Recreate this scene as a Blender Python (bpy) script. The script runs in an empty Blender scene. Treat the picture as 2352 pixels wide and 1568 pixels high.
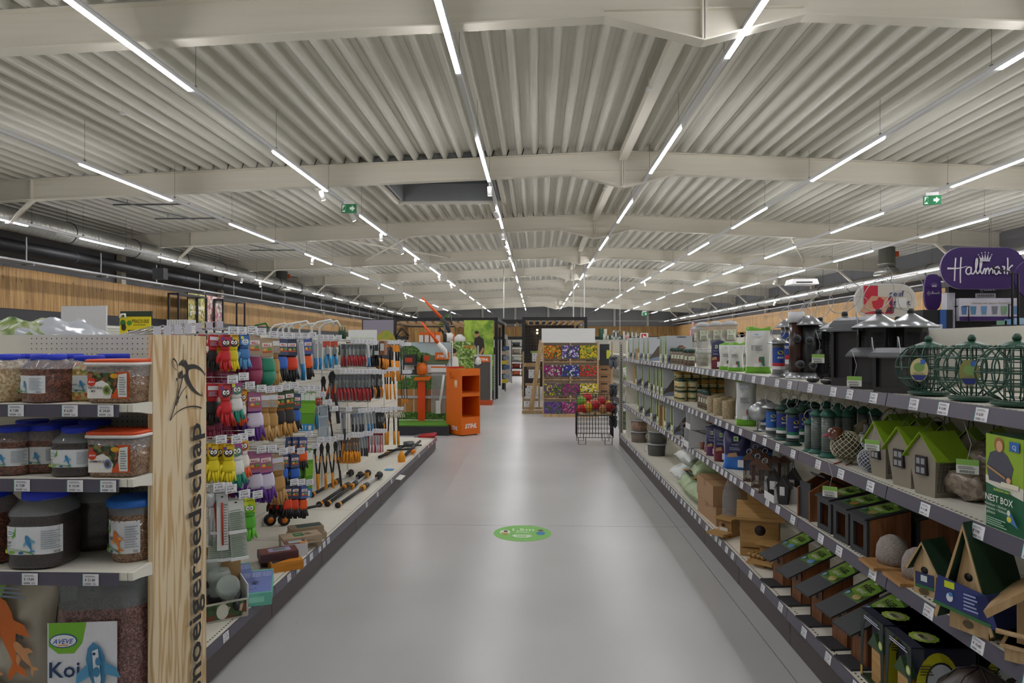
import bpy, math, random
from mathutils import Vector, Matrix
R = random.Random(7)
S = bpy.context.scene
COL = S.collection
H, F, TH = 1.65, 1550.0, math.atan(55 / 1550)
CT, ST = math.cos(TH), math.sin(TH)
PI = math.pi
# ---------------- camera, world, exposure ----------------
cd = bpy.data.cameras.new('camera'); cam = bpy.data.objects.new('camera', cd); COL.objects.link(cam)
cd.sensor_width = 36; cd.lens = F / 2352 * 36; cd.shift_y = 10 / 2352; cd.clip_end = 200; cd.clip_start = .05
cam.location = (0, 0, H); cam.rotation_euler = (PI / 2, 0, TH); S.camera = cam
w = bpy.data.worlds.new('World'); S.world = w; w.use_nodes = True
w.node_tree.nodes['Background'].inputs[0].default_value = (.9, .95, 1, 1)
w.node_tree.nodes['Background'].inputs[1].default_value = .12
S.view_settings.view_transform = 'Standard'; S.view_settings.look = 'None'
S.view_settings.gamma = 1; S.view_settings.use_curve_mapping = False
S.view_settings.exposure = 0.0
LED = 68.0
S.cycles.max_bounces = 7; S.cycles.diffuse_bounces = 4; S.cycles.glossy_bounces = 3
S.cycles.transmission_bounces = 4; S.cycles.transparent_max_bounces = 10
S.cycles.caustics_reflective = False; S.cycles.caustics_refractive = False
S.cycles.sample_clamp_indirect = 4

# ---------------- placing helpers: where a line of sight meets a real plane ----------------
def ray(px, py):
    u = (px - 1176) / F; v = (py - 794) / F
    return Vector((-ST + u * CT, CT + u * ST, -v))
def onX(px, py, X): d = ray(px, py); return Vector((0, 0, H)) + d * (X / d.x)
def onY(px, py, Y): d = ray(px, py); return Vector((0, 0, H)) + d * (Y / d.y)
def onZ(px, py, Z): d = ray(px, py); return Vector((0, 0, H)) + d * ((Z - H) / d.z)
def depth(p): return -p.x * ST + p.y * CT

# ---------------- materials ----------------
def lin(h):
    if not isinstance(h, str): return h
    h = h.lstrip('#'); o = []
    if len(h) == 3: h = ''.join(c * 2 for c in h)
    for i in (0, 2, 4):
        c = int(h[i:i + 2], 16) / 255
        o.append(c / 12.92 if c <= .04045 else ((c + .055) / 1.055) ** 2.4)
    return tuple(o)
MC = {}
def newmat(n):
    m = bpy.data.materials.new(n); m.use_nodes = True
    return m, m.node_tree, m.node_tree.nodes['Principled BSDF']
def N(t, typ, **k):
    n = t.nodes.new('ShaderNode' + typ)
    for a, b in k.items():
        if a[0] == 'i' and a[1:].isdigit(): n.inputs[int(a[1:])].default_value = b
        else: setattr(n, a, b)
    return n
def ramp(t, fac, stops, const=False):
    r = t.nodes.new('ShaderNodeValToRGB'); e = r.color_ramp.elements
    if const: r.color_ramp.interpolation = 'CONSTANT'
    while len(e) > 1: e.remove(e[-1])
    for i, (p, c) in enumerate(stops):
        x = e[0] if i == 0 else e.new(p)
        x.position = p; x.color = (*lin(c), 1)
    t.links.new(fac, r.inputs[0]); return r.outputs[0]
def M(c, r=.55, m=0.0, coat=0, em=0, al=1, tr=0):
    k = (c, r, m, coat, em, al, tr)
    if k in MC: return MC[k]
    a, t, b = newmat('surface_' + (c.strip('#') if isinstance(c, str) else 'tone'))
    L = lin(c)
    if em:
        b.inputs['Base Color'].default_value = (*L, 1)
        b.inputs['Emission Color'].default_value = (*L, 1); b.inputs['Emission Strength'].default_value = em
    else:
        no = N(t, 'TexNoise', i2=14.0, i3=2.0)
        cc = ramp(t, no.outputs[0], [(.25, tuple(x * .96 for x in L)), (.75, tuple(min(1, x * 1.03) for x in L))])
        t.links.new(cc, b.inputs['Base Color'])
    b.inputs['Roughness'].default_value = r; b.inputs['Metallic'].default_value = m
    b.inputs['Coat Weight'].default_value = coat; b.inputs['Coat Roughness'].default_value = .08
    b.inputs['Alpha'].default_value = al; b.inputs['Transmission Weight'].default_value = tr
    MC[k] = a; return a
def coords(t, kind='Object', scale=(1, 1, 1), rot=(0, 0, 0)):
    c = N(t, 'TexCoord'); mp = N(t, 'Mapping'); mp.inputs['Scale'].default_value = scale; mp.inputs['Rotation'].default_value = rot
    t.links.new(c.outputs[kind], mp.inputs[0]); return mp.outputs[0]
def bump(t, b, h, s=.3, d=.01):
    n = N(t, 'Bump'); n.inputs['Strength'].default_value = s; n.inputs['Distance'].default_value = d
    t.links.new(h, n.inputs['Height']); t.links.new(n.outputs[0], b.inputs['Normal'])
def granules(name, cols, scale=90, coat=0, bs=.5):
    """pellets / seed / grit: voronoi cells of several natural colours"""
    if name in MC: return MC[name]
    a, t, b = newmat(name); v = N(t, 'TexVoronoi'); v.inputs['Scale'].default_value = scale
    t.links.new(coords(t), v.inputs['Vector'])
    sp = N(t, 'SeparateColor'); t.links.new(v.outputs['Color'], sp.inputs[0])
    n = len(cols)
    t.links.new(ramp(t, sp.outputs[0], [(i / n, c) for i, c in enumerate(cols)], True), b.inputs['Base Color'])
    bump(t, b, v.outputs['Distance'], bs, .004)
    b.inputs['Roughness'].default_value = .6; b.inputs['Coat Weight'].default_value = coat; b.inputs['Coat Roughness'].default_value = .06
    MC[name] = a; return a
def woodmat(name, c1, c2, scale=(1, 1, 1), axis=2, dist=4.0, ws=6.0, rough=.6, coord='Object', knots=False, fine=True):
    if name in MC: return MC[name]
    a, t, b = newmat(name)
    sc = [ws, ws, ws]; sc[axis] = ws * .09
    n1 = N(t, 'TexNoise', i2=1.3, i3=2.0); co = coords(t, coord, tuple(s * x for s, x in zip(sc, scale)))
    t.links.new(co, n1.inputs[0])
    mu = N(t, 'Math', operation='MULTIPLY'); mu.inputs[1].default_value = dist * 3; t.links.new(n1.outputs[0], mu.inputs[0])
    si = N(t, 'Math', operation='SINE'); t.links.new(mu.outputs[0], si.inputs[0])
    n2 = N(t, 'TexNoise', i2=9.0, i3=4.0); t.links.new(co, n2.inputs[0])
    mi = N(t, 'Math', operation='MULTIPLY_ADD'); mi.inputs[1].default_value = .28; mi.inputs[2].default_value = .2
    t.links.new(si.outputs[0], mi.inputs[0])
    ad = N(t, 'Math', operation='MULTIPLY_ADD'); ad.inputs[1].default_value = .45
    t.links.new(n2.outputs[0], ad.inputs[0]); t.links.new(mi.outputs[0], ad.inputs[2])
    c = ramp(t, ad.outputs[0], [(.1, c1), (.42, c1), (.72, c2)])
    t.links.new(c, b.inputs['Base Color']); b.inputs['Roughness'].default_value = rough
    MC[name] = a; return a
def photo(name, cols, scale=20, dist='F1', kind='VORONOI', rough=.4):
    """printed picture made of procedural colour patches (flat print)"""
    if name in MC: return MC[name]
    a, t, b = newmat(name); co = coords(t)
    if kind == 'VORONOI':
        v = N(t, 'TexVoronoi'); v.inputs['Scale'].default_value = scale; t.links.new(co, v.inputs['Vector'])
        sp = N(t, 'SeparateColor'); t.links.new(v.outputs['Color'], sp.inputs[0]); n = len(cols)
        c1 = ramp(t, sp.outputs[0], [(i / n, c) for i, c in enumerate(cols)], True)
        mx = N(t, 'MixRGB', blend_type='MULTIPLY'); mx.inputs[0].default_value = .75
        d = ramp(t, v.outputs['Distance'], [(0, '#ffffff'), (.55, '#d8d8d8'), (.85, '#3c4a30')])
        t.links.new(c1, mx.inputs[1]); t.links.new(d, mx.inputs[2]); t.links.new(mx.outputs[0], b.inputs['Base Color'])
    else:
        v = N(t, 'TexNoise', i2=scale, i3=6.0); t.links.new(co, v.inputs[0]); n = len(cols)
        t.links.new(ramp(t, v.outputs[0], [(.28 + .44 * i / max(1, n - 1), c) for i, c in enumerate(cols)]), b.inputs['Base Color'])
    b.inputs['Roughness'].default_value = rough
    MC[name] = a; return a

# ---------------- mesh builder ----------------
class MB:
    def __init__(s): s.v = []; s.f = []; s.m = []; s.sm = []; s.mats = []; s.T = None
    def mi(s, m):
        if isinstance(m, str): m = M(m)
        for i, x in enumerate(s.mats):
            if x is m: return i
        s.mats.append(m); return len(s.mats) - 1
    def add(s, vs, fs, m, smooth=False):
        o = len(s.v)
        if s.T is not None: vs = [s.T @ Vector(p) for p in vs]
        s.v += [tuple(p) for p in vs]; k = s.mi(m)
        for f in fs: s.f.append([i + o for i in f]); s.m.append(k); s.sm.append(smooth)
        return s
    def box(s, x0, x1, y0, y1, z0, z1, m):
        v = [(x, y, z) for z in (z0, z1) for y in (y0, y1) for x in (x0, x1)]
        return s.add(v, [(0, 2, 3, 1), (4, 5, 7, 6), (0, 1, 5, 4), (2, 6, 7, 3), (0, 4, 6, 2), (1, 3, 7, 5)], m)
    def hexa(s, b, t, m):   # bottom quad, top quad (ccw from above)
        return s.add(list(b) + list(t), [(3, 2, 1, 0), (4, 5, 6, 7), (0, 1, 5, 4), (1, 2, 6, 5), (2, 3, 7, 6), (3, 0, 4, 7)], m)
    def lathe(s, prof, m, seg=16, c=(0, 0, 0), sx=1, sy=1, sq=0, smooth=True, cap=True, ph=0):
        vs = []; n = len(prof)
        for r, z in prof:
            for i in range(seg):
                a = 2 * PI * i / seg + ph; ca, sa = math.cos(a), math.sin(a)
                if sq:
                    q = (abs(ca) ** sq + abs(sa) ** sq) ** (-1 / sq); ca *= q; sa *= q
                vs.append((c[0] + r * sx * ca, c[1] + r * sy * sa, c[2] + z))
        fs = [(j * seg + i, j * seg + (i + 1) % seg, (j + 1) * seg + (i + 1) % seg, (j + 1) * seg + i) for j in range(n - 1) for i in range(seg)]
        s.add(vs, fs, m, smooth)
        if cap:
            o = len(s.v) - len(vs); k = s.mi(m)
            s.f.append([o + i for i in range(seg)][::-1]); s.m.append(k); s.sm.append(False)
            s.f.append([o + (n - 1) * seg + i for i in range(seg)]); s.m.append(k); s.sm.append(False)
        return s
    def tube(s, pts, r, m, seg=5, smooth=True, closed=False):
        P = [Vector(p) for p in pts]; n = len(P); vs = []
        up = None
        for i, p in enumerate(P):
            if closed: d = P[(i + 1) % n] - P[i - 1]
            else: d = P[min(i + 1, n - 1)] - P[max(i - 1, 0)]
            if d.length < 1e-9: d = Vector((0, 0, 1))
            d.normalize()
            if up is None: up = Vector((0, 0, 1)) if abs(d.z) < .9 else Vector((1, 0, 0))
            a = d.cross(up)
            if a.length < 1e-6: a = d.cross(Vector((0, 1, 0)))
            a.normalize(); b = a.cross(d); up = b
            rr = r[i] if isinstance(r, (list, tuple)) else r
            for k in range(seg):
                t = 2 * PI * k / seg; vs.append(p + a * (rr * math.cos(t)) + b * (rr * math.sin(t)))
        q = n if closed else n - 1
        fs = [(j * seg + i, j * seg + (i + 1) % seg, ((j + 1) % n) * seg + (i + 1) % seg, ((j + 1) % n) * seg + i) for j in range(q) for i in range(seg)]
        if not closed: fs += [tuple(range(seg))[::-1], tuple((n - 1) * seg + i for i in range(seg))]
        return s.add(vs, fs, m, smooth)
    def cyl(s, p0, p1, r, m, seg=10): return s.tube([p0, p1], r, m, seg)
    def prism(s, poly, o, ux, uz, t, m):   # poly in (ux,uz); front face at o, thickness t going backwards
        o, ux, uz = Vector(o), Vector(ux), Vector(uz); nrm = ux.cross(uz)
        a = [o + ux * x + uz * z for x, z in poly]; b = [p - nrm * t for p in a]; n = len(poly)
        return s.add(a + b, [tuple(range(n)), tuple(range(n, 2 * n))[::-1]] + [((i + 1) % n, i, n + i, n + (i + 1) % n) for i in range(n)], m)
    def mesh(s, name='part'):
        me = bpy.data.meshes.new(name); me.from_pydata(s.v, [], s.f)
        for m in s.mats: me.materials.append(m)
        me.polygons.foreach_set('material_index', s.m); me.polygons.foreach_set('use_smooth', s.sm)
        me.update(); return me
FT = {}
def textgeo(body, bold=0, it=0):
    k = (body, bold, it)
    if k not in FT:
        cu = bpy.data.curves.new('lettering', 'FONT'); cu.body = body; cu.size = 1; cu.resolution_u = 2; cu.offset = bold; cu.shear = it
        ob = bpy.data.objects.new('lettering', cu); me = bpy.data.meshes.new_from_object(ob)
        vs = [tuple(v.co) for v in me.vertices]; fs = [tuple(p.vertices) for p in me.polygons]
        w = max([v[0] for v in vs] or [1])
        bpy.data.objects.remove(ob); bpy.data.meshes.remove(me); FT[k] = (vs, fs, w)
    return FT[k]
class Print:
    """flat print in a plane (or round a cylinder) - shapes stacked by fractions of a millimetre"""
    def __init__(s, o=(0, 0, 0), ux=(1, 0, 0), uz=(0, 0, 1), mb=None, cyl=None, eps=.0006):
        s.mb = mb or MB(); s.o = Vector(o); s.ux = Vector(ux); s.uz = Vector(uz); s.n = s.ux.cross(s.uz); s.c = cyl; s.l = 1; s.e = eps
    def p(s, x, z):
        d = s.e * s.l
        if s.c:   # (radius, squash y)
            a = x / s.c[0] - PI / 2
            q = (s.c[0] + d); ca, sa = math.cos(a), math.sin(a)
            if len(s.c) > 2: k = (abs(ca) ** s.c[2] + abs(sa) ** s.c[2]) ** (-1 / s.c[2]); ca *= k; sa *= k
            return s.o + Vector((q * ca, q * sa * s.c[1], z))
        return s.o + s.ux * x + s.uz * z + s.n * d
    def poly(s, pts, m): s.mb.add([s.p(*q) for q in pts], [tuple(range(len(pts)))], m); s.l += 1; return s
    def rect(s, x0, x1, z0, z1, m, nx=None):
        nx = nx or (10 if s.c else 1)
        v = [s.p(x0 + (x1 - x0) * i / nx, z) for z in (z0, z1) for i in range(nx + 1)]
        s.mb.add(v, [(i, i + 1, nx + 2 + i, nx + 1 + i) for i in range(nx)], m); s.l += 1; return s
    def ell(s, x, z, rx, rz, m, n=16, a0=0, a1=2 * PI):
        return s.poly([(x + rx * math.cos(a0 + (a1 - a0) * i / n), z + rz * math.sin(a0 + (a1 - a0) * i / n)) for i in range(n + (0 if a1 - a0 > 6.2 else 1))], m)
    def text(s, body, x, z, size, m, bold=0, it=0, al='l', w=None, rot=0):
        vs, fs, tw = textgeo(body, bold, it); k = size if not w else w / max(tw, .01); ky = size
        if not w: kx = size
        else: kx = k
        off = {'l': 0, 'c': -tw * kx / 2, 'r': -tw * kx}[al]; c_, s_ = math.cos(rot), math.sin(rot)
        pt = []
        for a in vs:
            X, Z = off + a[0] * kx, a[1] * ky; pt.append(s.p(x + X * c_ - Z * s_, z + X * s_ + Z * c_))
        s.mb.add(pt, fs, m); s.l += 1; return s
    def lines(s, x0, x1, z0, z1, n, m, fill=.45):
        h = (z1 - z0) / n
        for i in range(n):
            e = x1 - (x1 - x0) * ((i * 37) % 5) * .06
            v = [s.p(x0 + (e - x0) * j / 4, z0 + h * i + (h * fill if t else 0)) for t in (0, 1) for j in range(5)]
            s.mb.add(v, [(j, j + 1, 6 + j, 5 + j) for j in range(4)], m)
        s.l += 1; return s

# ---------------- objects ----------------
def raw(name, me, parent=None):
    if isinstance(me, MB): me = me.mesh(name)
    if isinstance(me, Print): me = me.mb.mesh(name)
    o = bpy.data.objects.new(name, me); COL.objects.link(o); o.parent = parent; return o
def struct(name, mb, parent=None, label=None):
    o = raw(name, mb, parent)
    if not parent: o['kind'] = 'structure'
    if label: o['label'] = label
    return o
KD = {}
def kind(key, name, cat, parts):
    """parts: list of (part name, mesh, parent index or None[, part label]); first entry with name None = the thing's own mesh"""
    KD[key] = (name, cat, [(p[0], (p[1].mesh(name if p[0] is None else p[0]) if isinstance(p[1], MB) else p[1].mb.mesh(p[0] or name) if isinstance(p[1], Print) else p[1]), p[2] if len(p) > 2 else None, p[3] if len(p) > 3 else None) for p in parts])
def put(key, loc, label, rz=0, s=1, group=None, rx=0, ry=0, cat=None, name=None):
    nm, ct, parts = KD[key]
    root = bpy.data.objects.new(name or nm, parts[0][1] if parts and parts[0][0] is None else None)
    COL.objects.link(root)
    root.location = loc; root.rotation_euler = (rx, ry, rz); root.scale = (s, s, s) if not isinstance(s, (tuple, list)) else s
    root['label'] = label; root['category'] = cat or ct
    if group: root['group'] = group
    obs = []
    for p in parts:
        if p[0] is None: obs.append(root); continue
        o = bpy.data.objects.new(p[0], p[1]); COL.objects.link(o); o.parent = obs[p[2]] if p[2] is not None else root
        if p[3]: o['label'] = p[3]
        obs.append(o)
    return root
def thing(name, label, cat, parts, loc=(0, 0, 0), rz=0, group=None, s=1, rx=0, ry=0):
    kind('_t', name, cat, parts); return put('_t', loc, label, rz, s, group, rx, ry)
def TM(x, y, z, rz=0, rx=0, ry=0, s=1):
    return Matrix.Translation((x, y, z)) @ Matrix.Rotation(rz, 4, 'Z') @ Matrix.Rotation(ry, 4, 'Y') @ Matrix.Rotation(rx, 4, 'X') @ Matrix.Diagonal((s, s, s, 1))
ORD = ['first', 'second', 'third', 'fourth', 'fifth', 'sixth', 'seventh', 'eighth', 'ninth', 'tenth', 'eleventh', 'twelfth', 'thirteenth', 'fourteenth', 'fifteenth', 'sixteenth', 'seventeenth', 'eighteenth', 'nineteenth', 'twentieth', 'twenty-first', 'twenty-second', 'twenty-third', 'twenty-fourth']
def th(i): return ORD[i] if i < 24 else 'far'
def arc(cx, cz, r, a0, a1, n, y=0): return [(cx + r * math.cos(a0 + (a1 - a0) * i / n), y, cz + r * math.sin(a0 + (a1 - a0) * i / n)) for i in range(n + 1)]
# ======================= building shell =======================
XL, XR, YN, YF = -14.2, 15.0, -3.0, 72.0
cream = M('#e6e1d2', .5); deckm = M('#e0ded3', .45, .1); white = M('#e8e8e6', .5); black = M('#1b1b1d', .5); steel = M('#b9bcc0', .32, .85)
def conc():
    a, t, b = newmat('polished_concrete')
    co = coords(t)
    n1 = N(t, 'TexNoise', i2=.5, i3=3.0); n3 = N(t, 'TexNoise', i2=22.0, i3=2.0)
    for n in (n1, n3): t.links.new(co, n.inputs[0])
    c1 = ramp(t, n1.outputs[0], [(.3, '#b3b3b3'), (.7, '#c8c8c7')]); c3 = ramp(t, n3.outputs[0], [(.17, '#b0b0b0'), (.27, '#ffffff')])
    m2 = N(t, 'MixRGB', blend_type='MULTIPLY'); m2.inputs[0].default_value = .3; t.links.new(c1, m2.inputs[1]); t.links.new(c3, m2.inputs[2])
    t.links.new(m2.outputs[0], b.inputs['Base Color'])
    b.inputs['Roughness'].default_value = .29; b.inputs['Specular IOR Level'].default_value = .5
    return a
CONC = conc()
fb = MB().box(XL, XR, YN, YF, -.2, -.02, '#4a4a48')
floor = struct('floor', fb, label='smooth grey polished concrete floor with saw-cut joints')
xs = [XL, -10.72, -4.72, 1.28, 7.28, 13.28, XR]; ys = [YN, .2, 6.2, 12.0, 18, 24, 30, 36, 42, 48, 54, 60, 66, YF]
for i in range(len(xs) - 1):
    for j in range(len(ys) - 1):
        raw('concrete_slab', MB().box(xs[i] + .003, xs[i + 1] - .003, ys[j] + .003, ys[j + 1] - .003, -.02, 0, CONC), floor)
# walls: grey cladding above, timber band, dark strip, white below
grey = M('#77777a', .6); timb = None
def timbermat():
    a, t, b = newmat('timber_cladding'); co = coords(t); sx = N(t, 'SeparateXYZ'); t.links.new(co, sx.inputs[0])
    ad = N(t, 'Math', operation='ADD'); t.links.new(sx.outputs[0], ad.inputs[0]); t.links.new(sx.outputs[1], ad.inputs[1])
    cb = N(t, 'CombineXYZ'); t.links.new(ad.outputs[0], cb.inputs[0]); t.links.new(sx.outputs[2], cb.inputs[2])
    def nz(sc, k, det):
        mp = N(t, 'Mapping'); mp.inputs['Scale'].default_value = sc; t.links.new(cb.outputs[0], mp.inputs[0]); n = N(t, 'TexNoise', i2=k, i3=det); t.links.new(mp.outputs[0], n.inputs[0]); return n.outputs[0]
    g = ramp(t, nz((9, 1, .5), 1.6, 4.0), [(.35, '#8a6636'), (.5, '#a47f48'), (.65, '#b8945a')])
    kn = ramp(t, nz((2.6, 1, 1.3), 2.6, 2.0), [(.27, '#5a3c1c'), (.36, '#ffffff')])
    fl = N(t, 'Math', operation='MULTIPLY'); fl.inputs[1].default_value = 5; t.links.new(ad.outputs[0], fl.inputs[0])
    fr = N(t, 'Math', operation='FRACT'); t.links.new(fl.outputs[0], fr.inputs[0]); sm = ramp(t, fr.outputs[0], [(0, '#6a5030'), (.05, '#ffffff'), (.96, '#f0e6d8'), (1, '#6a5030')])
    c = g
    for o, f in ((kn, .75), (sm, .6)):
        m = N(t, 'MixRGB', blend_type='MULTIPLY'); m.inputs[0].default_value = f; t.links.new(c, m.inputs[1]); t.links.new(o, m.inputs[2]); c = m.outputs[0]
    t.links.new(c, b.inputs['Base Color']); b.inputs['Roughness'].default_value = .55; return a
timb = timbermat()
def hz(h): return H + h
def wallside(name, X, s):
    b = MB().box(min(X, X + s * .3), max(X, X + s * .3), YN, YF, 0, 5.9, grey)
    o = struct(name, b, label=('left' if s < 0 else 'right') + '-hand grey panelled side wall with a timber board band')
    x0 = X - s * .45
    y = YN
    while y < YF - .1:
        e = min(y + 1.5, YF - .46)
        raw('timber_panel', MB().box(min(X, x0), max(X, x0), y + .006, e - .006, hz(.98), hz(2.06), timb), o); y = e
        if e >= YF - .46: break
    raw('dark_strip', MB().box(min(X, x0 + s * .02), max(X, x0 + s * .02), YN, YF - .45, hz(.66), hz(.98), '#26262a'), o)
    lw = MB().box(min(X, x0 + s * .04), max(X, x0 + s * .04), YN, YF - .45, 0, hz(.66), '#dcdccf')
    for k in range(28): lw.box(min(x0, x0 + s * .045), max(x0, x0 + s * .045), YN, YF - .5, .1 + k * .078, .13 + k * .078, '#c8c8bb')
    raw('slat_wall', lw, o)
    return o
wallside('wall_left', XL, -1); wallside('wall_right', XR, 1)
fw = struct('wall_back', MB().box(XL - .3, XR + .3, YF, YF + .3, 0, 6.4, '#8f9092'), label='grey panelled back wall far down the aisle')
x = XL
while x < XR: raw('timber_panel', MB().box(x + .01, min(x + 1.5, XR) - .01, YF - .45, YF, hz(.98), hz(2.06), timb), fw); x += 1.5
raw('dark_strip', MB().box(XL, XR, YF - .4, YF, hz(.66), hz(.98), '#26262a'), fw)
raw('lower_panel', MB().box(XL, XR, YF - .35, YF, 0, hz(.66), '#d8d8cc'), fw)
raw('girt', MB().box(XL, XR, YF - .12, YF, hz(2.6), hz(2.68), '#c9cac8'), fw)
for k in range(9): raw('column', MB().box(XL + 1.4 + 3.5 * k, XL + 1.62 + 3.5 * k, YF - .25, YF, hz(2.06), 6.2, '#cdcdc6'), fw)
struct('wall_front', MB().box(XL - .3, XR + .3, YN - .3, YN, 0, 6.4, '#c8c8c0'), label='plain light wall behind the viewer')

# ---- roof ----
RX = 1.95; HD = 4.36; SL = .052; SLL = .038
def deck(x): return H + HD - (SL if x > RX else SLL) * abs(x - RX)
BY = [.75 + 7.22 * k for k in range(10)]     # beam positions along the hall
ceil = struct('ceiling', MB().box(XL - .3, XR + .3, YN - .3, YF + .3, 6.42, 6.6, '#8a8a86'), label='light grey trapezoidal steel roof deck')
def sheet(x0, x1, y0, y1):
    """trapezoidal profile, ribs along the hall"""
    P = .335; D = .15; pr = []; x = x0
    n = max(1, round((x1 - x0) / P)); P = (x1 - x0) / n
    for k in range(n):
        a = x0 + k * P
        for q, d in ((0, 0), (.2, 0), (.36, D), (.84, D), (1, 0)): pr.append((a + q * P, d))
    v = []; f = []
    for X, d in pr: v += [(X, y0, deck(X) + d), (X, y1, deck(X) + d)]
    for i in range(len(pr) - 1): f.append((2 * i, 2 * i + 1, 2 * i + 3, 2 * i + 2))
    b = MB(); b.add(v, f, deckm)
    for k in range(n): # little stiffening groove on each wide flat
        a = x0 + (k + .6) * P; z = deck(a) + D
        b.box(a, a + .012, y0, y1, z - .012, z, deckm)
    return b
edges = [YN] + BY + [YF]
def sheets(x0, x1, y0, y1):
    for q in range(4):
        a = x0 + (x1 - x0) * q / 4; raw('deck_sheet', sheet(a, a + (x1 - x0) / 4, y0, y1), ceil)
for i in range(len(edges) - 1):
    y0, y1 = edges[i], edges[i + 1]
    sheets(RX, XR, y0, y1)
    if i == 3:
        raw('deck_sheet', sheet(XL, -3.75, y0, y1), ceil); raw('deck_sheet', sheet(-1.05, RX, y0, y1), ceil); raw('deck_sheet', sheet(-3.75, -1.05, 18.9, y1), ceil)
        zz = deck(-2.4)
        hb = MB(); g = M('#8e9092', .5)
        hb.box(-3.79, -3.73, y0, 18.9, zz - .12, zz + .42, g).box(-1.07, -1.01, y0, 18.9, zz - .12, zz + .42, g).box(-3.79, -1.01, 18.88, 18.95, zz - .12, zz + .42, g).box(-3.79, -1.01, y0 + .02, y0 + .08, zz - .05, zz + .42, g)
        thing('roof_hatch', 'rectangular grey smoke hatch set in the roof deck left of the middle', 'hatch',
              [('curb', hb), ('lid', MB().box(-3.73, -1.07, y0 + .08, 18.88, zz + .36, zz + .40, '#4b4d50')), ('flange', MB().box(-3.95, -.85, 18.95, 19.0, zz - .2, zz - .02, cream).box(-3.95, -3.86, y0, 19, zz - .2, zz - .02, cream).box(-.95, -.86, y0, 19, zz - .2, zz - .02, cream))])
    else: sheets(XL, RX, y0, y1)
def beam_mb(k):
    B = .47; b = MB(); web = MB(); fl = MB(); st = MB()
    nodes = [XL, -11.6, RX - 1.15, RX, RX + 1.15, 13.0, XR]
    def bot(x): return deck(x) - B - (.34 * (1 - abs(x - RX) / 1.15) if abs(x - RX) < 1.15 else 0)
    pts = [(x, bot(x)) for x in nodes]
    for (xa, za), (xb, zb) in zip(pts[:-1], pts[1:]):
        ta, tb = deck(xa) - .012, deck(xb) - .012
        web.hexa([(xa, -.008, za), (xb, -.008, zb), (xb, .008, zb), (xa, .008, za)], [(xa, -.008, ta), (xb, -.008, tb), (xb, .008, tb), (xa, .008, ta)], cream)
        fl.hexa([(xa, -.1, za - .018), (xb, -.1, zb - .018), (xb, .1, zb - .018), (xa, .1, za - .018)], [(xa, -.1, za), (xb, -.1, zb), (xb, .1, zb), (xa, .1, za)], cream)
        b.hexa([(xa, -.1, ta - .018), (xb, -.1, tb - .018), (xb, .1, tb - .018), (xa, .1, ta - .018)], [(xa, -.1, ta), (xb, -.1, tb), (xb, .1, tb), (xa, .1, ta)], cream)
    z = deck(RX) - B     # straight flange above the haunch, end plates
    st.box(RX - 1.15, RX + 1.15, -.06, .06, z + .03, z + .045, cream)
    st.box(RX - .03, RX - .005, -.1, .1, bot(RX), deck(RX) - .03, cream).box(RX + .005, RX + .03, -.1, .1, bot(RX), deck(RX) - .03, cream)
    for x in (-11.6, 13.0): st.box(x - .01, x + .01, -.1, .1, bot(x), deck(x) - .03, cream)
    br = MB()
    for x, s in ((-11.6, -1), (13.0, 1)):
        br.hexa([(x + s * .55, -.05, bot(x) - .55), (x + s * .65, -.05, bot(x) - .55), (x + s * .65, .05, bot(x) - .55), (x + s * .55, .05, bot(x) - .55)][::1],
                [(x - .05, -.05, bot(x) - .01), (x + .05, -.05, bot(x) - .01), (x + .05, .05, bot(x) - .01), (x - .05, .05, bot(x) - .01)], cream)
    return [('web', web), ('bottom_flange', fl), ('top_flange', b), ('stiffener', st), ('knee_brace', br)]
kind('beam', 'roof_beam', 'beam', beam_mb(0))
BN = ['behind the viewer', 'nearest to the viewer', 'just before the roof hatch', 'just beyond the roof hatch'] + ['counted from the front, number ' + th(i) for i in range(4, 12)]
for k, y in enumerate(BY): put('beam', (0, y, 0), 'cream steel roof beam with a haunch at the ridge, ' + ('the %s one from the front' % th(k - 1) if k > 2 else BN[k]), group='roof beams')
# columns at both walls, under each beam
cb = MB().box(-.09, .09, -.12, .12, 0, 1, cream)
kind('col', 'steel_column', 'column', [(None, cb)])
for k, y in enumerate(BY):
    for x, sd in ((XL + .14, 'left'), (XR - .14, 'right')):
        put('col', (x, y, hz(2.07)), 'cream steel column at the %s wall under the %s roof beam' % (sd, th(k)), s=(1, 1, deck(x) - .49 - hz(2.07)), group='wall columns')
# roof bracing near the third and fourth beams
def rod(name, a, b, r, m, label, cat='brace', group=None, seg=6):
    mid = Vector(a); return thing(name, label, cat, [(None, MB().tube([Vector((0, 0, 0)), Vector(b) - mid], r, m, seg))], loc=mid, group=group)
for i, (a, b) in enumerate([((-3.6, BY[2], 0), (-.9, BY[3] , 0)), ((-7.6, BY[3], 0), (-3.8, BY[4], 0)), ((-3.8, BY[3], 0), (-7.6, BY[4], 0)), ((8.2, BY[3], 0), (11.6, BY[4], 0)), ((11.6, BY[3], 0), (8.2, BY[4], 0)), ((1.9, BY[1], 0), (1.9, BY[2], 0))][1:5]):
    a = Vector((a[0], a[1], deck(a[0]) - .25)); b = Vector((b[0], b[1], deck(b[0]) - .25))
    rod('roof_brace', a, b, .035, cream, 'slanting cream roof brace between the third and fourth beams, %s from the left' % th(i), group='roof braces')
rt = MB().box(-.07, .07, 0, 7.0, -.02, .16, cream).box(-.09, .09, 0, 7.0, -.04, -.02, cream)
kind('ridge', 'ridge_purlin', 'purlin', [(None, rt)])
for k in range(1, 9): put('ridge', (RX - .02, BY[k] + .11, deck(RX) - .2), 'cream ridge member running between roof beams %s and %s' % (th(k), th(k + 1)), group='ridge members')

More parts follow.
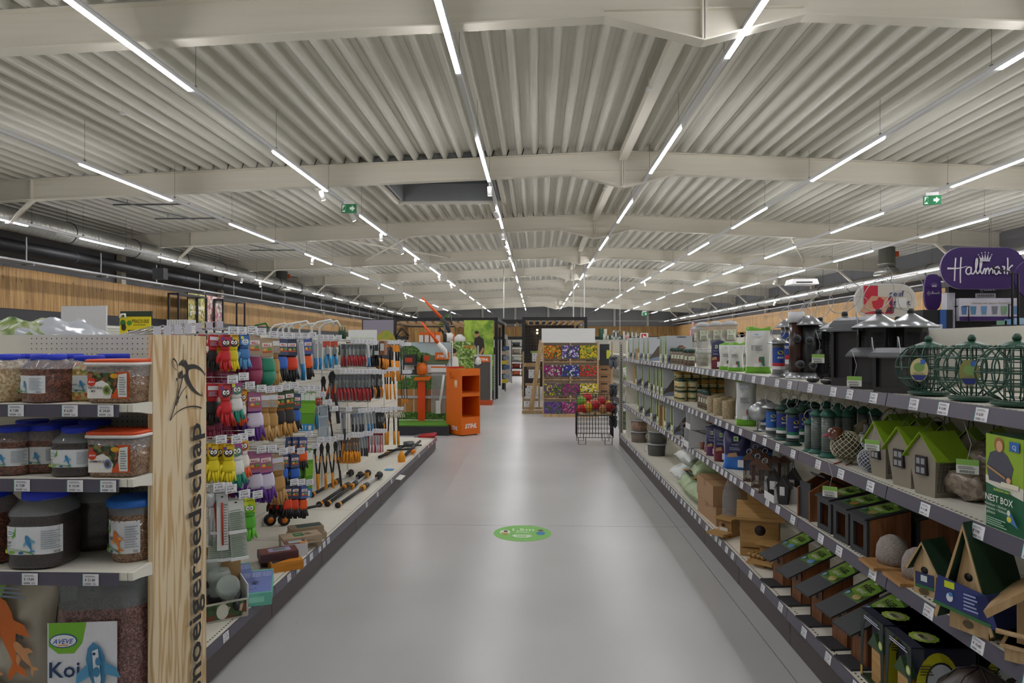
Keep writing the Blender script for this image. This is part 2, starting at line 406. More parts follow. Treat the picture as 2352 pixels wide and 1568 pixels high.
# ---- LED light lines ----
ledm = M('#fcfbff', .4, em=LED)
railm = M('#d4d5d6', .4, .2)
def lightline(X, h, per, ln, ph, label, y0=YN + .3, y1=YF - 1, wire=True, wide=.055):
    z = H + h
    rail = MB().box(-.035, .035, y0, y1, .012, .062, railm).box(-.047, .047, y0, y1, .062, .072, railm)
    parts = [('rail', rail)]
    k = 0; y = ph
    while y > y0 + per: y -= per
    dm = MB().box(-wide / 2, wide / 2, 0, ln, -.008, .012, ledm).mesh('diffuser'); wm = None
    root = thing('light_line', label, 'light', parts, loc=(X, 0, z), group='LED light lines')
    while y + ln < y1:
        if y > y0:
            o = raw('diffuser', dm, root); o.location = (0, y, 0)
            if wire and y < 45:
                hh = deck(X) - z - .07
                q = raw('suspension_wire', MB().tube([(0, 0, .07), (0, 0, hh + .05)], .003, '#55565a', 4).box(-.012, .012, -.02, .02, .07, .12, '#77797c'), root); q.location = (0, y + ln + .15 if y + ln > 6 else y, 0)
                q = raw('suspension_wire', q.data, root); q.location = (0, y + .1, 0)
        y += per
for X, h, lb in ((-7.9, 3.14, 'third LED light line left of the aisle'), (-4.5, 3.32, 'second LED light line left of the aisle'), (-1.0, 3.5, 'LED light line running just left of the middle of the aisle'),
              (2.42, 3.64, 'first LED light line right of the aisle, over the bird feeders'), (5.78, 3.45, 'second LED light line right of the aisle'), (8.65, 3.3, 'third LED light line right of the aisle'), (11.2, 3.15, 'fourth LED light line right of the aisle')):
    lightline(X, h, 5.72, 2.9, 11.45, lb)
lightline(-12.15, 2.86, 3.75, 1.85, 17.6, 'LED light line with short lamps along the left wall under the duct', wide=.05)
lightline(12.9, 2.45, 3.75, 1.85, 17.6, 'LED light line with short lamps along the right wall under the duct', wide=.05)
# ---- spotlights on the tracks ----
sp = MB().tube([(0, 0, .02), (0, 0, -.08)], .012, white, 6)
hd = MB(); hd.T = TM(0, 0, -.16, 0, .5); hd.lathe([(.04, -.09), (.052, -.08), (.052, .09), (.04, .1)], white, 14)
ln_ = MB(); ln_.T = TM(0, 0, -.16, 0, .5); ln_.lathe([(.043, -.097), (.043, -.091)], M('#fff3e0', .4, em=14), 12)
kind('spot', 'spotlight', 'spotlight', [('stem', sp), ('head', hd), ('lens', ln_)])
def spot(px, py, X, h, lb, rz=0):
    d = ray(px, py); t = X / d.x if abs(d.x) > .02 else h / d.z
    t = h / d.z; y = d.y * t
    put('spot', (X, y, H + h), 'white track spotlight ' + lb, rz=rz, group='track spotlights')
for px, py, X, h, lb in ((740, 432, -4.5, 3.32, 'nearest one on the second light line left of the aisle'), (806, 484, -4.5, 3.32, 'facing sideways just beyond the nearest on that line', ), (876, 532, -4.5, 3.32, 'third along the second light line left'), (918, 566, -4.5, 3.32, 'fourth along the second light line left'), (953, 590, -4.5, 3.32, 'fifth along the second light line left'), (1010, 630, -4.5, 3.32, 'sixth along the second light line left'), (1042, 650, -4.5, 3.32, 'seventh along the second light line left'),
                      (1123, 422, -1, 3.5, 'nearest one on the light line above the aisle'), (1140, 480, -1, 3.5, 'second one above the aisle'), (1155, 530, -1, 3.5, 'third one above the aisle'), (1163, 560, -1, 3.5, 'fourth one above the aisle'), (1170, 586, -1, 3.5, 'fifth one above the aisle'), (1190, 655, -1, 3.5, 'sixth one above the aisle'),
                      (720, 590, -7.9, 3.14, 'nearest one on the third light line left'), (876, 650, -7.9, 3.14, 'second one on the third light line left'), (940, 675, -7.9, 3.14, 'farthest one on the third light line left'), (607, 645, -12.15, 2.86, 'on the wall light line at the left'), (563, 635, -12.15, 2.86, 'turned away on the wall light line at the left'),
                      (1350, 620, 2.42, 3.64, 'nearest on the first light line right'), (1327, 648, 2.42, 3.64, 'second on the first light line right'), (1775, 640, 11.2, 3.15, 'on the fourth light line right'), (1484, 645, 5.78, 3.45, 'on the second light line right'), (1783, 690, 12.9, 2.45, 'on the wall light line at the right')):
    spot(px, py, X, h, lb, rz=R.uniform(-1, 1))
# ---- exit signs ----
def exitsign(loc, label, rz, s=1):
    b = MB().box(-.17, .17, -.02, .02, -.22, -.02, '#0e7a45'); br = MB().box(-.12, .12, -.03, .03, -.02, .05, white)
    p = Print(o=(0, -.021, -.12)); W_ = '#f0fff4'
    p.poly([(.02, -.03), (.07, -.03), (.07, -.07), (.14, 0), (.07, .07), (.07, .03), (.02, .03)], W_)
    p.rect(-.15, -.08, -.08, .08, W_); p.ell(-.1, .05, .015, .018, '#0e7a45'); p.poly([(-.12, .03), (-.07, .03), (-.03, -.01), (-.045, -.025), (-.08, .005), (-.09, -.02), (-.05, -.07), (-.07, -.08), (-.11, -.03), (-.14, -.06), (-.15, -.04)], '#0e7a45')
    thing('exit_sign', label, 'exit sign', [('sign_panel', b), ('bracket', br), ('pictogram', p)], loc=loc, rz=rz, s=s)
t = 3.32 / ((794 - 462) / F); exitsign((-4.3, 15.4, H + 3.28), 'green running-man exit sign hanging beside the second light line left', 0, 1)
exitsign(onY(2141, 447, 14.3), 'green running-man exit sign hanging from the third light line right', -.3, .95)
exitsign(onY(1480, 716, 50), 'small green exit sign far down the hall', 0, 1.3)
# ---- smoke detectors ----
kind('smoke', 'smoke_detector', 'smoke detector', [('base', MB().lathe([(.03, 0), (.055, -.005), (.055, -.03), (.03, -.045)], white, 14)), ('hanger', MB().tube([(0, 0, 0), (0, 0, .14)], .006, white, 5))])
for px, py, h, lb in ((281, 258, 3.85, 'left of the nearest light line'), (634, 455, 3.9, 'beyond the second beam at left'), (1491, 200, 4.0, 'under the duct cable near the ridge'), (2177, 443, 3.6, 'right of the right-hand exit sign'), (1390, 430, 4.0, 'near the ridge beyond the second beam'), (1697, 440, 3.9, 'between the first and second light lines right')):
    put('smoke', onZ(px, py, H + h), 'white smoke detector ' + lb)
a = onZ(1440, 335, H + 4.2); b = onZ(1560, 92, H + 4.2)
rod('conduit', a, b, .014, '#a8a9a8', 'thin grey conduit along the deck beside the ridge', cat='conduit')
# ---- ducts and pipes ----
def duct(X, z, r, label, yend=YF - 1, dia=14, per=1.15, y0=YN + .2, m=None):
    m = m or M('#a7a6a0', .35, .8); b = MB(); n = 220 if r > .25 else 150
    vs = []; fs = []; seg = 18; rings = []
    y = y0
    while y < yend:   # spiral seam ridges
        for q, rr in ((0, r), (.12, r), (.125, r + .006), (.14, r + .006), (.145, r)): rings.append((y + q, rr))
        y += .15 if y < 32 else 1.2
    for yy, rr in rings:
        for i in range(seg): a = 2 * PI * i / seg; vs.append((rr * math.cos(a), yy, rr * math.sin(a)))
    for j in range(len(rings) - 1):
        for i in range(seg): fs.append((j * seg + i, j * seg + (i + 1) % seg, (j + 1) * seg + (i + 1) % seg, (j + 1) * seg + i))
    b.add(vs, fs, m, True)
    root = thing('air_duct', label, 'duct', [('duct_body', b)], loc=(X, 0, z))
    hm = MB(); hm.tube([(math.cos(a) * (r + .012), 0, math.sin(a) * (r + .012)) for a in [i * PI / 10 for i in range(20)]], .014, '#2a2b2d', 4, closed=True)
    hm.tube([(0, 0, r), (0, 0, deck(X) - z)], .005, '#2a2b2d', 4); hm = hm.mesh('hanger_ring'); y = 3.2
    while y < 60: o = raw('hanger_ring', hm, root); o.location = (0, y, 0); y += 3.0
duct(-12.95, H + 3.12, .29, 'large spiral air duct along the left wall')
duct(13.9, H + 2.62, .24, 'spiral air duct along the right wall')
pm = MB().tube([(0, YN + .2, 0), (0, YF - 1, 0)], .17, M('#17171a', .5), 14); pc = MB()
for k in range(24): pc.tube([(math.cos(a) * .18, 1 + 3 * k, math.sin(a) * .18) for a in [i * PI / 6 for i in range(12)]], .012, '#55575a', 4, closed=True).tube([(0, 1 + 3 * k, .18), (0, 1 + 3 * k, .9)], .006, '#77797c', 4)
thing('insulated_pipe', 'black insulated pipe below the duct along the left wall', 'pipe', [('pipe', pm), ('clamp', pc)], loc=(-13.35, 0, H + 2.55))
ct = MB().box(-.1, .1, YN + .2, YF - 1, 0, .01, '#a9abac').box(-.1, -.09, YN + .2, YF - 1, 0, .06, '#a9abac').box(.09, .1, YN + .2, YF - 1, 0, .06, '#a9abac')
cb2 = MB()
for k in range(24): cb2.box(-.7, .12, 2 + 3 * k, 2.04 + 3 * k, -.05, 0, '#8d9092').box(-.1, -.08, 2 + 3 * k, 2.04 + 3 * k, -.05, .7, '#8d9092')
thing('cable_tray', 'galvanised cable tray along the left wall', 'cable tray', [('tray', ct), ('bracket', cb2)], loc=(-13.1, 0, H + 2.12))
ct2 = MB().box(-.06, .06, YN + .2, YF - 1, 0, .01, '#a9abac').box(.05, .06, YN + .2, YF - 1, 0, .06, '#a9abac').box(-.06, -.05, YN + .2, YF - 1, 0, .06, '#a9abac')
thing('cable_tray', 'narrow galvanised cable tray along the right wall', 'cable tray', [(None, ct2)], loc=(14.2, 0, H + 2.2))
for X, Y, s, lb in ((-12.95, 34, 1, 'left'), (13.0, 25.5, 1, 'right')):
    r = MB().lathe([(.28, 0), (.28, .1), (.31, .11), (.31, .14), (.28, .15), (.28, .75)], M('#8f8f88', .35, .7), 18).lathe([(.45, -.28), (.4, -.1), (.3, 0)], M('#8f8f88', .35, .7), 18)
    thing('duct_riser', 'vertical duct riser joining the %s duct to the roof' % lb, 'duct', [('riser', r), ('valve', MB().box(.3, .42, -.05, .05, .4, .6, '#c2521b'))], loc=(X, Y, H + 3.05 if X < 0 else H + 2.9))
def truss(y0, y1, label):
    b = MB(); z = deck(-10) - .12; g = '#6d7072'
    for k in range(3): yy = y0 + (y1 - y0) * k / 2; b.box(-11.4, -9.3 + .0, yy, yy + .04, z, z + .04, g).tube([(-11, yy, z), (-11, yy, z + .3)], .01, g, 4).tube([(-9.6, yy, z), (-9.6, yy, z + .15)], .01, g, 4)
    b.tube([(-11.2, y0, z - .02), (-10.2, y1, z - .02)], .02, g, 5)
    thing('strut_rail', label, 'rail', [(None, b)])
truss(15.8, 19.8, 'grey steel strut rails under the deck above the left duct'); truss(23, 26.5, 'grey strut rails hung farther along above the left duct')
# speaker, ac unit
thing('loudspeaker', 'small black loudspeaker hung below the cable tray at left', 'speaker', [('box', MB().box(-.16, .16, -.12, .12, -.16, .16, black)), ('hanger', MB().tube([(0, 0, .16), (0, 0, .5)], .008, black, 5))], loc=onY(368, 629, 19.2))
ac = MB().hexa([(-.5, -.4, -.1), (.5, -.4, -.1), (.5, .4, -.1), (-.5, .4, -.1)], [(-.45, -.35, .1), (.45, -.35, .1), (.45, .35, .1), (-.45, .35, .1)], white); ag = Print(o=(-.35, -.402, -.03)); ag.rect(0, .6, -.03, .02, '#222426')
thing('air_unit', 'white ceiling air unit between the right beams', 'air conditioner', [('body', ac), ('grille', ag)], loc=onY(1841, 648, 26))
# hanging poles far down
for px, yt, X, Y, lb in ((1317, 600, 0, 20, 'left'), (1342, 590, 0, 22, 'right')):
    a = onY(px, 760, 33); rod('hanging_pole', a, Vector((a.x, a.y, deck(a.x))), .035, white, 'white vertical pole hanging from the roof, %s of two' % lb, cat='pole')
a = onY(1157, 730, 36); rod('hanging_pole', a, Vector((a.x, a.y, deck(a.x))), .03, white, 'slim white pole above the far black frames', cat='pole')
a = onY(1424, 760, 30); rod('hanging_pole', a, Vector((a.x, a.y, deck(a.x) )), .015, white, 'thin white cord pole above the right shelving end', cat='pole')
# ---- floor sticker ----
c = onZ(1200, 1224, 0)
st = MB().lathe([(.255, 0), (.255, .0012)], '#7cc25a', 40)
p = Print(o=(0, 0, .0012), ux=(1, 0, 0), uz=(0, 1, 0), eps=.0003)
p.text('1,5m', -.005, .07, .11, '#e6f5dd', .01, al='c').rect(-.06, .06, .02, .035, '#d8efc9').ell(-.155, .02, .045, .075, '#e9f3e2').ell(-.15, .05, .02, .03, '#4a3b33').poly([(-.18, -.06), (-.13, -.06), (-.12, .01), (-.19, .01)], '#b7a04f')
p.poly([(.12, .02), (.17, .05), (.2, .02), (.19, -.06), (.13, -.06)], '#2d7fb8').ell(.16, .08, .025, .03, '#6a4a3a').poly([(-.07, -.06), (.06, -.06), (.09, -.1), (.05, -.15), (-.05, -.15), (-.09, -.1)], '#d9ecd0').rect(-.05, .04, -.12, -.09, '#7cc25a')
thing('floor_sticker', 'round green distance-keeping sticker on the concrete in the middle of the aisle', 'sticker', [('disc', st), ('print', p)], loc=(c.x, c.y, 0))
# ======================= shared shop fittings =======================
shelfm = M('#e4e1d4', .45); railc = M('#504d5b', .35); kickm = M('#4b4342', .5); wireM = M('#c9cbce', .25, .9)
KN, TXT = '#1d2a3c', '#8a8f96'
_pl = []
for pr in ('€ 7,88', '€ 6,30', '€ 24,60', '€ 10,45', '€ 21,80', '€ 13,50', '€ 9,95', '€ 16,80', '€ 22,85', '€ 19,80'):
    b = MB().box(-.031, .031, 0, .0015, 0, .044, '#f1f0f4'); p = Print(o=(0, 0, 0), mb=b)
    p.rect(-.031, -.029, 0, .044, '#4fbfae').lines(-.022, .02, .033, .041, 2, TXT).text(pr, -.022, .018, .013, '#26262c', .015)
    for i in range(9): p.rect(-.022 + i * .0028, -.0205 + i * .0028, .004, .011, '#44444a'); p.l = 3
    p.lines(.008, .024, .004, .012, 2, TXT)
    _pl.append(b.mesh('price_label'))
def price(parent, loc, rz=0, i=None, s=1, rx=0):
    o = raw('price_label', _pl[R.randrange(len(_pl)) if i is None else i % len(_pl)], parent)
    o.location = loc; o.rotation_euler = (rx, 0, rz); o.scale = (s, s, s); return o
def pegdots(x0, x1, z0, z1, y, pitch=.0235, r=.0028):
    b = MB(); x = x0
    while x < x1:
        z = z0
        while z < z1:
            b.add([(x + r * math.cos(k * PI / 3), y, z + r * math.sin(k * PI / 3)) for k in range(6)], [tuple(range(6))], '#141416'); z += pitch
        x += pitch
    return b
# ---------------- left gondola: head end with fish food, aisle side with gloves and garden tools ----------------
LX, LB, LY0, LY1 = -1.575, -2.2, 3.06, 10.66
g1 = thing('shelf_gondola', 'long cream shop gondola left of the aisle hung with gloves and garden tools', 'shelving', [])
gb = 8; bw = (LY1 - LY0) / gb
for k in range(gb):
    a, b_ = LY0 + k * bw + .003, LY0 + (k + 1) * bw - .003
    sh = raw('base_shelf', MB().box(LB, LX, a, b_, .17, .2, shelfm), g1)
    pd = MB()
    for q in range(38): yy = a + .012 + q * (b_ - a - .02) / 38; pd.box(LX - .035, LX - .028, yy, yy + .012, .2, .2004, '#2a2a2a')
    o = raw('slot_row', pd, sh); o['kind'] = 'stuff'
    raw('price_rail', MB().hexa([(LX, a, .15), (LX + .008, a, .15), (LX + .008, b_, .15), (LX, b_, .15)], [(LX - .004, a, .203), (LX + .002, a, .203), (LX + .002, b_, .203), (LX - .004, b_, .203)], railc if k < gb - 1 else M('#7d4a50', .4)), sh)
    raw('kick_plate', MB().box(LX - .03, LX - .015, a, b_, .012, .15, kickm), g1)
    pn = MB()
    for q in range(14): pn.box(LB - .02, LB, a, b_, .2 + q * .1, .296 + q * .1, shelfm)
    pn.box(LB - .02, LB, a, b_, 1.6, 1.69, shelfm)
    raw('back_panel', pn, g1)
    raw('upright', MB().box(LB - .05, LB + .004, a - .02, a + .02, 0, 1.7, '#bdbbb0'), g1)
for px, py in ((520, 1468), (745, 1180), (612, 1380), (665, 1330), (685, 1310), (700, 1292), (716, 1276), (735, 1258), (755, 1239), (843, 1160), (868, 1136), (985, 1012), (993, 1004), (900, 1102), (963, 1035)):
    q = onX(px, py, LX + .009); price(g1, (q.x, q.y, .156), rz=PI / 2, rx=-.08)
raw('plinth', MB().box(LB - .6, LX - .03, LY0, LY1, 0, .17, '#3a3636'), g1)
raw('far_side_shelf', MB().box(LB - .62, LB - .05, LY0, LY1, .17, .2, shelfm), g1)
# end-cap unit
HY = 2.53; X0, X1 = -2.78, -1.545
hd_ = thing('end_unit', 'cream pegboard end unit with three shelves of fish food at the left edge', 'shelving',
            [('peg_panel', MB().box(X0, X1, 3.0, 3.02, 0, 1.70, shelfm)), ('plinth', MB().box(X0, X1, HY + .04, 2.99, 0, .17, '#3a3636')), ('base_shelf', MB().box(X0, X1, HY, 3.0, .17, .2, shelfm)), ('upright', MB().box(X1 - .03, X1 + .0, 2.985, 3.03, 0, 1.7, '#c4c2b6'))])
o = raw('peg_hole', pegdots(-2.3, -1.56, .25, 1.69, 2.9994), hd_); o['kind'] = 'stuff'
HS = (1.426, 1.139, .781)
for i, z in enumerate(HS):
    s_ = raw('shelf', MB().box(X0, X1 - .02, HY, 2.998, z - .03, z, shelfm), hd_)
    raw('price_rail', MB().hexa([(X0, HY - .012, z - .048), (X1 - .05, HY - .012, z - .048), (X1 - .05, HY - .002, z - .048), (X0, HY - .002, z - .048)], [(X0, HY - .008, z), (X1 - .05, HY - .008, z), (X1 - .05, HY, z), (X0, HY, z)], railc), s_)
    br = MB(); br.prism([(0, -.0), (.47, -.0), (.47, -.1), (.4, -.1), (.05, -.035), (0, -.03)], (X1 + .004, HY, z), (0, 1, 0), (0, 0, 1), .02, shelfm)
    for q in range(2): br.add([(X1 + .0045, HY + .40 + .006 * math.cos(k), z - .03 - .04 * q + .006 * math.sin(k)) for k in range(6)], [tuple(range(6))], '#222')
    raw('bracket', br, s_)
    for px in ((36, 160, 242), (50, 172, 248), (68, 208))[i]:
        q = onY(px, 900, HY - .014); price(s_, (q.x, q.y, z - .046), i={0: {36: 0, 160: 1, 242: 2}, 1: {50: 0, 172: 3, 248: 8}, 2: {68: 9, 208: 4}}[i][px], rx=.0)
# jars
pelR = granules('red_brown_pellets', ['#6b3526', '#4f2a22', '#7a4630', '#5a3a2c', '#85503a', '#443029'], 150, .8)
pelD = granules('dark_pellets', ['#2e2624', '#3a302c', '#241e1d', '#332a28'], 260, .8)
pelP = granules('pale_sticks', ['#c9b48e', '#b59a72', '#a88a62', '#d4c3a0'], 120, .8)
flak = granules('flake_mix', ['#c9a552', '#d8c27c', '#b98a3c', '#8c9a4a', '#c4552c', '#e0cf98'], 90, .8)
gamm = granules('brown_shrimp', ['#8a6a4e', '#7a5840', '#a08062', '#5e4534'], 200, .8)
clear = M('#c9cfd4', .08, 0, 0, 0, .28)
def fishp(p, x, z, L, c1, ang=1.2, c2=None):
    ca, sa = math.cos(ang), math.sin(ang)
    def T(q): return [(x + (a * ca - b * sa) * L, z + (a * sa + b * ca) * L) for a, b in q]
    p.poly(T([(.5, 0), (.42, .09), (.25, .14), (0, .13), (-.25, .06), (-.4, .03), (-.4, -.03), (-.25, -.06), (0, -.13), (.25, -.14), (.42, -.09)]), c1)
    p.poly(T([(-.36, 0), (-.52, .14), (-.62, .15), (-.52, 0), (-.62, -.15), (-.52, -.14)]), c1)
    p.poly(T([(.18, .12), (.05, .3), (-.12, .34), (-.02, .12)]), c2 or c1); p.poly(T([(.18, -.12), (-.02, -.12), (-.12, -.34), (.05, -.3)]), c2 or c1)
def fishlabel(p, w, h, nm, sub='', col='#3f86b4', z=0, x=0, green='#6cb33f', orange=False):
    """white label w x h centred on x: green tag with oval mark, name, fish, foliage strip"""
    p.rect(x - w / 2, x + w / 2, z, z + h, '#e4e7ea')
    p.poly([(x - w * .42, z + h), (x - w * .42, z + h * .66), (x - w * .36, z + h * .58), (x - w * .26, z + h * .58), (x - w * .2, z + h * .66), (x - w * .2, z + h)], green)
    p.ell(x - w * .31, z + h * .74, w * .085, h * .09, '#1c4f9c').ell(x - w * .31, z + h * .74, w * .078, h * .075, '#f4f6f6')
    p.text('AVEVE', x - w * .31, z + h * .715, h * .07, '#1c4f9c', .01, .3, al='c', w=w * .13)
    p.text(nm, x - w * .44, z + h * .4, h * .17, KN, .01)
    if sub: p.text(sub, x - w * .44, z + h * .3, h * .09, KN)
    fishp(p, x + w * .02, z + h * .42, h * .62, col, 1.9, '#6fb0d4' if not orange else '#e0a05a')
    p.poly([(x - w * .5, z), (x + w * .12, z), (x + w * .05, z + h * .1), (x - w * .15, z + h * .18), (x - w * .35, z + h * .25), (x - w * .5, z + h * .2)], '#4e8f35')
    p.ell(x - w * .38, z + h * .1, w * .05, h * .07, '#c8d832').ell(x - w * .1, z + h * .08, w * .04, h * .05, '#2b5f86').ell(x - w * .24, z + h * .1, w * .05, h * .06, '#7cb83a')
    p.lines(x + w * .2, x + w * .46, z + h * .2, z + h * .9, 9, '#9aa2ac')
    for i in range(7): p.rect(x + w * (.36 + .013 * i), x + w * (.366 + .013 * i), z + h * .04, z + h * .13, '#333', 1)
def jar(key, r, h, pel, nm, sub='', lid='#1d36c4', back=False):
    body = MB().lathe([(r * .8, 0), (r * .96, h * .03), (r, h * .1), (r * .97, h * .16), (r, h * .2), (r, h * .58), (r * .94, h * .64), (r, h * .68), (r * .95, h * .74), (r * .74, h * .84), (r * .66, h * .88)], pel, 28, sq=3.4)
    sh = MB().lathe([(r * 1.0, h * .7), (r * .97, h * .75), (r * .76, h * .85), (r * .68, h * .9)], clear, 28, sq=3.4, cap=False)
    ld = MB().lathe([(r * .72, h * .88), (r * .74, h * .89), (r * .74, h * .985), (r * .7, h)], lid, 28)
    rb = MB()
    for i in range(28): a = 2 * PI * i / 28; rb.box(-.0015 + r * .74 * math.cos(a), .0015 + r * .74 * math.cos(a), r * .74 * math.sin(a) - .0015, r * .74 * math.sin(a) + .0015, h * .9, h * .98, lid)
    p = Print(cyl=(r * 1.006, 1, 3.4), eps=.0004)
    fishlabel(p, r * 2.05, h * .36, nm, sub, z=h * .21)
    ld.v += []; kind(key, 'food_jar', 'jar', [('body', body), ('shoulder', sh), ('lid', ld), ('label', p)])
jar('jk', .083, .19, pelR, 'Koi', '3mm'); jar('js', .083, .19, pelD, 'Steur', 'Esturgeon'); jar('jp', .083, .19, pelP, 'Sticks', 'mix'); jar('jf', .075, .185, flak, 'Vlokkenmix', 'Mix de flocons')
jar('jS', .108, .298, pelD, 'Steur', 'Esturgeon'); jar('jK', .108, .298, pelR, 'Koi', '6mm')
def tub(key, w, d, h, lidc, pel, nm):
    b = MB(); 
    b.lathe([(w * .42, 0), (w * .46, h * .04), (w * .485, h * .82)], pel, 32, sy=d / w, sq=7); b2 = MB().lathe([(w * .487, h * .6), (w * .5, h * .86)], clear, 32, sy=d / w, sq=7, cap=False)
    l = MB().lathe([(w * .52, h * .86), (w * .53, h * .87), (w * .53, h * .92), (w * .51, h * .93)], '#e9e4e0', 32, sy=d / w, sq=7); l2 = MB().lathe([(w * .515, h * .925), (w * .515, h * .985), (w * .49, h)], lidc, 32, sy=d / w, sq=7)
    p = Print(o=(0, -d * .487, 0), eps=.0008); W, Hh = w * .8, h * .6; z = h * .12
    p.rect(-W / 2, W / 2, z, z + Hh, photo('bucket_photo_' + nm[:3], ['#4a5a34', '#2f3d24', '#6b5a3a', '#b0653a', '#7c8a4c'], 60))
    p.poly([(-W * .5, z), (W * .5, z), (W * .5, z + Hh), (W * .2, z + Hh), (W * .24, z + Hh * .5), (W * .12, z + Hh * .18), (-W * .5, z + Hh * .12)], '#d8581f')
    p.poly([(-W * .5, z), (W * .06, z), (W * .1, z + Hh * .3), (0, z + Hh * .55), (-W * .15, z + Hh * .68), (-W * .5, z + Hh * .5)], '#f3efe9')
    p.ell(-W * .4, z + Hh * .62, W * .1, Hh * .17, '#d23c1e').text('duvo', -W * .4, z + Hh * .59, Hh * .12, '#fff', .01, .2, al='c')
    p.text(nm, -W * .47, z + Hh * .36, Hh * .12, '#26262a', .015, w=W * .36).text('MIX' if nm == 'NATURAL' else '', -W * .4, z + Hh * .24, Hh * .1, '#26262a', .02)
    p.ell(-W * .02, z + Hh * .32, W * .09, Hh * .17, '#7da33c' if nm == 'NATURAL' else '#6f7fb0').ell(-W * .02, z + Hh * .32, W * .05, Hh * .09, '#5a4a34')
    p.poly([(W * .27, z + Hh * .06), (W * .47, z + Hh * .06), (W * .47, z + Hh * .95), (W * .27, z + Hh * .9), (W * .24, z + Hh * .5)], '#e8ebe8').lines(W * .29, W * .45, z + Hh * .15, z + Hh * .85, 8, '#8c948c')
    p.ell(W * .17, z + Hh * .85, W * .1, Hh * .09, '#e0a222')
    kind(key, 'food_bucket', 'bucket', [('body', b), ('rim', b2), ('lid_edge', l), ('lid', l2), ('label', p)])
tub('bn', .205, .18, .172, '#d9501e', gamm, 'NATURAL'); tub('bg', .205, .18, .178, '#d9501e', gamm, 'GAMMARUS')
b = MB().lathe([(.075, 0), (.082, .02), (.09, .19)], gamm, 26); b2 = MB().lathe([(.09, .19), (.094, .225)], clear, 26, cap=False); p = Print(cyl=(.0885, 1)); fishlabel(p, .175, .13, 'Koi Wheat', 'Mix', '#d9772b', z=.04, orange=True)
kind('bb', 'food_bucket', 'bucket', [('body', b), ('rim', b2), ('lid', MB().lathe([(.098, .222), (.1, .23), (.1, .245), (.09, .25)], '#1b62b8', 26)), ('label', p)])
def onhead(key, px, Y, i, lab, rz=0, gp='fish food on the end unit'):
    q = onY(px, 900, Y); return put(key, (q.x, q.y, HS[i]), lab, rz=rz)
T1 = 'on the end unit top shelf'
onhead('jp', 4, 2.65, 0, 'blue-lidded jar of pale sticks at the left edge ' + T1, -.5); onhead('jp', 40, 2.8, 0, 'jar of pale sticks standing behind the others ' + T1, .4)
onhead('jk', 112, 2.635, 0, 'blue-lidded jar of red-brown koi pellets in front ' + T1, -.5); onhead('jk', 68, 2.83, 0, 'jar of koi pellets half hidden at the left back ' + T1, .2)
onhead('jk', 155, 2.84, 0, 'jar of koi pellets showing plain label side behind ' + T1, -1.2); onhead('jf', 206, 2.72, 0, 'blue-lidded jar of golden flake mix ' + T1, .2)
onhead('bn', 281, 2.64, 0, 'clear bucket with orange lid and natural mix label ' + T1, .0)
onhead('jk', 262, 2.88, 0, 'jar of koi pellets behind the orange-lidded bucket ' + T1, .4)
T2 = 'on the end unit middle shelf'
onhead('jk', 36, 2.65, 1, 'koi pellet jar nearest the left edge ' + T2, .1); onhead('jk', 110, 2.7, 1, 'koi pellet jar between koi and dark jar ' + T2, .15); onhead('js', 182, 2.635, 1, 'jar of dark sturgeon pellets ' + T2, .1)
onhead('bg', 283, 2.64, 1, 'clear bucket with orange lid and gammarus label ' + T2)
for px, lb in ((75, 'left'), (150, 'middle'), (218, 'right')): onhead('jk', px, 2.86, 1, 'koi pellet jar in the back row, %s one, ' % lb + T2, .3)
T3 = 'on the end unit bottom shelf'
onhead('jK', -25, 2.66, 2, 'large koi pellet jar cut by the left edge ' + T3, -.5); onhead('jS', 105, 2.645, 2, 'large blue-lidded jar of dark sturgeon pellets in front ' + T3, .1)
onhead('jS', 158, 2.86, 2, 'large dark pellet jar second back ' + T3, -1.0); onhead('jS', 232, 2.94 - .06, 2, 'large dark pellet jar farthest right in the back ' + T3, -1.1)
onhead('bb', 308, 2.72, 2, 'round clear bucket with blue lid and orange fish ' + T3, -.2)
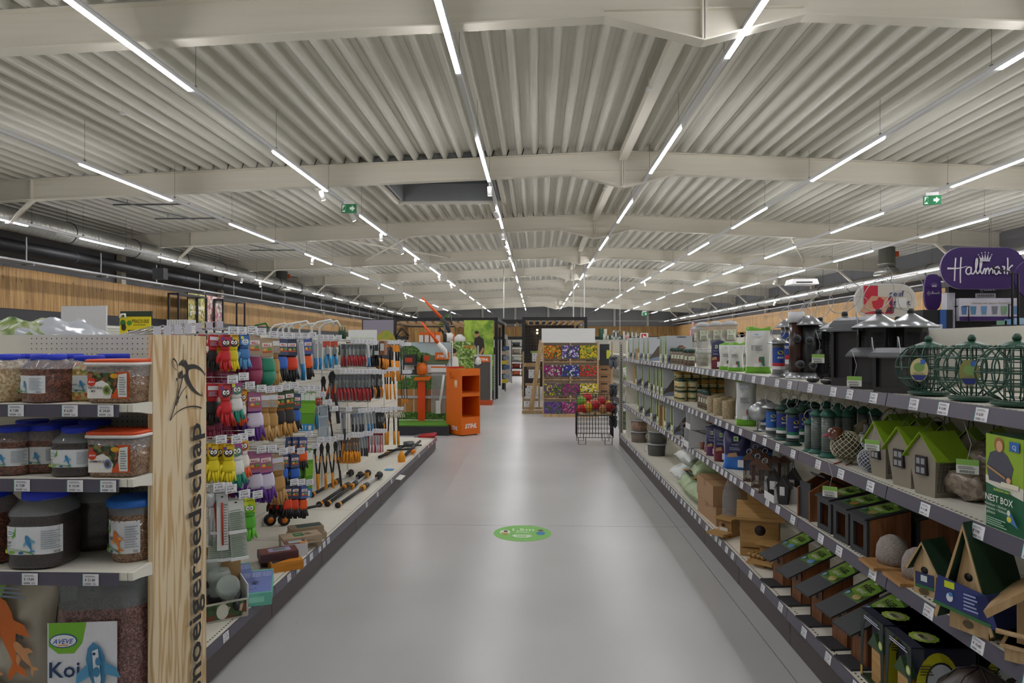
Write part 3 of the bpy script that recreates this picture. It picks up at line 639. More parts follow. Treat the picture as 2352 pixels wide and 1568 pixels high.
# bags
def bag(w, h, d, m, wr=.012, nx=14, nz=16, seed=1, topflat=True, crimp=.12, m2=None):
    r = random.Random(seed); b = MB(); vs = []; fs = []
    ph = [r.uniform(0, 6) for _ in range(6)]
    def prof(x, z):
        a = max(0, 1 - abs(x) ** 3.2) ** .6; c = max(0, 1 - max(0, (z - .6) / .4) ** 1.7) if topflat else max(0, 1 - abs(2 * z - 1) ** 3) ** .6
        if topflat and z < .08: c *= .75 + z * 3.1
        return a * max(c, .03)
    for side in (-1, 1):
        for j in range(nz + 1):
            for i in range(nx + 1):
                x = -1 + 2 * i / nx; z = j / nz
                k = prof(x, z); wv = wr * (math.sin(x * 5 + ph[0] + z * 7) + math.sin(z * 13 + ph[1] - x * 6) * .8 + math.sin(x * 17 + z * 9 + ph[2]) * .5) * (.4 + k)
                xw = x * w / 2 * (1 - .06 * math.sin(z * PI)) * (1 + .05 * math.sin(z * 9 + ph[3]) if abs(x) > .8 else 1)
                vs.append((xw, side * (d / 2 * k) + wv * .5, z * h + (wr * 1.2 * math.sin(x * 4 + ph[4]) if j == nz else 0)))
    o = (nx + 1) * (nz + 1)
    for j in range(nz):
        for i in range(nx):
            q = j * (nx + 1) + i; fs.append((q, q + 1, q + nx + 2, q + nx + 1)); fs.append((o + q, o + q + nx + 1, o + q + nx + 2, o + q + 1))
    for i in range(nx): q = nz * (nx + 1) + i; fs.append((q, q + 1, o + q + 1, o + q)); fs.append((i, o + i, o + i + 1, i + 1))
    for j in range(nz): q = j * (nx + 1); fs.append((q, q + nx + 1, o + q + nx + 1, o + q)); q += nx; fs.append((q, o + q, o + q + nx + 1, q + nx + 1))
    b.add(vs, fs, m, True)
    if m2 is not None:
        zc, mm = m2; k = b.mi(mm)
        for n_, f in enumerate(b.f):
            if sum(b.v[i][2] for i in f) / 4 > zc * h: b.m[n_] = k
    return b
film = M('#aab0b4', .12, 0, 0, 0, .45)
bk = bag(.38, .54, .17, granules('pale_koi_pellets', ['#5b3a35', '#7b5148', '#4a302e', '#8a6560'], 170, 1), .008, m2=(.72, film), seed=3)
p = Print(o=(0, -.098, 0), eps=.001); p.rect(-.16, .1, -.0, .37, '#e2e4ea'); p.poly([(-.155, .37), (-.155, .28), (-.12, .25), (-.06, .25), (-.03, .29), (-.015, .37)], '#74b52a')
p.ell(-.1, .3, .052, .028, '#1c4f9c').ell(-.1, .3, .048, .024, '#eef2f4').text('AVEVE', -.1, .29, .026, '#2c4fb0', .008, .35, al='c', w=.078).rect(-.12, -.08, .282, .286, '#e8a33a')
p.text('Koi', -.155, .16, .085, '#1b3a63', .015).text('6mm', -.15, .115, .032, '#1b3a63', .01); p.lines(-.15, -.03, .06, .1, 3, '#7c8ba0')
fishp(p, .03, .17, .25, '#3f82ab', 1.7, '#4f95bd'); p.poly([(.012, .26), (.034, .27), (.045, .15), (.035, .08), (.02, .15)], '#dfe6ee'); p.ell(.02, .25, .006, .006, '#1b3a63').ell(.035, .22, .01, .016, '#3f82ab').ell(.03, .18, .013, .02, '#3f82ab')
q = onY(238, 900, 2.68); thing('food_bag', 'clear bag of koi pellets with big blue koi print under the shelves', 'bag', [('bag_body', bk), ('label', p)], loc=(q.x, q.y, .2), rz=.12)
bk2 = bag(.4, .53, .15, granules('dark_red_pellets', ['#3b2320', '#573630', '#2c1c1b', '#6a453c'], 170, 1), .01, seed=8, m2=(.8, film))
q = onY(262, 900, 2.86); thing('food_bag', 'dark clear pellet bag standing behind the big koi bag', 'bag', [(None, bk2)], loc=(q.x, q.y, .2), rz=-.15)
bs = bag(.34, .53, .15, M('#bdb6a6', .35), .009, seed=5)
p = Print(o=(0, -.085, 0), eps=.001); p.poly([(-.1, .52), (-.13, .4), (-.1, .37), (-.04, .39), (.01, .5)], '#74a52a').ell(-.075, .42, .045, .03, '#1c4f9c').ell(-.075, .42, .04, .025, '#eef2f4').text('AVEVE', -.075, .41, .02, '#2c4fb0', .01, .3, al='c', w=.06)
p.text("Sticks", -.15, .335, .04, KN, .01, w=.1).text("Poissons d'étang", -.165, .29, .034, KN, .01, w=.26)
fishp(p, .02, .3, .3, '#d06a1c', 1.85); fishp(p, .1, .22, .14, '#cf9460', 2.3); fishp(p, -.08, .17, .15, '#dc9a6a', 2.6); fishp(p, -.12, .23, .09, '#e0b890', 2.4); p.lines(.0, .12, .45, .5, 3, '#7c8ba0')
p.poly([(-.16, .0), (.16, .0), (.16, .08), (.05, .1), (-.06, .12), (-.16, .15)], '#2c4a2a').ell(-.12, .09, .02, .017, '#d8c82c').ell(.0, .06, .03, .025, '#4a7d4a').ell(.08, .05, .035, .028, '#3f7048').ell(-.06, .05, .03, .028, '#3b3468')
q = onY(55, 900, 2.72); thing('food_bag', 'beige bag of pond fish sticks with orange fish at the left edge', 'bag', [('bag_body', bs), ('label', p)], loc=(q.x, q.y, .2), rz=-.15)
q = onY(-30, 900, 2.85); thing('food_bag', 'dark patterned food bag behind the beige fish bag', 'bag', [(None, bag(.34, .5, .14, M('#3c3a30', .4), .01, seed=6))], loc=(q.x, q.y, .2), rz=.2)
# wooden sign board
SW = 1.5
pine = woodmat('pine_plywood', '#dfcca9', '#c2a06c', ws=8, axis=2, dist=14.0)
tl = Vector((-1.538, 2.66, H + .045))
A = PI / 2 - .02; wd = .42; hh = tl.z
bd = MB().box(0, wd, 0, .022, -hh + .01, 0, pine)
p = Print(o=(0, 0, 0), eps=.0007); INK = '#221f1e'
def stroke(p, pts, w0, w1, m=INK):
    n = len(pts); L_, R_ = [], []; w0, w1 = w0 * SW, w1 * SW
    for i, (x, z) in enumerate(pts):
        a = pts[max(0, i - 1)]; b = pts[min(n - 1, i + 1)]; d = math.hypot(b[0] - a[0], b[1] - a[1]) or 1
        nx_, nz_ = -(b[1] - a[1]) / d, (b[0] - a[0]) / d; t = i / (n - 1); w_ = (w0 + (w1 - w0) * t) / 2 if w1 >= 0 else w0 / 2 * math.sin(PI * (t * .9 + .08))
        L_.append((x + nx_ * w_, z + nz_ * w_)); R_.append((x - nx_ * w_, z - nz_ * w_))
    for i in range(n - 1): p.mb.add([p.p(*L_[i]), p.p(*R_[i]), p.p(*R_[i + 1]), p.p(*L_[i + 1])], [(0, 1, 2, 3)], m)
    p.l += 1
def B3(a, b, c, d, n=12): return [tuple((1 - t) ** 3 * a[i] + 3 * (1 - t) ** 2 * t * b[i] + 3 * (1 - t) * t * t * c[i] + t ** 3 * d[i] for i in (0, 1)) for t in [k / n for k in range(n + 1)]]
# coordinates of the emblem: crop pixels (x-1068, y-275) of a 405 px wide board
def E(x, y): return ((x - 1068) / 405 * wd, -(y - 275) * .00058)
def BZ(*q): return B3(*[E(*a) for a in q])
stroke(p, BZ((1285, 340), (1284, 390), (1284, 440), (1284, 475)), .002, .003)
stroke(p, BZ((1282, 478), (1265, 480), (1255, 485), (1248, 500)), .02, .002); stroke(p, BZ((1285, 478), (1312, 505), (1318, 530), (1310, 560)), .022, .012)
stroke(p, BZ((1312, 520), (1380, 490), (1440, 540), (1456, 585)), .017, .002); stroke(p, BZ((1456, 588), (1458, 580), (1460, 572), (1462, 562)), .004, .001)
stroke(p, BZ((1300, 560), (1310, 640), (1370, 720), (1432, 745)), .022, .002); stroke(p, BZ((1432, 750), (1433, 735), (1428, 722), (1422, 712)), .004, .001)
stroke(p, BZ((1270, 552), (1250, 560), (1244, 575), (1240, 590)), .016, .002); stroke(p, BZ((1300, 572), (1280, 580), (1255, 588), (1240, 590)), .01, .002)
stroke(p, BZ((1268, 580), (1250, 660), (1235, 720), (1175, 890)), .006, .004); stroke(p, BZ((1225, 590), (1235, 700), (1235, 740), (1228, 770)), .002, .006)
stroke(p, BZ((1300, 655), (1265, 680), (1240, 720), (1215, 790)), .002, .005); stroke(p, BZ((1172, 892), (1220, 810), (1330, 790), (1418, 842)), .002, .005)
stroke(p, BZ((1190, 445), (1175, 480), (1190, 510), (1216, 530)), .003, .002); stroke(p, BZ((1190, 445), (1215, 460), (1225, 490), (1218, 532)), .006, .003); stroke(p, BZ((1220, 530), (1222, 560), (1224, 580), (1225, 600)), .002, .002)
for x, z, r in ((1325, 452, .0025), (1212, 598, .005), (1286, 736, .006)): e = E(x, z); p.ell(e[0], e[1], r, r * 1.5, INK, 10)
e = E(1306, 562); p.ell(e[0], e[1], .004, .005, '#d9c39a', 10)
# vertical lettering reading upwards
p.text('Snoeigereedschap', .345, -1.625, .148, INK, .018, rot=PI / 2, w=1.235)
SW = 1
thing('wooden_sign_board', 'tall pale plywood board lettered Snoeigereedschap at the end of the gondola', 'sign', [('board', bd), ('lettering', p)], loc=(tl.x, tl.y, tl.z), rz=A)
# ======================= goods on the aisle side of the left gondola =======================
def mk_glove(key, back, dip, cuff, card, face=None, mitt=False, cat='glove', nm='garden_gloves', txt=None):
    """pair of gloves hanging fingers down from a printed card; unit height 1"""
    b = MB(); b2 = MB(); b3 = MB()
    for dy, dx in ((0, 0), (.05, .03)):
        o = (dx, dy, 0)
        b3.lathe([(.115, -.42), (.12, -.36), (.13, -.24), (.12, -.18)], cuff, 12, c=o, sy=.35)
        b.lathe([(.15, -.72), (.158, -.64), (.15, -.5), (.115, -.41), (.11, -.36)], back, 12, c=o, sy=.3)
        if mitt:
            b2.lathe([(.02, -1), (.1, -.97), (.15, -.88), (.17, -.7)], dip, 12, c=o, sy=.4)
        else:
            for i, (fx, L) in enumerate(((-.115, .22), (-.04, .29), (.04, .3), (.115, .24))):
                x = dx + fx; w_ = .05 * math.sin(i * 2.1 + dy * 40 + len(key)); b2.tube([(x * .9, dy, -.69), (x * 1.05 + w_ * .4, dy - .01, -.68 - L * .6), (x * 1.1 + w_, dy - .05, -.70 - L)], [.042, .038, .024], dip, 6)
        b2.tube([(dx - .14, dy, -.52), (dx - .2, dy - .01, -.62), (dx - .23, dy - .03, -.76)], [.05, .048, .03], dip, 6)
    cl_ = -.38 if txt else -.3
    cd_ = MB().prism([(-.12, 0), (-.1, .02), (.1, .02), (.12, 0), (.135, cl_), (-.135, cl_)], (0, -.06, 0), (1, 0, 0), (0, 0, 1), .12, card)
    p = Print(o=(0, -.0605, 0), eps=.002)
    if face:
        p.ell(0, -.22, .12, .1, face); 
        for s in (-1, 1): p.ell(s * .045, -.2, .042, .055, '#f6f6f4', 12).ell(s * .035, -.205, .016, .022, '#151515', 8)
        p.poly([(-.02, -.26), (.02, -.26), (0, -.285)], '#f4b43a').rect(-.13, -.05, -.14, -.06, '#5b3f93' if face == '#28282a' else '#d9e04a').text('garden', 0, -.03, .05, '#3a2a1a', .01, al='c')
    elif txt:
        p.rect(-.1, .1, -.17, -.09, '#f2f0ec').text(txt, 0, -.16, .07, '#c43a2a', .03, al='c').ell(-.05, -.24, .04, .03, '#e8b84a').ell(.05, -.23, .04, .035, '#6e9a4a').rect(-.1, .1, -.295, -.265, '#d2572c')
    else:
        p.rect(-.12, .12, -.14, -.04, '#dfe3ea').lines(-.1, .1, -.28, -.16, 4, '#9fb0c8')
    kind(key, nm, cat, [('card', cd_), ('print', p, 0), ('cuff', b3), ('glove_back', b), ('fingers', b2)])
mk_glove('g_lady', '#c41c24', '#b81820', '#c41c24', '#b8343c', '#28282a'); mk_glove('g_bee', '#e0cc1a', '#e0cc1a', '#e0cc1a', '#e2b81e', '#28282a')
mk_glove('g_bear', '#3d78b8', '#5b9bd0', '#2f5f9c', '#3f6fb8', '#7fb0dd'); mk_glove('g_teal', '#e6e9e4', '#1f8a78', '#e6e9e4', '#a04a8c', '#3f7d68')
mk_glove('g_fox', '#e9e2d8', '#d9571e', '#e9e2d8', '#dda32a', '#8a4a22'); mk_glove('g_mar', '#93305a', '#8a2a4c', '#e6dfe2', '#b8a08a', None, True, txt='4ALL'); mk_glove('g_ladb', '#1c1a1b', '#1c1a1b', '#b3202a', '#b3202a')
mk_glove('g_marf', '#82274a', '#8a2a4c', '#82274a', '#8a2a4c', None, False); mk_glove('g_grn', '#248a6c', '#1f7d62', '#e8ebe4', '#b09c7c', None, True, txt='4ALL')
mk_glove('g_tan', '#b58b4c', '#b88f52', '#a17638', '#b09872'); mk_glove('g_tano', '#2a2826', '#b88b46', '#c96a1c', '#3a4a2a', txt='PRO')
mk_glove('g_pur', '#d9d2e4', '#5b2c86', '#6a3a94', '#a8688c', txt='4ALL'); mk_glove('g_blu', '#2f66c4', '#18181c', '#2a2c38', '#4a5578', txt='PRO')
mk_glove('g_ora', '#ea5a12', '#1c1a1c', '#1c1a1c', '#4d5f9e', txt='GRIP'); mk_glove('g_lime', '#58b032', '#6cc23c', '#58b032', '#c4d41e', '#5fae2c')
mk_glove('g_red', '#e0401a', '#19191b', '#19191b', '#3a3f58', txt='GRIP')
# small hanging tools, unit height 1, wide enough to read
def pack(key, w, body, top='#26272b', nm='tool_pack', cat='tool', extra=None, clearpack=False, d=.06):
    b = MB().prism([(-w / 2, 0), (w / 2, 0), (w / 2, -1), (-w / 2, -1)], (0, 0, 0), (1, 0, 0), (0, 0, 1), d * .3, body)
    p = Print(o=(0, 0, 0), eps=.004); p.rect(-w * .46, w * .46, -.22, -.02, top).ell(0, -.05, .02, .012, '#0d0d0e')
    e = MB()
    if extra: extra(e, w, p)
    kind(key, nm, cat, [('backing_card', b), ('print', p, 0)] + ([('tool', e)] if extra else []))
def sec(hc, bc='#8f949a', bk='#28282c'):
    def f(e, w, p):
        for s in (-1, 1):
            e.tube([(s * .02, -.06, -.5), (s * .07, -.07, -.68), (s * .06, -.07, -.95)], [.035, .045, .032], hc, 7)
        e.prism([(-.03, -.52), (.05, -.52), (.07, -.35), (.02, -.14), (-.01, -.16), (-.04, -.35)], (0, -.09, 0), (1, 0, 0), (0, 0, 1), .03, M(bc, .25, .8)); e.tube([(0, -.13, -.5), (0, -.05, -.5)], .03, bk, 8)
    return f
pack('sec_r', .24, M('#9aa39a', .25), '#55585c', 'secateurs', 'secateurs', sec('#a81e28')); pack('sec_b', .22, '#3a3c40', '#1c1d20', 'secateurs', 'secateurs', sec('#18181a'))
pack('sec_o', .22, '#c9ccd0', '#2a2b2e', 'secateurs', 'secateurs', sec('#e08a12')); pack('sec_t', .3, '#d4d6d0', '#c4482a', 'secateurs', 'secateurs', sec('#2a8fc4'))
def blade(hc, bc='#a9adb2'):
    def f(e, w, p):
        e.prism([(-w * .28, -.05), (w * .3, -.12), (w * .2, -.62), (-w * .2, -.62)], (0, -.05, 0), (1, 0, 0), (0, 0, 1), .02, M(bc, .3, .8)); e.tube([(0, -.06, -.6), (.01, -.06, -.8), (-.02, -.06, -1.0)], [.05, .045, .05], hc, 8)
    return f
pack('saw_b', .22, '#e4e5e2', '#d6d8d6', 'pruning_saw', 'saw', blade('#1f7fb8')); pack('saw_o', .2, '#2c2c30', '#e0851a', 'pruning_saw', 'saw', blade('#e08a12', '#4a4a4e')); pack('knife', .2, '#c6c9cf', '#7f8fae', 'hand_tool_pack', 'tool', blade('#2a2a2e'))
pack('redcard', .3, '#b0222a', '#8c1820', 'tool_card', 'tool', blade('#d6d9de', '#d6d9de')); pack('orapack', .26, '#c9863a', '#55504a', 'tool_card', 'tool', sec('#e5981c'))
pack('greenpack', .3, '#5f9e1e', '#e6ede0', 'green_shears_pack', 'pack', lambda e, w, p: p.rect(-.14, .14, -1, -.82, '#2f86b8').rect(-.06, .06, -.97, -.86, '#f0f0f0').rect(-.14, .14, -.55, -.3, '#77b52a'))
pack('ruler', .2, '#dfe2e2', '#c6ccd0', 'garden_thermometer', 'thermometer', lambda e, w, p: (e.tube([(0, -.02, -.15), (0, -.02, -.9)], .018, '#b03a2a', 5), p.lines(.02, .09, -.9, -.15, 16, '#4a4a4e', .2)))
pack('strips', .22, '#aeb6ae', '#e4e6e4', 'plant_label_pack', 'pack', lambda e, w, p: (p.lines(-.09, .09, -.5, -.15, 10, '#6f8a6f', .3), p.lines(-.09, .09, -.95, -.6, 10, '#6f8a6f', .3), e.box(-.12, .12, -.04, 0, -.56, -.52, '#e9ebee'), e.box(-.12, .12, -.05, 0, -1.0, -.96, '#e9ebee')))
# bare tools
def lop(key, hc, gc, ac, L=1):
    G = []; h = MB()
    for s in (-1, 1):
        b = MB(); g = MB(); G += [('arm', b), ('grip', g, len(G))]
        b.tube([(s * .03, 0, -.2), (s * .07, 0, -.45), (s * .12, 0, -.7)], [.024, .03, .032], hc, 8)
        g.tube([(s * .12, 0, -.66), (s * .13, 0, -.8), (s * .15, 0, -1.0)], [.036, .042, .04], gc, 8); g.box(s * .06 - .012, s * .06 + .012, -.04, -.02, -.42, -.28, ac)
    h.prism([(-.05, -.22), (.05, -.22), (.08, -.1), (.03, 0), (-.03, -.02), (-.07, -.1)], (0, -.015, 0), (1, 0, 0), (0, 0, 1), .03, M('#3a3b3e', .35, .6)); h.cyl((0, -.05, -.2), (0, .05, -.2), .03, '#202022', 8)
    kind(key, 'loppers', 'loppers', G + [('blade', h)])
lop('lopb', '#33353a', '#2b2d33', '#e8641c'); lop('lopy', '#1b1b1d', '#e3940f', '#e3940f'); lop('lopk', '#202124', '#1b1b1d', '#e3940f')
b = MB(); b.tube([(0, 0, 0), (0, 0, -.62)], .022, '#1c1c1e', 8); g = MB().tube([(0, 0, -.6), (0, 0, -1)], [.035, .04], '#d48a12', 8)
h = MB(); 
for i in range(5): h.tube([(0, 0, -.12), (-.12 + .06 * i, -.06, -.02), (-.16 + .08 * i, -.12, -.2)], .014, '#cfc8b8', 5)
kind('cult', 'hand_cultivator', 'garden tool', [('handle', b), ('grip', g), ('tines', h)])
kind('stick', 'long_tool', 'garden tool', [('shaft', MB().tube([(0, 0, 0), (0, 0, -.85)], .012, '#1b1b1d', 6)), ('grip', MB().tube([(0, 0, -.85), (0, 0, -1)], .022, '#e08a12', 6))])
kind('longo', 'pruning_hook', 'garden tool', [('shaft', MB().tube([(0, 0, 0), (0, 0, -.45)], .03, '#1f1f22', 7)), ('grip', MB().tube([(0, 0, -.45), (.02, 0, -1)], [.035, .03], '#e08a12', 7)), ('clip', MB().box(-.04, .04, -.05, 0, -.2, -.02, '#e08a12'))])
oc = MB().prism([(-.15, 0), (.15, 0), (.15, -1), (-.15, -1)], (0, 0, 0), (1, 0, 0), (0, 0, 1), .08, M('#aebac4', .1, 0, 0, 0, .6)); og = MB()
for z in (0, -.33, -.66, -.98): og.box(-.16, .16, -.01, .09, z - .02, z, '#cfd8de')
for x in (-.16, .145): og.box(x, x + .015, -.01, .09, -1, 0, '#cfd8de')
kind('organ', 'storage_case', 'case', [('case', oc), ('frame', og)])
spn = MB().lathe([(.02, 0), (.1, -.04), (.13, -.14), (.1, -.25), (.02, -.3)], M('#b4b8bc', .25, .3), 14, sy=.5).tube([(0, 0, -.28), (0, 0, -1)], .02, M('#a9adb2', .25, .7), 6)
kind('scoop', 'metal_scoop', 'tool', [(None, spn)])
# hooks: double prong with a price tag
hk = MB().tube([(-.40, 0, 0), (0, 0, 0), (.02, 0, .022)], .0028, wireM, 5).tube([(-.40, 0, .035), (.03, 0, .035)], .0024, wireM, 5)
hook_me = hk.mesh('display_hook'); nhook = [0]
def hook(p):
    o = raw('display_hook', hook_me, g1); o.location = (p.x, p.y, p.z)
    price(o, (.03, 0, .0), rz=.9, s=1.05)
seen_lab = {}
def hang(key, px, yt, yb, X, desc, row, rz=.85, n=1, dx=.045, hk_=True, wd=1.0, jig=.12):
    """one hook with n items in file; front one named apart from those behind"""
    p = onX(px, yt, X); h = (yb - yt) / F * depth(p)
    if hk_: hook(Vector((X + .02, p.y, p.z)))
    k = ', ' + row
    lb = desc + k; c = seen_lab.get(lb, 0); seen_lab[lb] = c + 1
    if c: lb = '%s%s, %s such from the sign' % (desc, k, th(c))
    for i in range(n):
        put('g_ladb' if key == 'g_lady' and i % 2 else key, (p.x - i * dx, p.y + R.uniform(-.006, .006) * i, p.z - .005), lb + ('' if n == 1 else ', in front' if i == 0 else ', %s from the front' % th(i)), rz=rz + R.uniform(-jig, jig) * (1.6 if i else .8), ry=R.uniform(-.07, .07), rx=R.uniform(-.08, .04), s=(h * wd * R.uniform(.92, 1.06), h, h), group='goods hung on hooks, ' + row)
R1_, R2_, R3_, R4_ = 'top row', 'second row', 'third row', 'lowest row'
X_ = -1.8
hang('g_lady', 517, 768, 852, X_, 'red ladybird children glove', R1_, n=5, dx=.07); hang('g_bee', 536, 768, 850, X_, 'yellow bee children glove with goggle eyes', R1_, n=3); hang('g_bear', 561, 766, 846, X_, 'blue bear children glove', R1_, n=4, dx=.05)
for i, px in enumerate((480, 497, 515, 533, 552)): hang('g_marf', px, 820, 884, X_ - .12, 'maroon glove low behind the ladybird gloves', R1_, hk_=False)
hang('g_mar', 583, 770, 882, X_, 'maroon dipped glove with patterned card', R1_, n=3, rz=.7); hang('g_grn', 611, 776, 884, X_, 'green dipped glove with patterned card', R1_, n=4, rz=.7, dx=.06); hang('g_tan', 627, 777, 885, X_, 'tan leather glove', R1_, n=3)
hang('g_blu', 648, 778, 872, X_, 'blue and black work glove', R1_, n=3); hang('g_red', 668, 778, 875, X_, 'red and black work glove', R1_, n=4, dx=.05); hang('saw_b', 687, 778, 872, X_, 'long blade with blue handle', R1_, n=2); hang('g_ora', 704, 776, 870, X_, 'bright orange grip glove', R1_, n=3)
for i, px in enumerate((722, 733, 747, 765)): hang('saw_b' if i < 2 else 'sec_t', px, 781, 847, X_, 'blue-handled cutter on white card' if i > 1 else 'folding saw on white card', R1_, n=2, wd=1.3)
hang('lopb', 762, 850, 972, X_, 'big dark loppers with orange marks', 'hook under the cutters', wd=.9, rz=.6); hang('lopb', 742, 862, 968, X_ - .1, 'dark loppers with blue tip behind the big ones', 'hook under the cutters', wd=.7, rz=.6, hk_=False)
for i, px in enumerate((800, 809, 818, 827, 836)): hang('sec_r', px, 789, 842, X_, 'red-handled secateurs in clear pack', R1_, wd=1.0, n=2)
hang('saw_b', 844, 790, 840, X_, 'blue blade pack beside the red secateurs', R1_)
for i, px in enumerate((850, 856, 862)): hang('sec_b', px, 792, 842, X_, 'black-handled secateurs pack', R1_, n=2)
for i, px in enumerate((868, 875, 882, 889, 896)): hang('saw_o', px, 790, 842 + i * 2, X_, 'orange-handled pruning tool', R1_, n=2, wd=1.2)
for i, px in enumerate((902, 909, 915)): hang('longo', px, 790, 874, X_, 'long orange and black pruning hook', R1_, wd=1.0)
for i, px in enumerate((919, 923, 927, 931)): hang('stick', px, 794, 872, X_ + .05, 'thin black rod with orange end', R1_)
hang('g_lady', 515, 880, 976, X_, 'red ladybird children glove', R2_, n=5, dx=.07); hang('g_teal', 541, 873, 968, X_, 'white and teal frog children glove', R2_, n=2); hang('g_fox', 556, 893, 976, X_ - .03, 'orange fox children glove', R2_, n=2)
for i, px in enumerate((484, 500, 517, 534, 550)): hang('g_marf', px, 940, 1006, X_ - .12, 'maroon glove low under the ladybird gloves', R2_, hk_=False)
hang('g_pur', 583, 900, 1010, X_, 'white and purple dipped glove', R2_, n=2, rz=.7); hang('g_tan', 603, 902, 1008, X_, 'tan leather glove', R2_, n=3); hang('g_tan', 622, 900, 1011, X_, 'tan leather glove', R2_, n=3); hang('g_tano', 641, 896, 1002, X_, 'tan glove with orange palm', R2_, n=2); hang('g_tano', 661, 893, 1000, X_, 'tan glove with black card', R2_, n=3)
hang('g_blu', 679, 903, 990, X_, 'blue and black work glove', R2_, n=2)
for i, px in enumerate((688, 701, 715)): hang('greenpack', px, 898, 988, X_, 'tall green pack', R2_, n=1, wd=.85)
hang('sec_t', 727, 912, 985, X_, 'blue shear on dark card', R2_, n=2); hang('organ', 741, 930, 1004, X_ + .05, 'clear compartment case', R2_, wd=1.1); hang('lopk', 757, 944, 1012, X_, 'black loppers with blue card', R2_, wd=.7)
for i, px in enumerate((776, 784, 792, 800, 808, 817, 828, 836, 845)): hang('sec_r', px, 858, 922 - (i % 2) * 2, X_, 'red-handled secateurs in tall pack', R2_, n=2)
for i, px in enumerate((852, 858, 866, 873)): hang('sec_o' if i % 2 else 'sec_b', px, 858, 914, X_, 'black and orange shears pack', R2_, n=2)
for i, px in enumerate((884, 890, 897, 903)): hang('longo', px, 852, 916, X_, 'orange-gripped hand tool', R2_)
for i, px in enumerate((920, 926, 932)): hang('stick', px, 858, 925, X_ + .1, 'thin red and black rod', R2_)
hang('g_bee', 488, 1018, 1106, X_ - .02, 'yellow bee children glove', R3_, n=2); hang('g_bee', 524, 1018, 1108, X_ + .04, 'yellow bee children glove', R3_, n=4, dx=.06, rz=.6)
hang('g_teal', 539, 1012, 1118, X_, 'white and teal frog children glove', R3_, n=2); hang('g_fox', 555, 1002, 1100, X_, 'orange fox children glove on yellow card', R3_, n=2)
for i, px in enumerate((520, 556)): hang('g_marf', px, 1060, 1150, X_ - .15, 'maroon glove low behind the fox glove', R3_, hk_=False)
hang('g_pur', 583, 1040, 1152, X_, 'white and purple dipped glove', R3_, n=3, rz=.6); hang('g_pur', 608, 1038, 1154, X_ + .05, 'white and purple dipped glove', R3_, n=3, rz=.6); hang('g_tan', 634, 1044, 1158, X_, 'tan leather glove', R3_, n=2)
hang('g_blu', 652, 1040, 1120, X_, 'navy and black work glove', R3_, n=3); hang('g_blu', 676, 1042, 1118, X_, 'bright blue and black work glove', R3_, n=2, rz=.7); hang('g_ora', 695, 1003, 1078, X_, 'bright orange grip glove', R3_, n=3, rz=.7)
hang('greenpack', 711, 1030, 1140, X_, 'tall green pack', R3_, n=2, wd=.7)
for i, (px, yt, yb) in enumerate(((722, 1016, 1122), (738, 1016, 1122), (752, 1014, 1120), (770, 1010, 1116))): hang('lopy' if i < 3 else 'lopk', px, yt, yb, X_, 'black loppers with yellow grips' if i < 3 else 'all black loppers', R3_, wd=.62, rz=.6)
hang('knife', 789, 945, 1008, X_, 'narrow dark tool pack', R3_)
for i, px in enumerate((818, 825, 833, 842, 850, 857)): hang('saw_b' if i in (3, 4) else 'knife', px, 948 - i, 990, X_, 'small blade pack', R3_, n=2, wd=1.1)
for i, px in enumerate((866, 872, 878)): hang('sec_o' if i == 2 else 'sec_b', px, 946, 992, X_, 'small black clip pack', R3_, wd=1.1)
for i, px in enumerate((884, 894, 904, 914)): hang('cult', px, 942, 1020, X_, 'grey hand cultivator with orange grip', R3_, rz=.4 + .2 * i)
for i, px in enumerate((794, 800, 806, 812, 818)): hang('orapack', px, 1004, 1062, X_, 'small orange-handled snips', R4_, n=2, wd=1.1)
for i, px in enumerate((778, 786)): hang('knife', px, 1010, 1048, X_ - .05, 'small dark tool pack', R4_)
for i, px in enumerate((828, 834, 841)): hang('knife', px, 1000, 1046, X_, 'silver bladed tool pack', R4_, n=2)
for i, px in enumerate((850, 856, 862, 868, 874)): hang('redcard', px, 994, 1038, X_, 'red topped card of slim tools', R4_, wd=1.1)
for i, px in enumerate((660, 677, 697)): hang('g_ora' if i == 2 else 'g_red', px, 1114, 1188, X_ + .02, 'orange and black grip glove', R4_, n=3, dx=.05)
hang('g_lime', 573, 1144, 1240, X_ + .1, 'lime green children glove in clear bag', R4_, n=2, rz=.6)
for i, px in enumerate((482, 492, 500)): hang('scoop', px, 1128, 1250, X_ + .05, 'long metal scoop', R4_, wd=.8)
hang('ruler', 510, 1132, 1262, X_ + .1, 'white garden thermometer', R4_, n=2, rz=.5); hang('strips', 541, 1144, 1284, X_ + .16, 'tall pack of plant labels', R4_, n=3, rz=.5, wd=1.1)
# things lying on the base shelf
def onbase(px, py, z=.2): return onZ(px, py, z)
def tele(i, p0, p1, lb):
    a, b = onbase(*p0, .225), onbase(*p1, .235); d = (b - a); L = d.length; yaw = math.atan2(d.y, d.x)
    K = '#1c1c1f'; O = '#e2940f'
    thing('telescopic_cutter', lb, 'garden tool', [('pole', MB().tube([(0.05, 0, 0), (L * .62, 0, .004)], .016, K, 10)), ('inner_pole', MB().tube([(L * .6, 0, .004), (L * .96, 0, .01)], .012, M('#b9bcc0', .3, .8), 10)),
        ('end_cap', MB().tube([(-.005, 0, 0), (.0, 0, 0)], .027, K, 14).tube([(0, 0, 0), (.05, 0, 0)], [.028, .022], O, 14)), ('clamp', MB().tube([(L * .55, 0, .004), (L * .66, 0, .004)], [.03, .028], K, 10).tube([(L * .53, 0, .004), (L * .56, 0, .004)], .031, O, 10)),
        ('head', MB().tube([(L * .94, 0, .01), (L, .0, .02), (L * 1.04, 0, .01)], [.02, .04, .025], K, 8).box(L * .93, L * .97, -.025, .025, -.01, .035, O if i == 1 else K))], loc=a, rz=yaw, group='telescopic cutters')
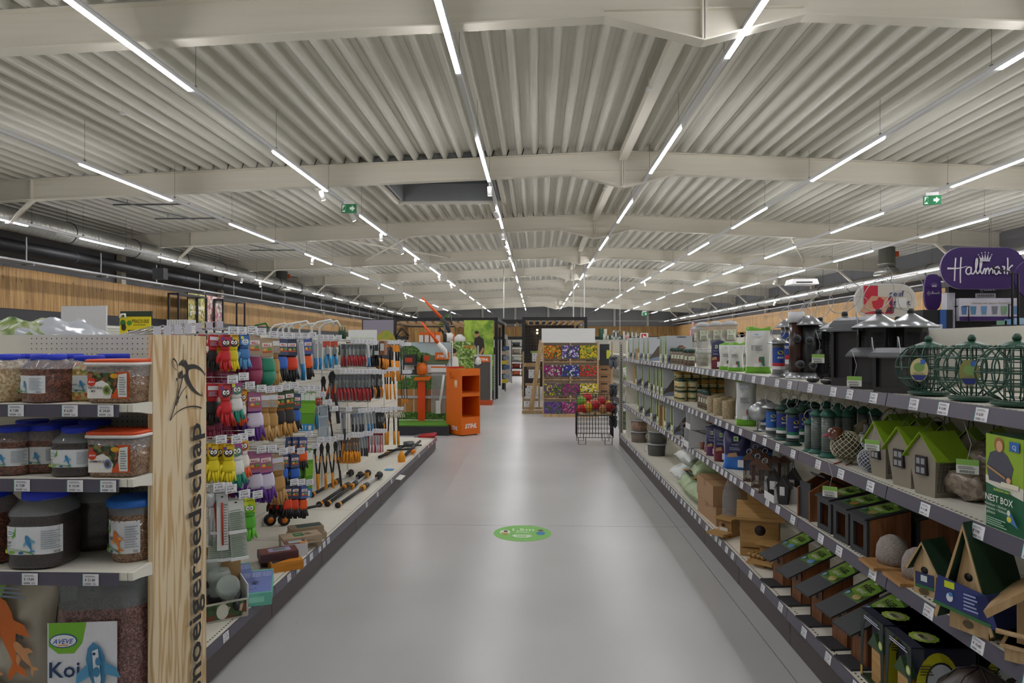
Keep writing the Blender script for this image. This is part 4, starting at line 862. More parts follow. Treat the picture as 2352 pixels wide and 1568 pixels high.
tele(0, (733, 1158), (828, 1092), 'leftmost of the three telescopic cutters lying on the base shelf'); tele(1, (752, 1157), (845, 1088), 'middle one of the three telescopic cutters lying on the base shelf'); tele(2, (776, 1160), (872, 1092), 'rightmost telescopic cutter on the base shelf, nearest the aisle')
tele(0, (716, 1136), (806, 1087), 'telescopic cutter lying at the back against the panel')
for i, (px, py) in enumerate(((620, 1186), (652, 1186))):
    q = onbase(px, py + 20); thing('rolling_seed_wheel', 'black wheel tool with orange hub, %s of the pair' % ('left' if i == 0 else 'right'), 'garden tool', [('tyre', MB().tube([(-.022, 0, .045), (.022, 0, .045)], .045, '#1c1c1e', 20)), ('hub', MB().tube([(.018, 0, .045), (.026, 0, .045)], .024, '#d9761a', 14)), ('handle', MB().tube([(0, 0, .06), (.0, .16, .11), (0, .3, .12)], .012, '#1c1c1e', 6))], loc=q, rz=-.9)
def carton(key, w, d, h, col, deco=None, flap=True):
    b = MB().box(-w / 2, w / 2, -d / 2, d / 2, 0, h, col); p = Print(o=(0, 0, h), ux=(1, 0, 0), uz=(0, 1, 0), eps=.0006); f = Print(o=(0, -d / 2, 0), eps=.0006)
    if deco: deco(p, f, w, d, h)
    lid = MB().box(-w / 2 - .001, w / 2 + .001, -d / 2 - .001, d / 2 + .001, h * .62, h * .64, col)
    kind(key, 'product_box', 'box', [('carton', b), ('top_print', p, 0), ('front_print', f, 0), ('lid_seam', lid, 0)])
KR = '#a8957c'
def dk(p, f, w, d, h): p.rect(-.05, .02, -.04, .05, '#2f6a3a').text('eco', -.015, 0, .03, '#e8e8d8', 0, al='c').lines(.03, .08, -.02, .03, 3, '#6a5a48'); f.lines(-.1, .1, h * .3, h * .6, 2, '#7d6a54')
carton('c_k', .27, .15, .05, KR, dk); carton('c_kt', .24, .13, .05, '#9d8a70', lambda p, f, w, d, h: p.rect(-.07, .11, -.05, .05, '#243c38').rect(-.11, -.08, -.05, .05, '#8a7a62'))
carton('c_w', .16, .13, .085, '#d9d8d8', lambda p, f, w, d, h: p.rect(-.075, .075, -.06, .06, '#6a4a3a').rect(-.04, .05, -.03, .035, '#a8b0b0').rect(.03, .075, -.06, -.02, '#d98a2a') or f.rect(-.06, -.03, .03, .06, '#3a3030').lines(0, .07, .01, .07, 5, '#8a8a90'))
carton('c_p', .24, .15, .05, '#4a2c33', lambda p, f, w, d, h: p.rect(-.11, .11, -.06, .06, '#6b3a2a').rect(-.06, .08, -.035, .045, '#9a94b8').rect(-.03, .05, -.01, .03, '#5f7a62') or f.lines(-.1, .1, .01, .04, 2, '#8a7a9a'))
carton('c_o', .2, .26, .055, '#c07a1c', lambda p, f, w, d, h: p.rect(-.09, .09, -.12, .12, '#3c3836').rect(-.06, .05, -.04, .09, '#7f8a84').poly([(-.09, -.12), (.09, -.12), (.09, -.02)], '#d98a1c') or f.lines(-.08, .08, .01, .045, 3, '#5a4020'))
def tealbox(p, f, w, d, h):
    p.rect(-w * .46, w * .48, -d * .46, d * .44, '#6d7cb8')
    for i in range(9): p.text('FOR THE FUN', -w * .4 + (i % 3) * w * .3, d * .32 - (i // 3) * .035, .022, '#dfe6f0', .01, w=w * .25)
    for i in range(6): p.rect(-w * .42 + .018 * i, -w * .42 + .018 * i + .01, -d * .4 + (i % 2) * .012, -d * .4 + .01 + (i % 2) * .012, '#1e2a2e')
    p.poly([(-.02, -.04), (.0, -.03), (.03, -.035), (.02, -.05), (.0, -.06)], '#2a3050'); f.rect(-w * .3, w * .3, .02, h - .02, '#8fd0bc')
carton('c_t', .2, .42, .07, '#66b5a0', tealbox)
def lie(key, px, py, lb, rz=0, z=.2, gp=None): q = onbase(px, py, z); return put(key, q, lb, rz=rz, group=gp)
zz = .2
lie('c_k', 690, 1254, 'lower kraft cardboard box in the front stack', .55); lie('c_k', 690, 1243, 'upper kraft box with green stamp on the front stack', .57, .252); lie('c_k', 704, 1236, 'lowest kraft box at the back of the stack', .5); lie('c_kt', 702, 1222, 'kraft box with dark window on top of the back stack', .55, .252)
lie('c_w', 676, 1272, 'white box with brown picture in front of the kraft boxes', .5)
lie('c_o', 652, 1298, 'orange and dark box next to the teal box', .55); lie('c_p', 640, 1290, 'lower purple-brown box under its twin', .5); lie('c_p', 638, 1280, 'upper purple-brown box with grey window', .52, .252)
lie('c_t', 585, 1362, 'teal and lilac gift box on the base shelf', -.15 + .5)
lie('c_t', 540, 1345, 'teal box end half hidden behind the clear pots', .5)
# open display box with clear jars
q = onbase(503, 1410); W = '#e6e6e6'
thing('display_box', 'open white cardboard display box holding clear pots next to the wooden sign', 'box', [('front', MB().box(-.13, .13, -.11, -.105, 0, .1, '#c9c4b8')), ('side', MB().box(-.13, -.125, -.11, .11, 0, .3, W)), ('side', MB().box(.125, .13, -.11, .11, 0, .17, W)), ('back', MB().box(-.13, .13, .105, .11, 0, .34, '#a8875a')), ('base', MB().box(-.13, .13, -.11, .11, 0, .006, W)), ('print', Print(o=(0, -.11, 0)).rect(-.12, .12, .01, .09, photo('garden_print', ['#3f5a34', '#7a3f2a', '#c9b89a', '#55783c'], 30)).ell(.0, .05, .03, .04, '#d8d8cc'))], loc=q, rz=.6)
glass = M('#c2d0cc', .06, 0, .3, 0, .42)
pt = MB().lathe([(.045, 0), (.052, .02), (.052, .15), (.06, .17), (.06, .2), (.05, .22)], glass, 20); pr = MB().lathe([(.054, .05), (.056, .055), (.056, .085), (.054, .09)], '#1c1c1e', 20); pg = MB().tube([(.06, 0, .04), (.085, 0, .05), (.085, 0, .13)], .016, '#1c1c1e', 8)
kind('pot', 'clear_sprayer_pot', 'pot', [('vessel', pt), ('band', pr), ('grip', pg)])
put('pot', q + Vector((.0, 0, .02)), 'clear pot with black band upright in the display box', rz=.3); put('pot', q + Vector((-.06, .03, .1)), 'clear pot lying on top at the back of the display box', rz=2, s=.9); put('pot', onbase(533, 1402) + Vector((0, 0, .06)), 'clear pot with black grip leaning out over the teal box', rz=-.6, rx=.5, ry=.75)
# far end of the base shelf: tool set, red cutters, paper
q = onbase(925, 1042); q.x = min(q.x, -1.8); K = '#1d1d20'
thing('pole_pruner', 'black pole pruner with orange joints lying at the far end of the base shelf', 'garden tool', [('pole', MB().tube([(-.2, -.45, .03), (-.1, .1, .04), (.0, .75, .05)], .02, K, 8)), ('second_pole', MB().tube([(.1, -.3, .03), (.1, .3, .05), (.1, .85, .05)], .02, K, 8)), ('pulley', MB().tube([(.0, .5, .03), (.0, .5, .09)], .08, M('#5a5c60', .3, .7), 14)), ('joint', MB().tube([(-.17, -.2, .03), (-.16, -.1, .03)], .028, '#e2840f', 10)), ('joint', MB().tube([(.16, -.1, .04), (.17, 0, .04)], .028, '#e2840f', 10)), ('orange_grip', MB().lathe([(.01, -.1), (.045, -.06), (.05, .03), (.01, .1)], '#e2940f', 10, c=(.12, -.62, .04))), ('bar', MB().tube([(-.18, -.1, .06), (.16, .05, .06)], .012, K, 6)), ('bar', MB().tube([(-.12, .3, .06), (.2, .4, .06)], .012, K, 6))], loc=q, rz=.0)
for i, (px, py) in enumerate(((982, 1003), (978, 1007))):
    q = onbase(px, py); thing('red_bolt_cutter', 'red cutter lying at the shelf end, %s one' % ('farther' if i == 0 else 'nearer'), 'garden tool', [('handle', MB().tube([(-.12, 0, .03), (.14, .05, .035)], [.015, .032], '#b01c24', 8)), ('blade', MB().tube([(-.18, -.01, .03), (-.12, 0, .03)], .01, '#707478', 6))], loc=q, rz=.1)
q = onbase(893, 1088)
thing('paper_header', 'white paper header strip curling over the shelf rail', 'paper', [('sheet', MB().hexa([(-.12, -.14, .0), (.16, -.1, -.05), (.16, .16, -.05), (-.12, .12, 0)], [(-.12, -.14, .003), (.16, -.1, -.047), (.16, .16, -.047), (-.12, .12, .003)], '#ecebe4')), ('tag', MB().box(-.1, .0, .2, .3, 0, .006, '#3a8fc0'))], loc=q)
# goods standing on top / seen over the top of the left gondola
kind('whandle', 'wire_handle', 'garden tool', [(None, MB().tube([(0, 0, 0), (0, 0, .12), (.05, 0, .19), (.16, 0, .2), (.2, 0, .15)], .012, '#e9ebe9', 6))])
# ======================= right gondola with bird feeders =======================
RX0, RXB, RXP = 1.45, 1.39, 2.02
ZT, Z2, Z3, ZB = 1.453, 1.07, .70, .2
RY0 = 2.83 - .94 * 2; NB = 11
g2 = thing('shelf_gondola', 'long cream four-shelf gondola right of the aisle filled with bird feeding goods', 'shelving', [])
for k in range(NB):
    a, b_ = RY0 + k * .94 + .003, RY0 + (k + 1) * .94 - .003
    pn = MB().box(RXP, RXP + .02, a, b_, .2, 1.735, shelfm); raw('back_panel', pn, g2)
    for i, (z, x0) in enumerate(((ZT, RX0), (Z2, RX0), (Z3, RX0), (ZB, RXB))):
        s_ = raw('shelf', MB().box(x0, RXP, a, b_, z - .03, z, shelfm), g2)
        raw('price_rail', MB().hexa([(x0 - .014, a, z - .05), (x0, a, z - .05), (x0, b_, z - .05), (x0 - .014, b_, z - .05)], [(x0 - .004, a, z + .002), (x0, a, z + .002), (x0, b_, z + .002), (x0 - .004, b_, z + .002)], railc), s_)
        pd = MB()
        for q in range(34): yy = a + .012 + q * (b_ - a - .02) / 34; pd.box(x0 + .02, x0 + .028, yy, yy + .012, z, z + .0004, '#2a2a2a')
        o = raw('slot_row', pd, s_); o['kind'] = 'stuff'
        n = R.choice((3, 4)) if k < 4 else R.choice((5, 6, 7))
        for q in range(n):
            price(s_, (x0 - .0148, a + .06 + (q + R.uniform(-.2, .2)) * (.86 / n) + .03, z - .047), rz=-PI / 2, rx=-.18, s=1.0)
    raw('kick_plate', MB().box(RXB + .01, RXB + .02, a, b_, .0, .15, kickm), g2)
    raw('upright', MB().box(RXP - .008, RXP + .04, a - .02, a + .02, 0, 1.74, '#c4c2b6'), g2)
raw('plinth', MB().box(RXB + .02, RXP + .6, RY0, RY0 + NB * .94, 0, .17, '#3a3636'), g2)
YE = RY0 + NB * .94
raw('end_panel', MB().box(RX0 + .05, RXP + .5, YE, YE + .02, 0, 1.735, shelfm), g2)
eu = MB().box(RX0 - .06, RX0 + .0, YE + .02, YE + .06, 0, 1.72, '#a9a79c')
for q in range(48): eu.box(RX0 - .04, RX0 - .02, YE + .0185, YE + .0195, .05 + q * .034, .07 + q * .034, '#151515')
raw('end_upright', eu, g2)
def at(px, X, z, dy=0): p = onX(px, 794, X); return Vector((p.x, p.y + dy, z))
def onS(px, py, z): return onZ(px, py, z)
def pxw(p, px): return px / F * depth(p)
ON = {ZT: 'top shelf', Z2: 'second shelf', Z3: 'third shelf', ZB: 'base shelf'}
def S_(key, px, X, z, lb, rz=0, s=1, gp=None, dz=0): return put(key, at(px, X, z + dz), lb + ', right ' + ON[z], rz=rz, s=s, group=gp)
GR = M('#1f4a3a', .35); grw = '#2a5f4a'; DK = M('#222225', .45); SV = M('#a3a6a9', .28, .75)
def wire(r, m, pts, b=None, closed=False, seg=5): return (b or MB()).tube(pts, r, m, seg, closed=closed)
def ring(b, r, z, w_, m, n=20, sx=1): b.tube([(r * sx * math.cos(2 * PI * i / n), r * math.sin(2 * PI * i / n), z) for i in range(n)], w_, m, 4, closed=True); return b
# cage globe
cg = MB(); n = 16
for i in range(n):
    a = 2 * PI * i / n; cg.tube([(.115 * math.sin(t) * math.cos(a), .115 * math.sin(t) * math.sin(a), .112 - .098 * math.cos(t)) for t in [.45 + k * (PI - .95) / 8 for k in range(9)]], .0026, GR, 4)
for r, z in ((.104, .07), (.115, .112), (.104, .155), (.07, .19)): ring(cg, r, z, .0026, GR, 24)
dome = MB().lathe([(.066, .186), (.05, .2), (.02, .212), (.0, .214)], GR, 22).lathe([(.0, .21), (.012, .215), (.014, .225), (.008, .236), (0, .238)], GR, 10)
dish = MB().lathe([(.05, .002), (.07, .006), (.075, .016), (.06, .02)], GR, 24)
ic = MB()
for i in range(8): a = 2 * PI * i / 8; ic.tube([(.035 * math.cos(a), .035 * math.sin(a), .02), (.035 * math.cos(a), .035 * math.sin(a), .19)], .0016, GR, 4)
for k in range(9): ring(ic, .035, .03 + k * .019, .0012, GR, 10)
tg = MB().prism([(.028 * math.cos(t), -.035 + .04 * math.sin(t)) for t in [2 * PI * k / 20 for k in range(20)]], (0, 0, 0), (1, 0, 0), (0, 0, 1), .002, '#d6c888')
tp = Print(eps=.0006); tp.ell(0, -.03, .016, .016, '#b9c45a').rect(-.016, .016, -.072, -.05, '#27357a').ell(.008, -.01, .008, .009, '#3f6fc0').lines(-.014, .014, -.066, -.054, 2, '#cfd6ea')
def hanging_tag(col):
    t1 = MB(); t1.T = TM(-.05, -.112, .145, -.25, -.12); t1.prism([(.03 * math.cos(t), -.04 + .045 * math.sin(t)) for t in [2 * PI * k / 20 for k in range(20)]], (0, 0, 0), (1, 0, 0), (0, 0, 1), .002, col)
    q = Print(mb=MB(), eps=.0006); q.mb.T = t1.T; q.ell(0, -.03, .018, .018, '#7fa05a').poly([(-.026, -.06), (.026, -.06), (.012, -.08), (-.012, -.08)], '#27357a').rect(.004, .02, -.018, .0, '#3f6fc0').lines(-.02, .02, -.058, -.048, 2, '#8a8a6a'); return t1, q
for key, col in (('cage', '#cfc38c'), ('cage2', '#8c8a4c')):
    t1, q = hanging_tag(col); kind(key, 'caged_feeder', 'bird feeder', [('wire_cage', cg), ('lid', dome), ('dish', dish), ('inner_cage', ic), ('tag', t1), ('print', q, 4)])
kind('cage0', 'caged_feeder', 'bird feeder', [('wire_cage', cg), ('lid', dome), ('dish', dish), ('inner_cage', ic)])
for px, py, k, lb in ((2133, 913, 'cage', 'green wire globe feeder with cream oval tag, leftmost of three'), (2232, 924, 'cage2', 'green wire globe feeder with olive oval tag, middle of three'), (2336, 938, 'cage0', 'green wire globe feeder at the right picture edge')):
    q = onS(px, py - 4, ZT); q = at(px, 1.55, ZT); put(k, q, lb, rz=-.35 if k != 'cage2' else -.2)
# lantern feeders
def roofcone(r, h, m=SV, seg=24): return MB().lathe([(r, 0), (r * 1.0, .004), (r * .55, h * .5), (r * .2, h * .85), (.012, h)], m, seg)
def loop(r, z, m='#b9bcbe', w_=.0022, tilt=0): b = MB(); b.tube([(r * math.sin(t) * (1 + tilt), 0, z + r * 1.3 * (1 - math.cos(t)) + tilt * r * math.sin(t)) for t in [2 * PI * i / 18 for i in range(18)]], w_, m, 4, closed=True); return b
def lantern(key, w, h, low=False):
    bd = MB().lathe([(w * .5, 0), (w * .5, .02), (w * .44, .03), (w * .44, h * .78), (w * .47, h * .8)], DK, 6, smooth=False, ph=.3)
    gr = MB(); 
    for f in range(6):
        a0 = .3 + PI / 3 * f; p0 = Vector((w * .45 * math.cos(a0), w * .45 * math.sin(a0), 0)); p1 = Vector((w * .45 * math.cos(a0 + PI / 3), w * .45 * math.sin(a0 + PI / 3), 0)); d = p1 - p0; nn = ((p0 + p1) / 2).normalized() * .004
        for q in range(8): a = p0 + d * (.14 + .72 * q / 7) + nn; gr.tube([a + Vector((0, 0, h * .1)), a + Vector((0, 0, h * .72))], .0012, '#3c3d40', 3)
        for q in range(12): z = h * .1 + q * h * .62 / 11; a = p0 + d * .14 + nn; b = p0 + d * .86 + nn; gr.tube([(a.x, a.y, z), (b.x, b.y, z)], .0012, '#3c3d40', 3)
        for u0, u1, z0, z1 in ((.1, .16, .08, .75), (.84, .9, .08, .75)):
            a = p0 + d * u0 + nn; b = p0 + d * u1 + nn; gr.add([(a.x, a.y, h * z0), (b.x, b.y, h * z0), (b.x, b.y, h * z1), (a.x, a.y, h * z1)], [(0, 1, 2, 3)], '#2c2d30')
    rf = MB(); rf.T = TM(0, 0, h * .78); rf.lathe([(w * .72, 0), (w * .73, .006), (w * .4, h * .1), (w * .15, h * .17), (.012, h * .19)], SV, 28)
    kb = MB().lathe([(.012, h * .96), (.016, h * .98), (.014, h * 1.02), (.006, h * 1.03)], DK, 10)
    kind(key, 'lantern_feeder', 'bird feeder', [('housing', bd), ('mesh', gr), ('roof', rf), ('knob', kb), ('hanging_wire', loop(.055, h * 1.02, tilt=.5))])
lantern('lan', .16, .36)
S_('lan', 1940, 1.56, ZT, 'black hexagonal lantern feeder with grey cone roof, second from left'); S_('lan', 2018, 1.62, ZT, 'black hexagonal lantern feeder with grey cone roof, third from left', .2); S_('lan', 2092, 1.74, ZT, 'black lantern feeder with grey cone roof, rightmost', .4)
S_('lan', 1884, 1.72, ZT, 'black lantern feeder with grey cone roof, leftmost', .1); S_('lan', 1965, 1.88, ZT, 'black lantern feeder in the back row, left', .1, .95); S_('lan', 2062, 1.9, ZT, 'black lantern feeder in the back row, right', .1, .95)
# square mesh lantern with porthole + low feeders with curved roofs
def lowf(key, w, d, h):
    b = MB().box(-w / 2, w / 2, -d / 2, d / 2, 0, h * .12, DK); fr = MB()
    for x in (-1, 1):
        for y in (-1, 1): fr.box(x * w * .46 - .008, x * w * .46 + .008, y * d * .46 - .008, y * d * .46 + .008, h * .12, h * .8, DK)
    gl = MB().box(-w * .4, w * .4, -d * .4, d * .4, h * .12, h * .78, M('#2a2c30', .2))
    for q in range(9): fr.box(-w * .44 + q * w * .11, -w * .44 + q * w * .11 + .002, -d * .42, -d * .415, h * .12, h * .78, '#3c3d40')
    rf = MB(); n = 8
    for i in range(n):
        t0, t1 = -1 + 2 * i / n, -1 + 2 * (i + 1) / n; z0, z1 = h * (.8 + .2 * (1 - t0 * t0)), h * (.8 + .2 * (1 - t1 * t1))
        rf.hexa([(t0 * w * .62, -d * .6, z0 - .006), (t1 * w * .62, -d * .6, z1 - .006), (t1 * w * .62, d * .6, z1 - .006), (t0 * w * .62, d * .6, z0 - .006)], [(t0 * w * .62, -d * .6, z0), (t1 * w * .62, -d * .6, z1), (t1 * w * .62, d * .6, z1), (t0 * w * .62, d * .6, z0)], M('#54565a', .4, .3))
    kind(key, 'tray_feeder', 'bird feeder', [('tray', b), ('frame', fr), ('seed_bin', gl), ('roof', rf), ('hanging_wire', MB().tube([(0, 0, h * .98), (-.03, -.02, h + .045), (-.07, -.05, h + .04), (-.1, -.08, h - .03), (-.11, -.09, h - .09)], .002, '#b9bcbe', 4))])
lowf('low', .13, .13, .19); lowf('mid', .17, .15, .34)
S_('low', 2062, 1.53, ZT, 'low black feeder with curved grey roof beside the green globes', .5); S_('low', 2003, 1.54, ZT, 'low black feeder behind its twin with curved grey roof', .5); S_('mid', 1967, 1.58, ZT, 'tall black mesh feeder with flat curved roof', .5)
tagk = MB().box(-.03, .03, 0, .002, -.045, 0, '#e9ebe4').tube([(0, 0, 0), (.01, 0, .05), (-.01, 0, .12)], .001, '#c9c9c9', 3); tq = Print(o=(0, 0, 0)); tq.rect(-.03, .03, -.018, 0, '#8fbf5a').lines(-.025, .02, -.03, -.02, 2, '#777')
for i in range(10): tq.rect(-.02 + i * .004, -.018 + i * .004, -.042, -.034, '#222')
kind('tag', 'product_tag', 'tag', [('card', tagk), ('print', tq, 0)])
for px, py, X, lb in ((1879, 813, 1.44, 'hanging from the left black feeder'), (1962, 864, 1.43, 'in front of the low black feeder')): put('tag', onX(px, py, X), 'white product tag with green band ' + lb, rz=-.6)
put('tag', onX(1906, 1117, 1.42), 'white product tag hanging over the black boxes', rz=-.6, s=1.1); put('tag', onX(2222, 1055, 1.5), 'white product tag on the lime roofed lantern', rz=-.6, s=1.1)
# tube feeders
def tubef(key, r, h, body, top='dome', lid=SV, label=None, ports=False, mesh=False, base=None):
    P = [('tube', MB().lathe([(r, h * .06), (r, h * .84)], body, 18))]
    if mesh:
        b = MB()
        for k in range(14): ring(b, r * 1.03, h * (.08 + .055 * k), .0012, '#6f7674', 12)
        P.append(('mesh', b))
    P.append(('lid', (MB().lathe([(r * 1.9, h * .84), (r * 1.85, h * .86), (r * 1.3, h * .93), (r * .5, h * .98), (.004, h)], lid, 20) if top == 'dome' else MB().lathe([(r * 1.15, h * .84), (r * 1.25, h * .86), (r * 1.2, h * .9), (r * .6, h * .97), (.004, h)], lid, 18) if top == 'cap' else MB().lathe([(r * 1.1, h * .84), (r * 1.1, h)], lid, 16))))
    P.append(('base', MB().lathe([(r * 1.5, 0), (r * 1.55, .008), (r * 1.2, h * .05), (r * 1.05, h * .1)], base or lid, 18)))
    if label: q = Print(cyl=(r * 1.04, 1)); q.rect(-r * 1.6, r * 1.6, h * .35, h * .75, label[0]).rect(-r * 1.6, r * 1.6, h * .28, h * .36, label[1]).ell(0, h * .62, r * .5, h * .05, '#e8d23c').text('BIRD', 0, h * .47, h * .07, '#fff', .01, al='c').rect(-r * 1.6, r * 1.6, h * .2, h * .28, '#e6e8ea'); P.append(('label', q))
    if ports:
        b = MB()
        for z, a in ((.22, -1.6), (.4, -.6), (.6, -1.9), (.68, -.5)): b.tube([(r * .9 * math.cos(a), r * .9 * math.sin(a), h * z), (r * 1.7 * math.cos(a), r * 1.7 * math.sin(a), h * z)], [r * .5, r * .62], '#4a4d52', 10).tube([(r * 1.7 * math.cos(a), r * 1.7 * math.sin(a), h * z), (r * 1.75 * math.cos(a), r * 1.75 * math.sin(a), h * z)], r * .38, '#141416', 10)
        P.append(('port', b))
    P.append(('hanging_wire', loop(r * .9, h * .97, tilt=.3)))
    kind(key, 'tube_feeder', 'bird feeder', P)
tubef('tb', .042, .4, M('#3a211b', .2), 'flat', '#d8dade', ports=True, base=SV); tubef('tk', .04, .38, DK, 'dome', SV, ports=True)
tubef('ts', .036, .25, M('#9a9d9f', .2), 'dome', SV, ('#26489a', '#c02c30')); tubef('tS', .036, .38, M('#8a8d8f', .2), 'dome', SV, ('#22408c', '#c02c30'))
tubef('tg', .03, .24, M('#5a6460', .3), 'cap', '#1f5a4c', mesh=True); tubef('tG', .034, .22, M('#39453f', .4), 'cap', '#20453a', ('#22327c', '#1e7a5a'), mesh=True); tubef('tm', .033, .22, M('#8a8d8f', .3, .6), 'dome', SV, ('#2a62b0', '#2a62b0'), mesh=True)
S_('tb', 1829, 1.56, ZT, 'dark brown tube feeder with grey ports'); S_('tk', 1858, 1.62, ZT, 'black tube feeder with grey ports'); S_('tS', 1807, 1.68, ZT, 'tall silver-domed tube feeder with navy and red label'); S_('ts', 1788, 1.52, ZT, 'small silver-domed tube feeder with blue label'); S_('tS', 1846, 1.82, ZT, 'silver-domed tube feeder at the back')
for px, lb in ((1867, 'left'), (1900, 'right')): S_('ts', px, 1.475, ZT, 'small dark perch dish lying in front, ' + lb, s=(1, 1, .13), rz=0) if 0 else thing('perch_dish', 'small black dish with wire bail, %s one, at the rail' % lb, 'dish', [('dish', MB().lathe([(.015, 0), (.03, .008), (.034, .02)], DK, 12)), ('bail', MB().tube([(.03 * math.cos(t), 0, .015 + .02 * math.sin(t)) for t in [PI * k / 8 for k in range(9)]], .0015, '#b0b2b4', 4))], loc=at(px, 1.49, ZT))
# seed bags
def seedbag(key, w, h, d, lo='#6aa82a', body='#d2d3cd', hi='#6aa82a', logo='AVEVE', nm='seed_bag', zlo=.13):
    b = bag(w, h, d, M(body, .3), .006, 10, 14, seed=len(KD)); k = b.mi(M(lo, .35)); k2 = b.mi(M(hi, .35))
    for i, f in enumerate(b.f):
        z = sum(b.v[j][2] for j in f) / 4
        if z < h * zlo: b.m[i] = k
        elif z > h * .9: b.m[i] = k2
    P = [('bag_body', b)]
    for s, nme in ((-1, 0), (1, 1)):
        p = Print(o=(0, s * d * .54, 0), ux=(-s, 0, 0), eps=.001)
        if lo == '#6aa82a': p.ell(0, h * .84, w * .2, h * .03, '#e8f0f8').text('AVEVE', 0, h * .83, h * .03, '#1c4f9c', .01, al='c').lines(-w * .2, w * .25, h * .5, h * .62, 4, '#7a7c80').ell(w * .15, h * .3, w * .07, h * .06, '#b32d2d').poly([(w * .1, h * .36), (w * .3, h * .36), (w * .32, h * .16), (w * .24, h * .16)], '#2f6b55').rect(-w * .1, w * .12, h * .14, h * .22, '#f0f0ee')
        else: p.rect(-w * .05, w * .12, h * .72, h * .84, '#e6ecd8').rect(-w * .02, w * .08, h * .74, h * .82, '#4c9a2a').text('voeder', 0, h * .62, h * .06, '#c9cce0', al='c').lines(-w * .2, w * .2, h * .5, h * .58, 2, '#9a9cc0').rect(w * .1, w * .32, h * .08, h * .26, '#e6e6ea').poly([(-w * .3, h * .3), (w * .1, h * .34), (w * .05, h * .44), (-w * .25, h * .4)], '#a98562')
        P.append(('print', p))
    kind(key, nm, 'bag', P)
seedbag('sbL', .18, .33, .1); seedbag('sbS', .12, .22, .07); seedbag('sbM', .15, .34, .11, body='#c6c8c6')
seedbag('nvB', .2, .3, .1, '#2a6cc0', '#272a52', '#272a52', zlo=.33); seedbag('nvR', .13, .27, .08, '#6a2030', '#272a52', '#272a52', zlo=.45); seedbag('nvM', .12, .26, .08, '#5c2458', '#272a52', '#272a52', zlo=.35)
S_('sbL', 1741, 1.6, ZT, 'large white seed bag with lime base', -.5); S_('sbS', 1690, 1.54, ZT, 'small white seed bag with lime top, middle of three', -.5); S_('sbS', 1669, 1.55, ZT, 'small white seed bag, leftmost of three', -.5); S_('sbS', 1713, 1.64, ZT, 'small white seed bag behind the large one', -.5)
S_('nvR', 1648, 1.54, ZT, 'narrow navy pack between clear bins and seed bags', -.6, .9)
# clear stacked bins
cl2 = M('#b9bdb9', .1, 0, 0, 0, .4)
seedm = granules('mixed_seed', ['#8a7a5e', '#a4936e', '#6a5c44', '#c0b088'], 140); balls = granules('fat_balls', ['#b0a58a', '#9a8f74', '#c2b89c', '#877d64'], 24, 0, 1)
kind('bin', 'clear_seed_bin', 'container', [('contents', MB().lathe([(.05, .01), (.055, .09), (.055, .12)], balls, 14)), ('wall', MB().lathe([(.058, 0), (.062, .02), (.062, .17)], cl2, 16)), ('upper_contents', MB().lathe([(.04, .24), (.05, .28), (.05, .33)], seedm, 14)), ('upper_wall', MB().lathe([(.045, .175), (.058, .22), (.062, .37), (.065, .38)], cl2, 16)), ('lid', MB().lathe([(.068, .375), (.068, .39), (.05, .41), (.02, .42)], M('#c9cccf', .12, 0, 0, 0, .7), 16)), ('label', Print(cyl=(.063, 1)).rect(-.04, .04, .25, .34, '#e6e8d8').ell(0, .32, .025, .015, '#6aa82a').lines(-.03, .03, .255, .295, 3, '#7a7a60')), ('rib', ring(ring(MB(), .063, .08, .002, '#6a7a68'), .063, .13, .002, '#6a7a68'))])
S_('bin', 1614, 1.56, ZT, 'clear stacked seed bin with suet balls, leftmost'); S_('bin', 1645, 1.63, ZT, 'clear stacked seed bin, second from left'); S_('bin', 1676, 1.7, ZT, 'clear stacked seed bin, right of three'); S_('bin', 1600, 1.8, ZT, 'clear stacked seed bin at the back')
kind('gjar', 'suet_tube', 'tube', [('contents', MB().lathe([(.028, 0), (.028, .14)], granules('suet', ['#6a5c50', '#8a7a68', '#55483c'], 80), 12)), ('lid', MB().lathe([(.031, .14), (.031, .165), (.02, .175)], '#24453a', 12)), ('label', Print(cyl=(.0285, 1)).rect(-.026, .026, .06, .1, '#dfe3d0').ell(0, .08, .01, .01, '#8fae3a'))])
for i, px in enumerate((1546, 1553, 1560, 1567)): S_('gjar', px, 1.52, ZT, 'slim suet tube with green lid, %s from left' % th(i), gp='slim suet tubes')
for i, px in enumerate((1578, 1587)): S_('gjar', px, 1.5, ZT, 'wide suet tub with dark green lid, %s' % ('left' if not i else 'right'), s=(1.3, 1.3, .95))
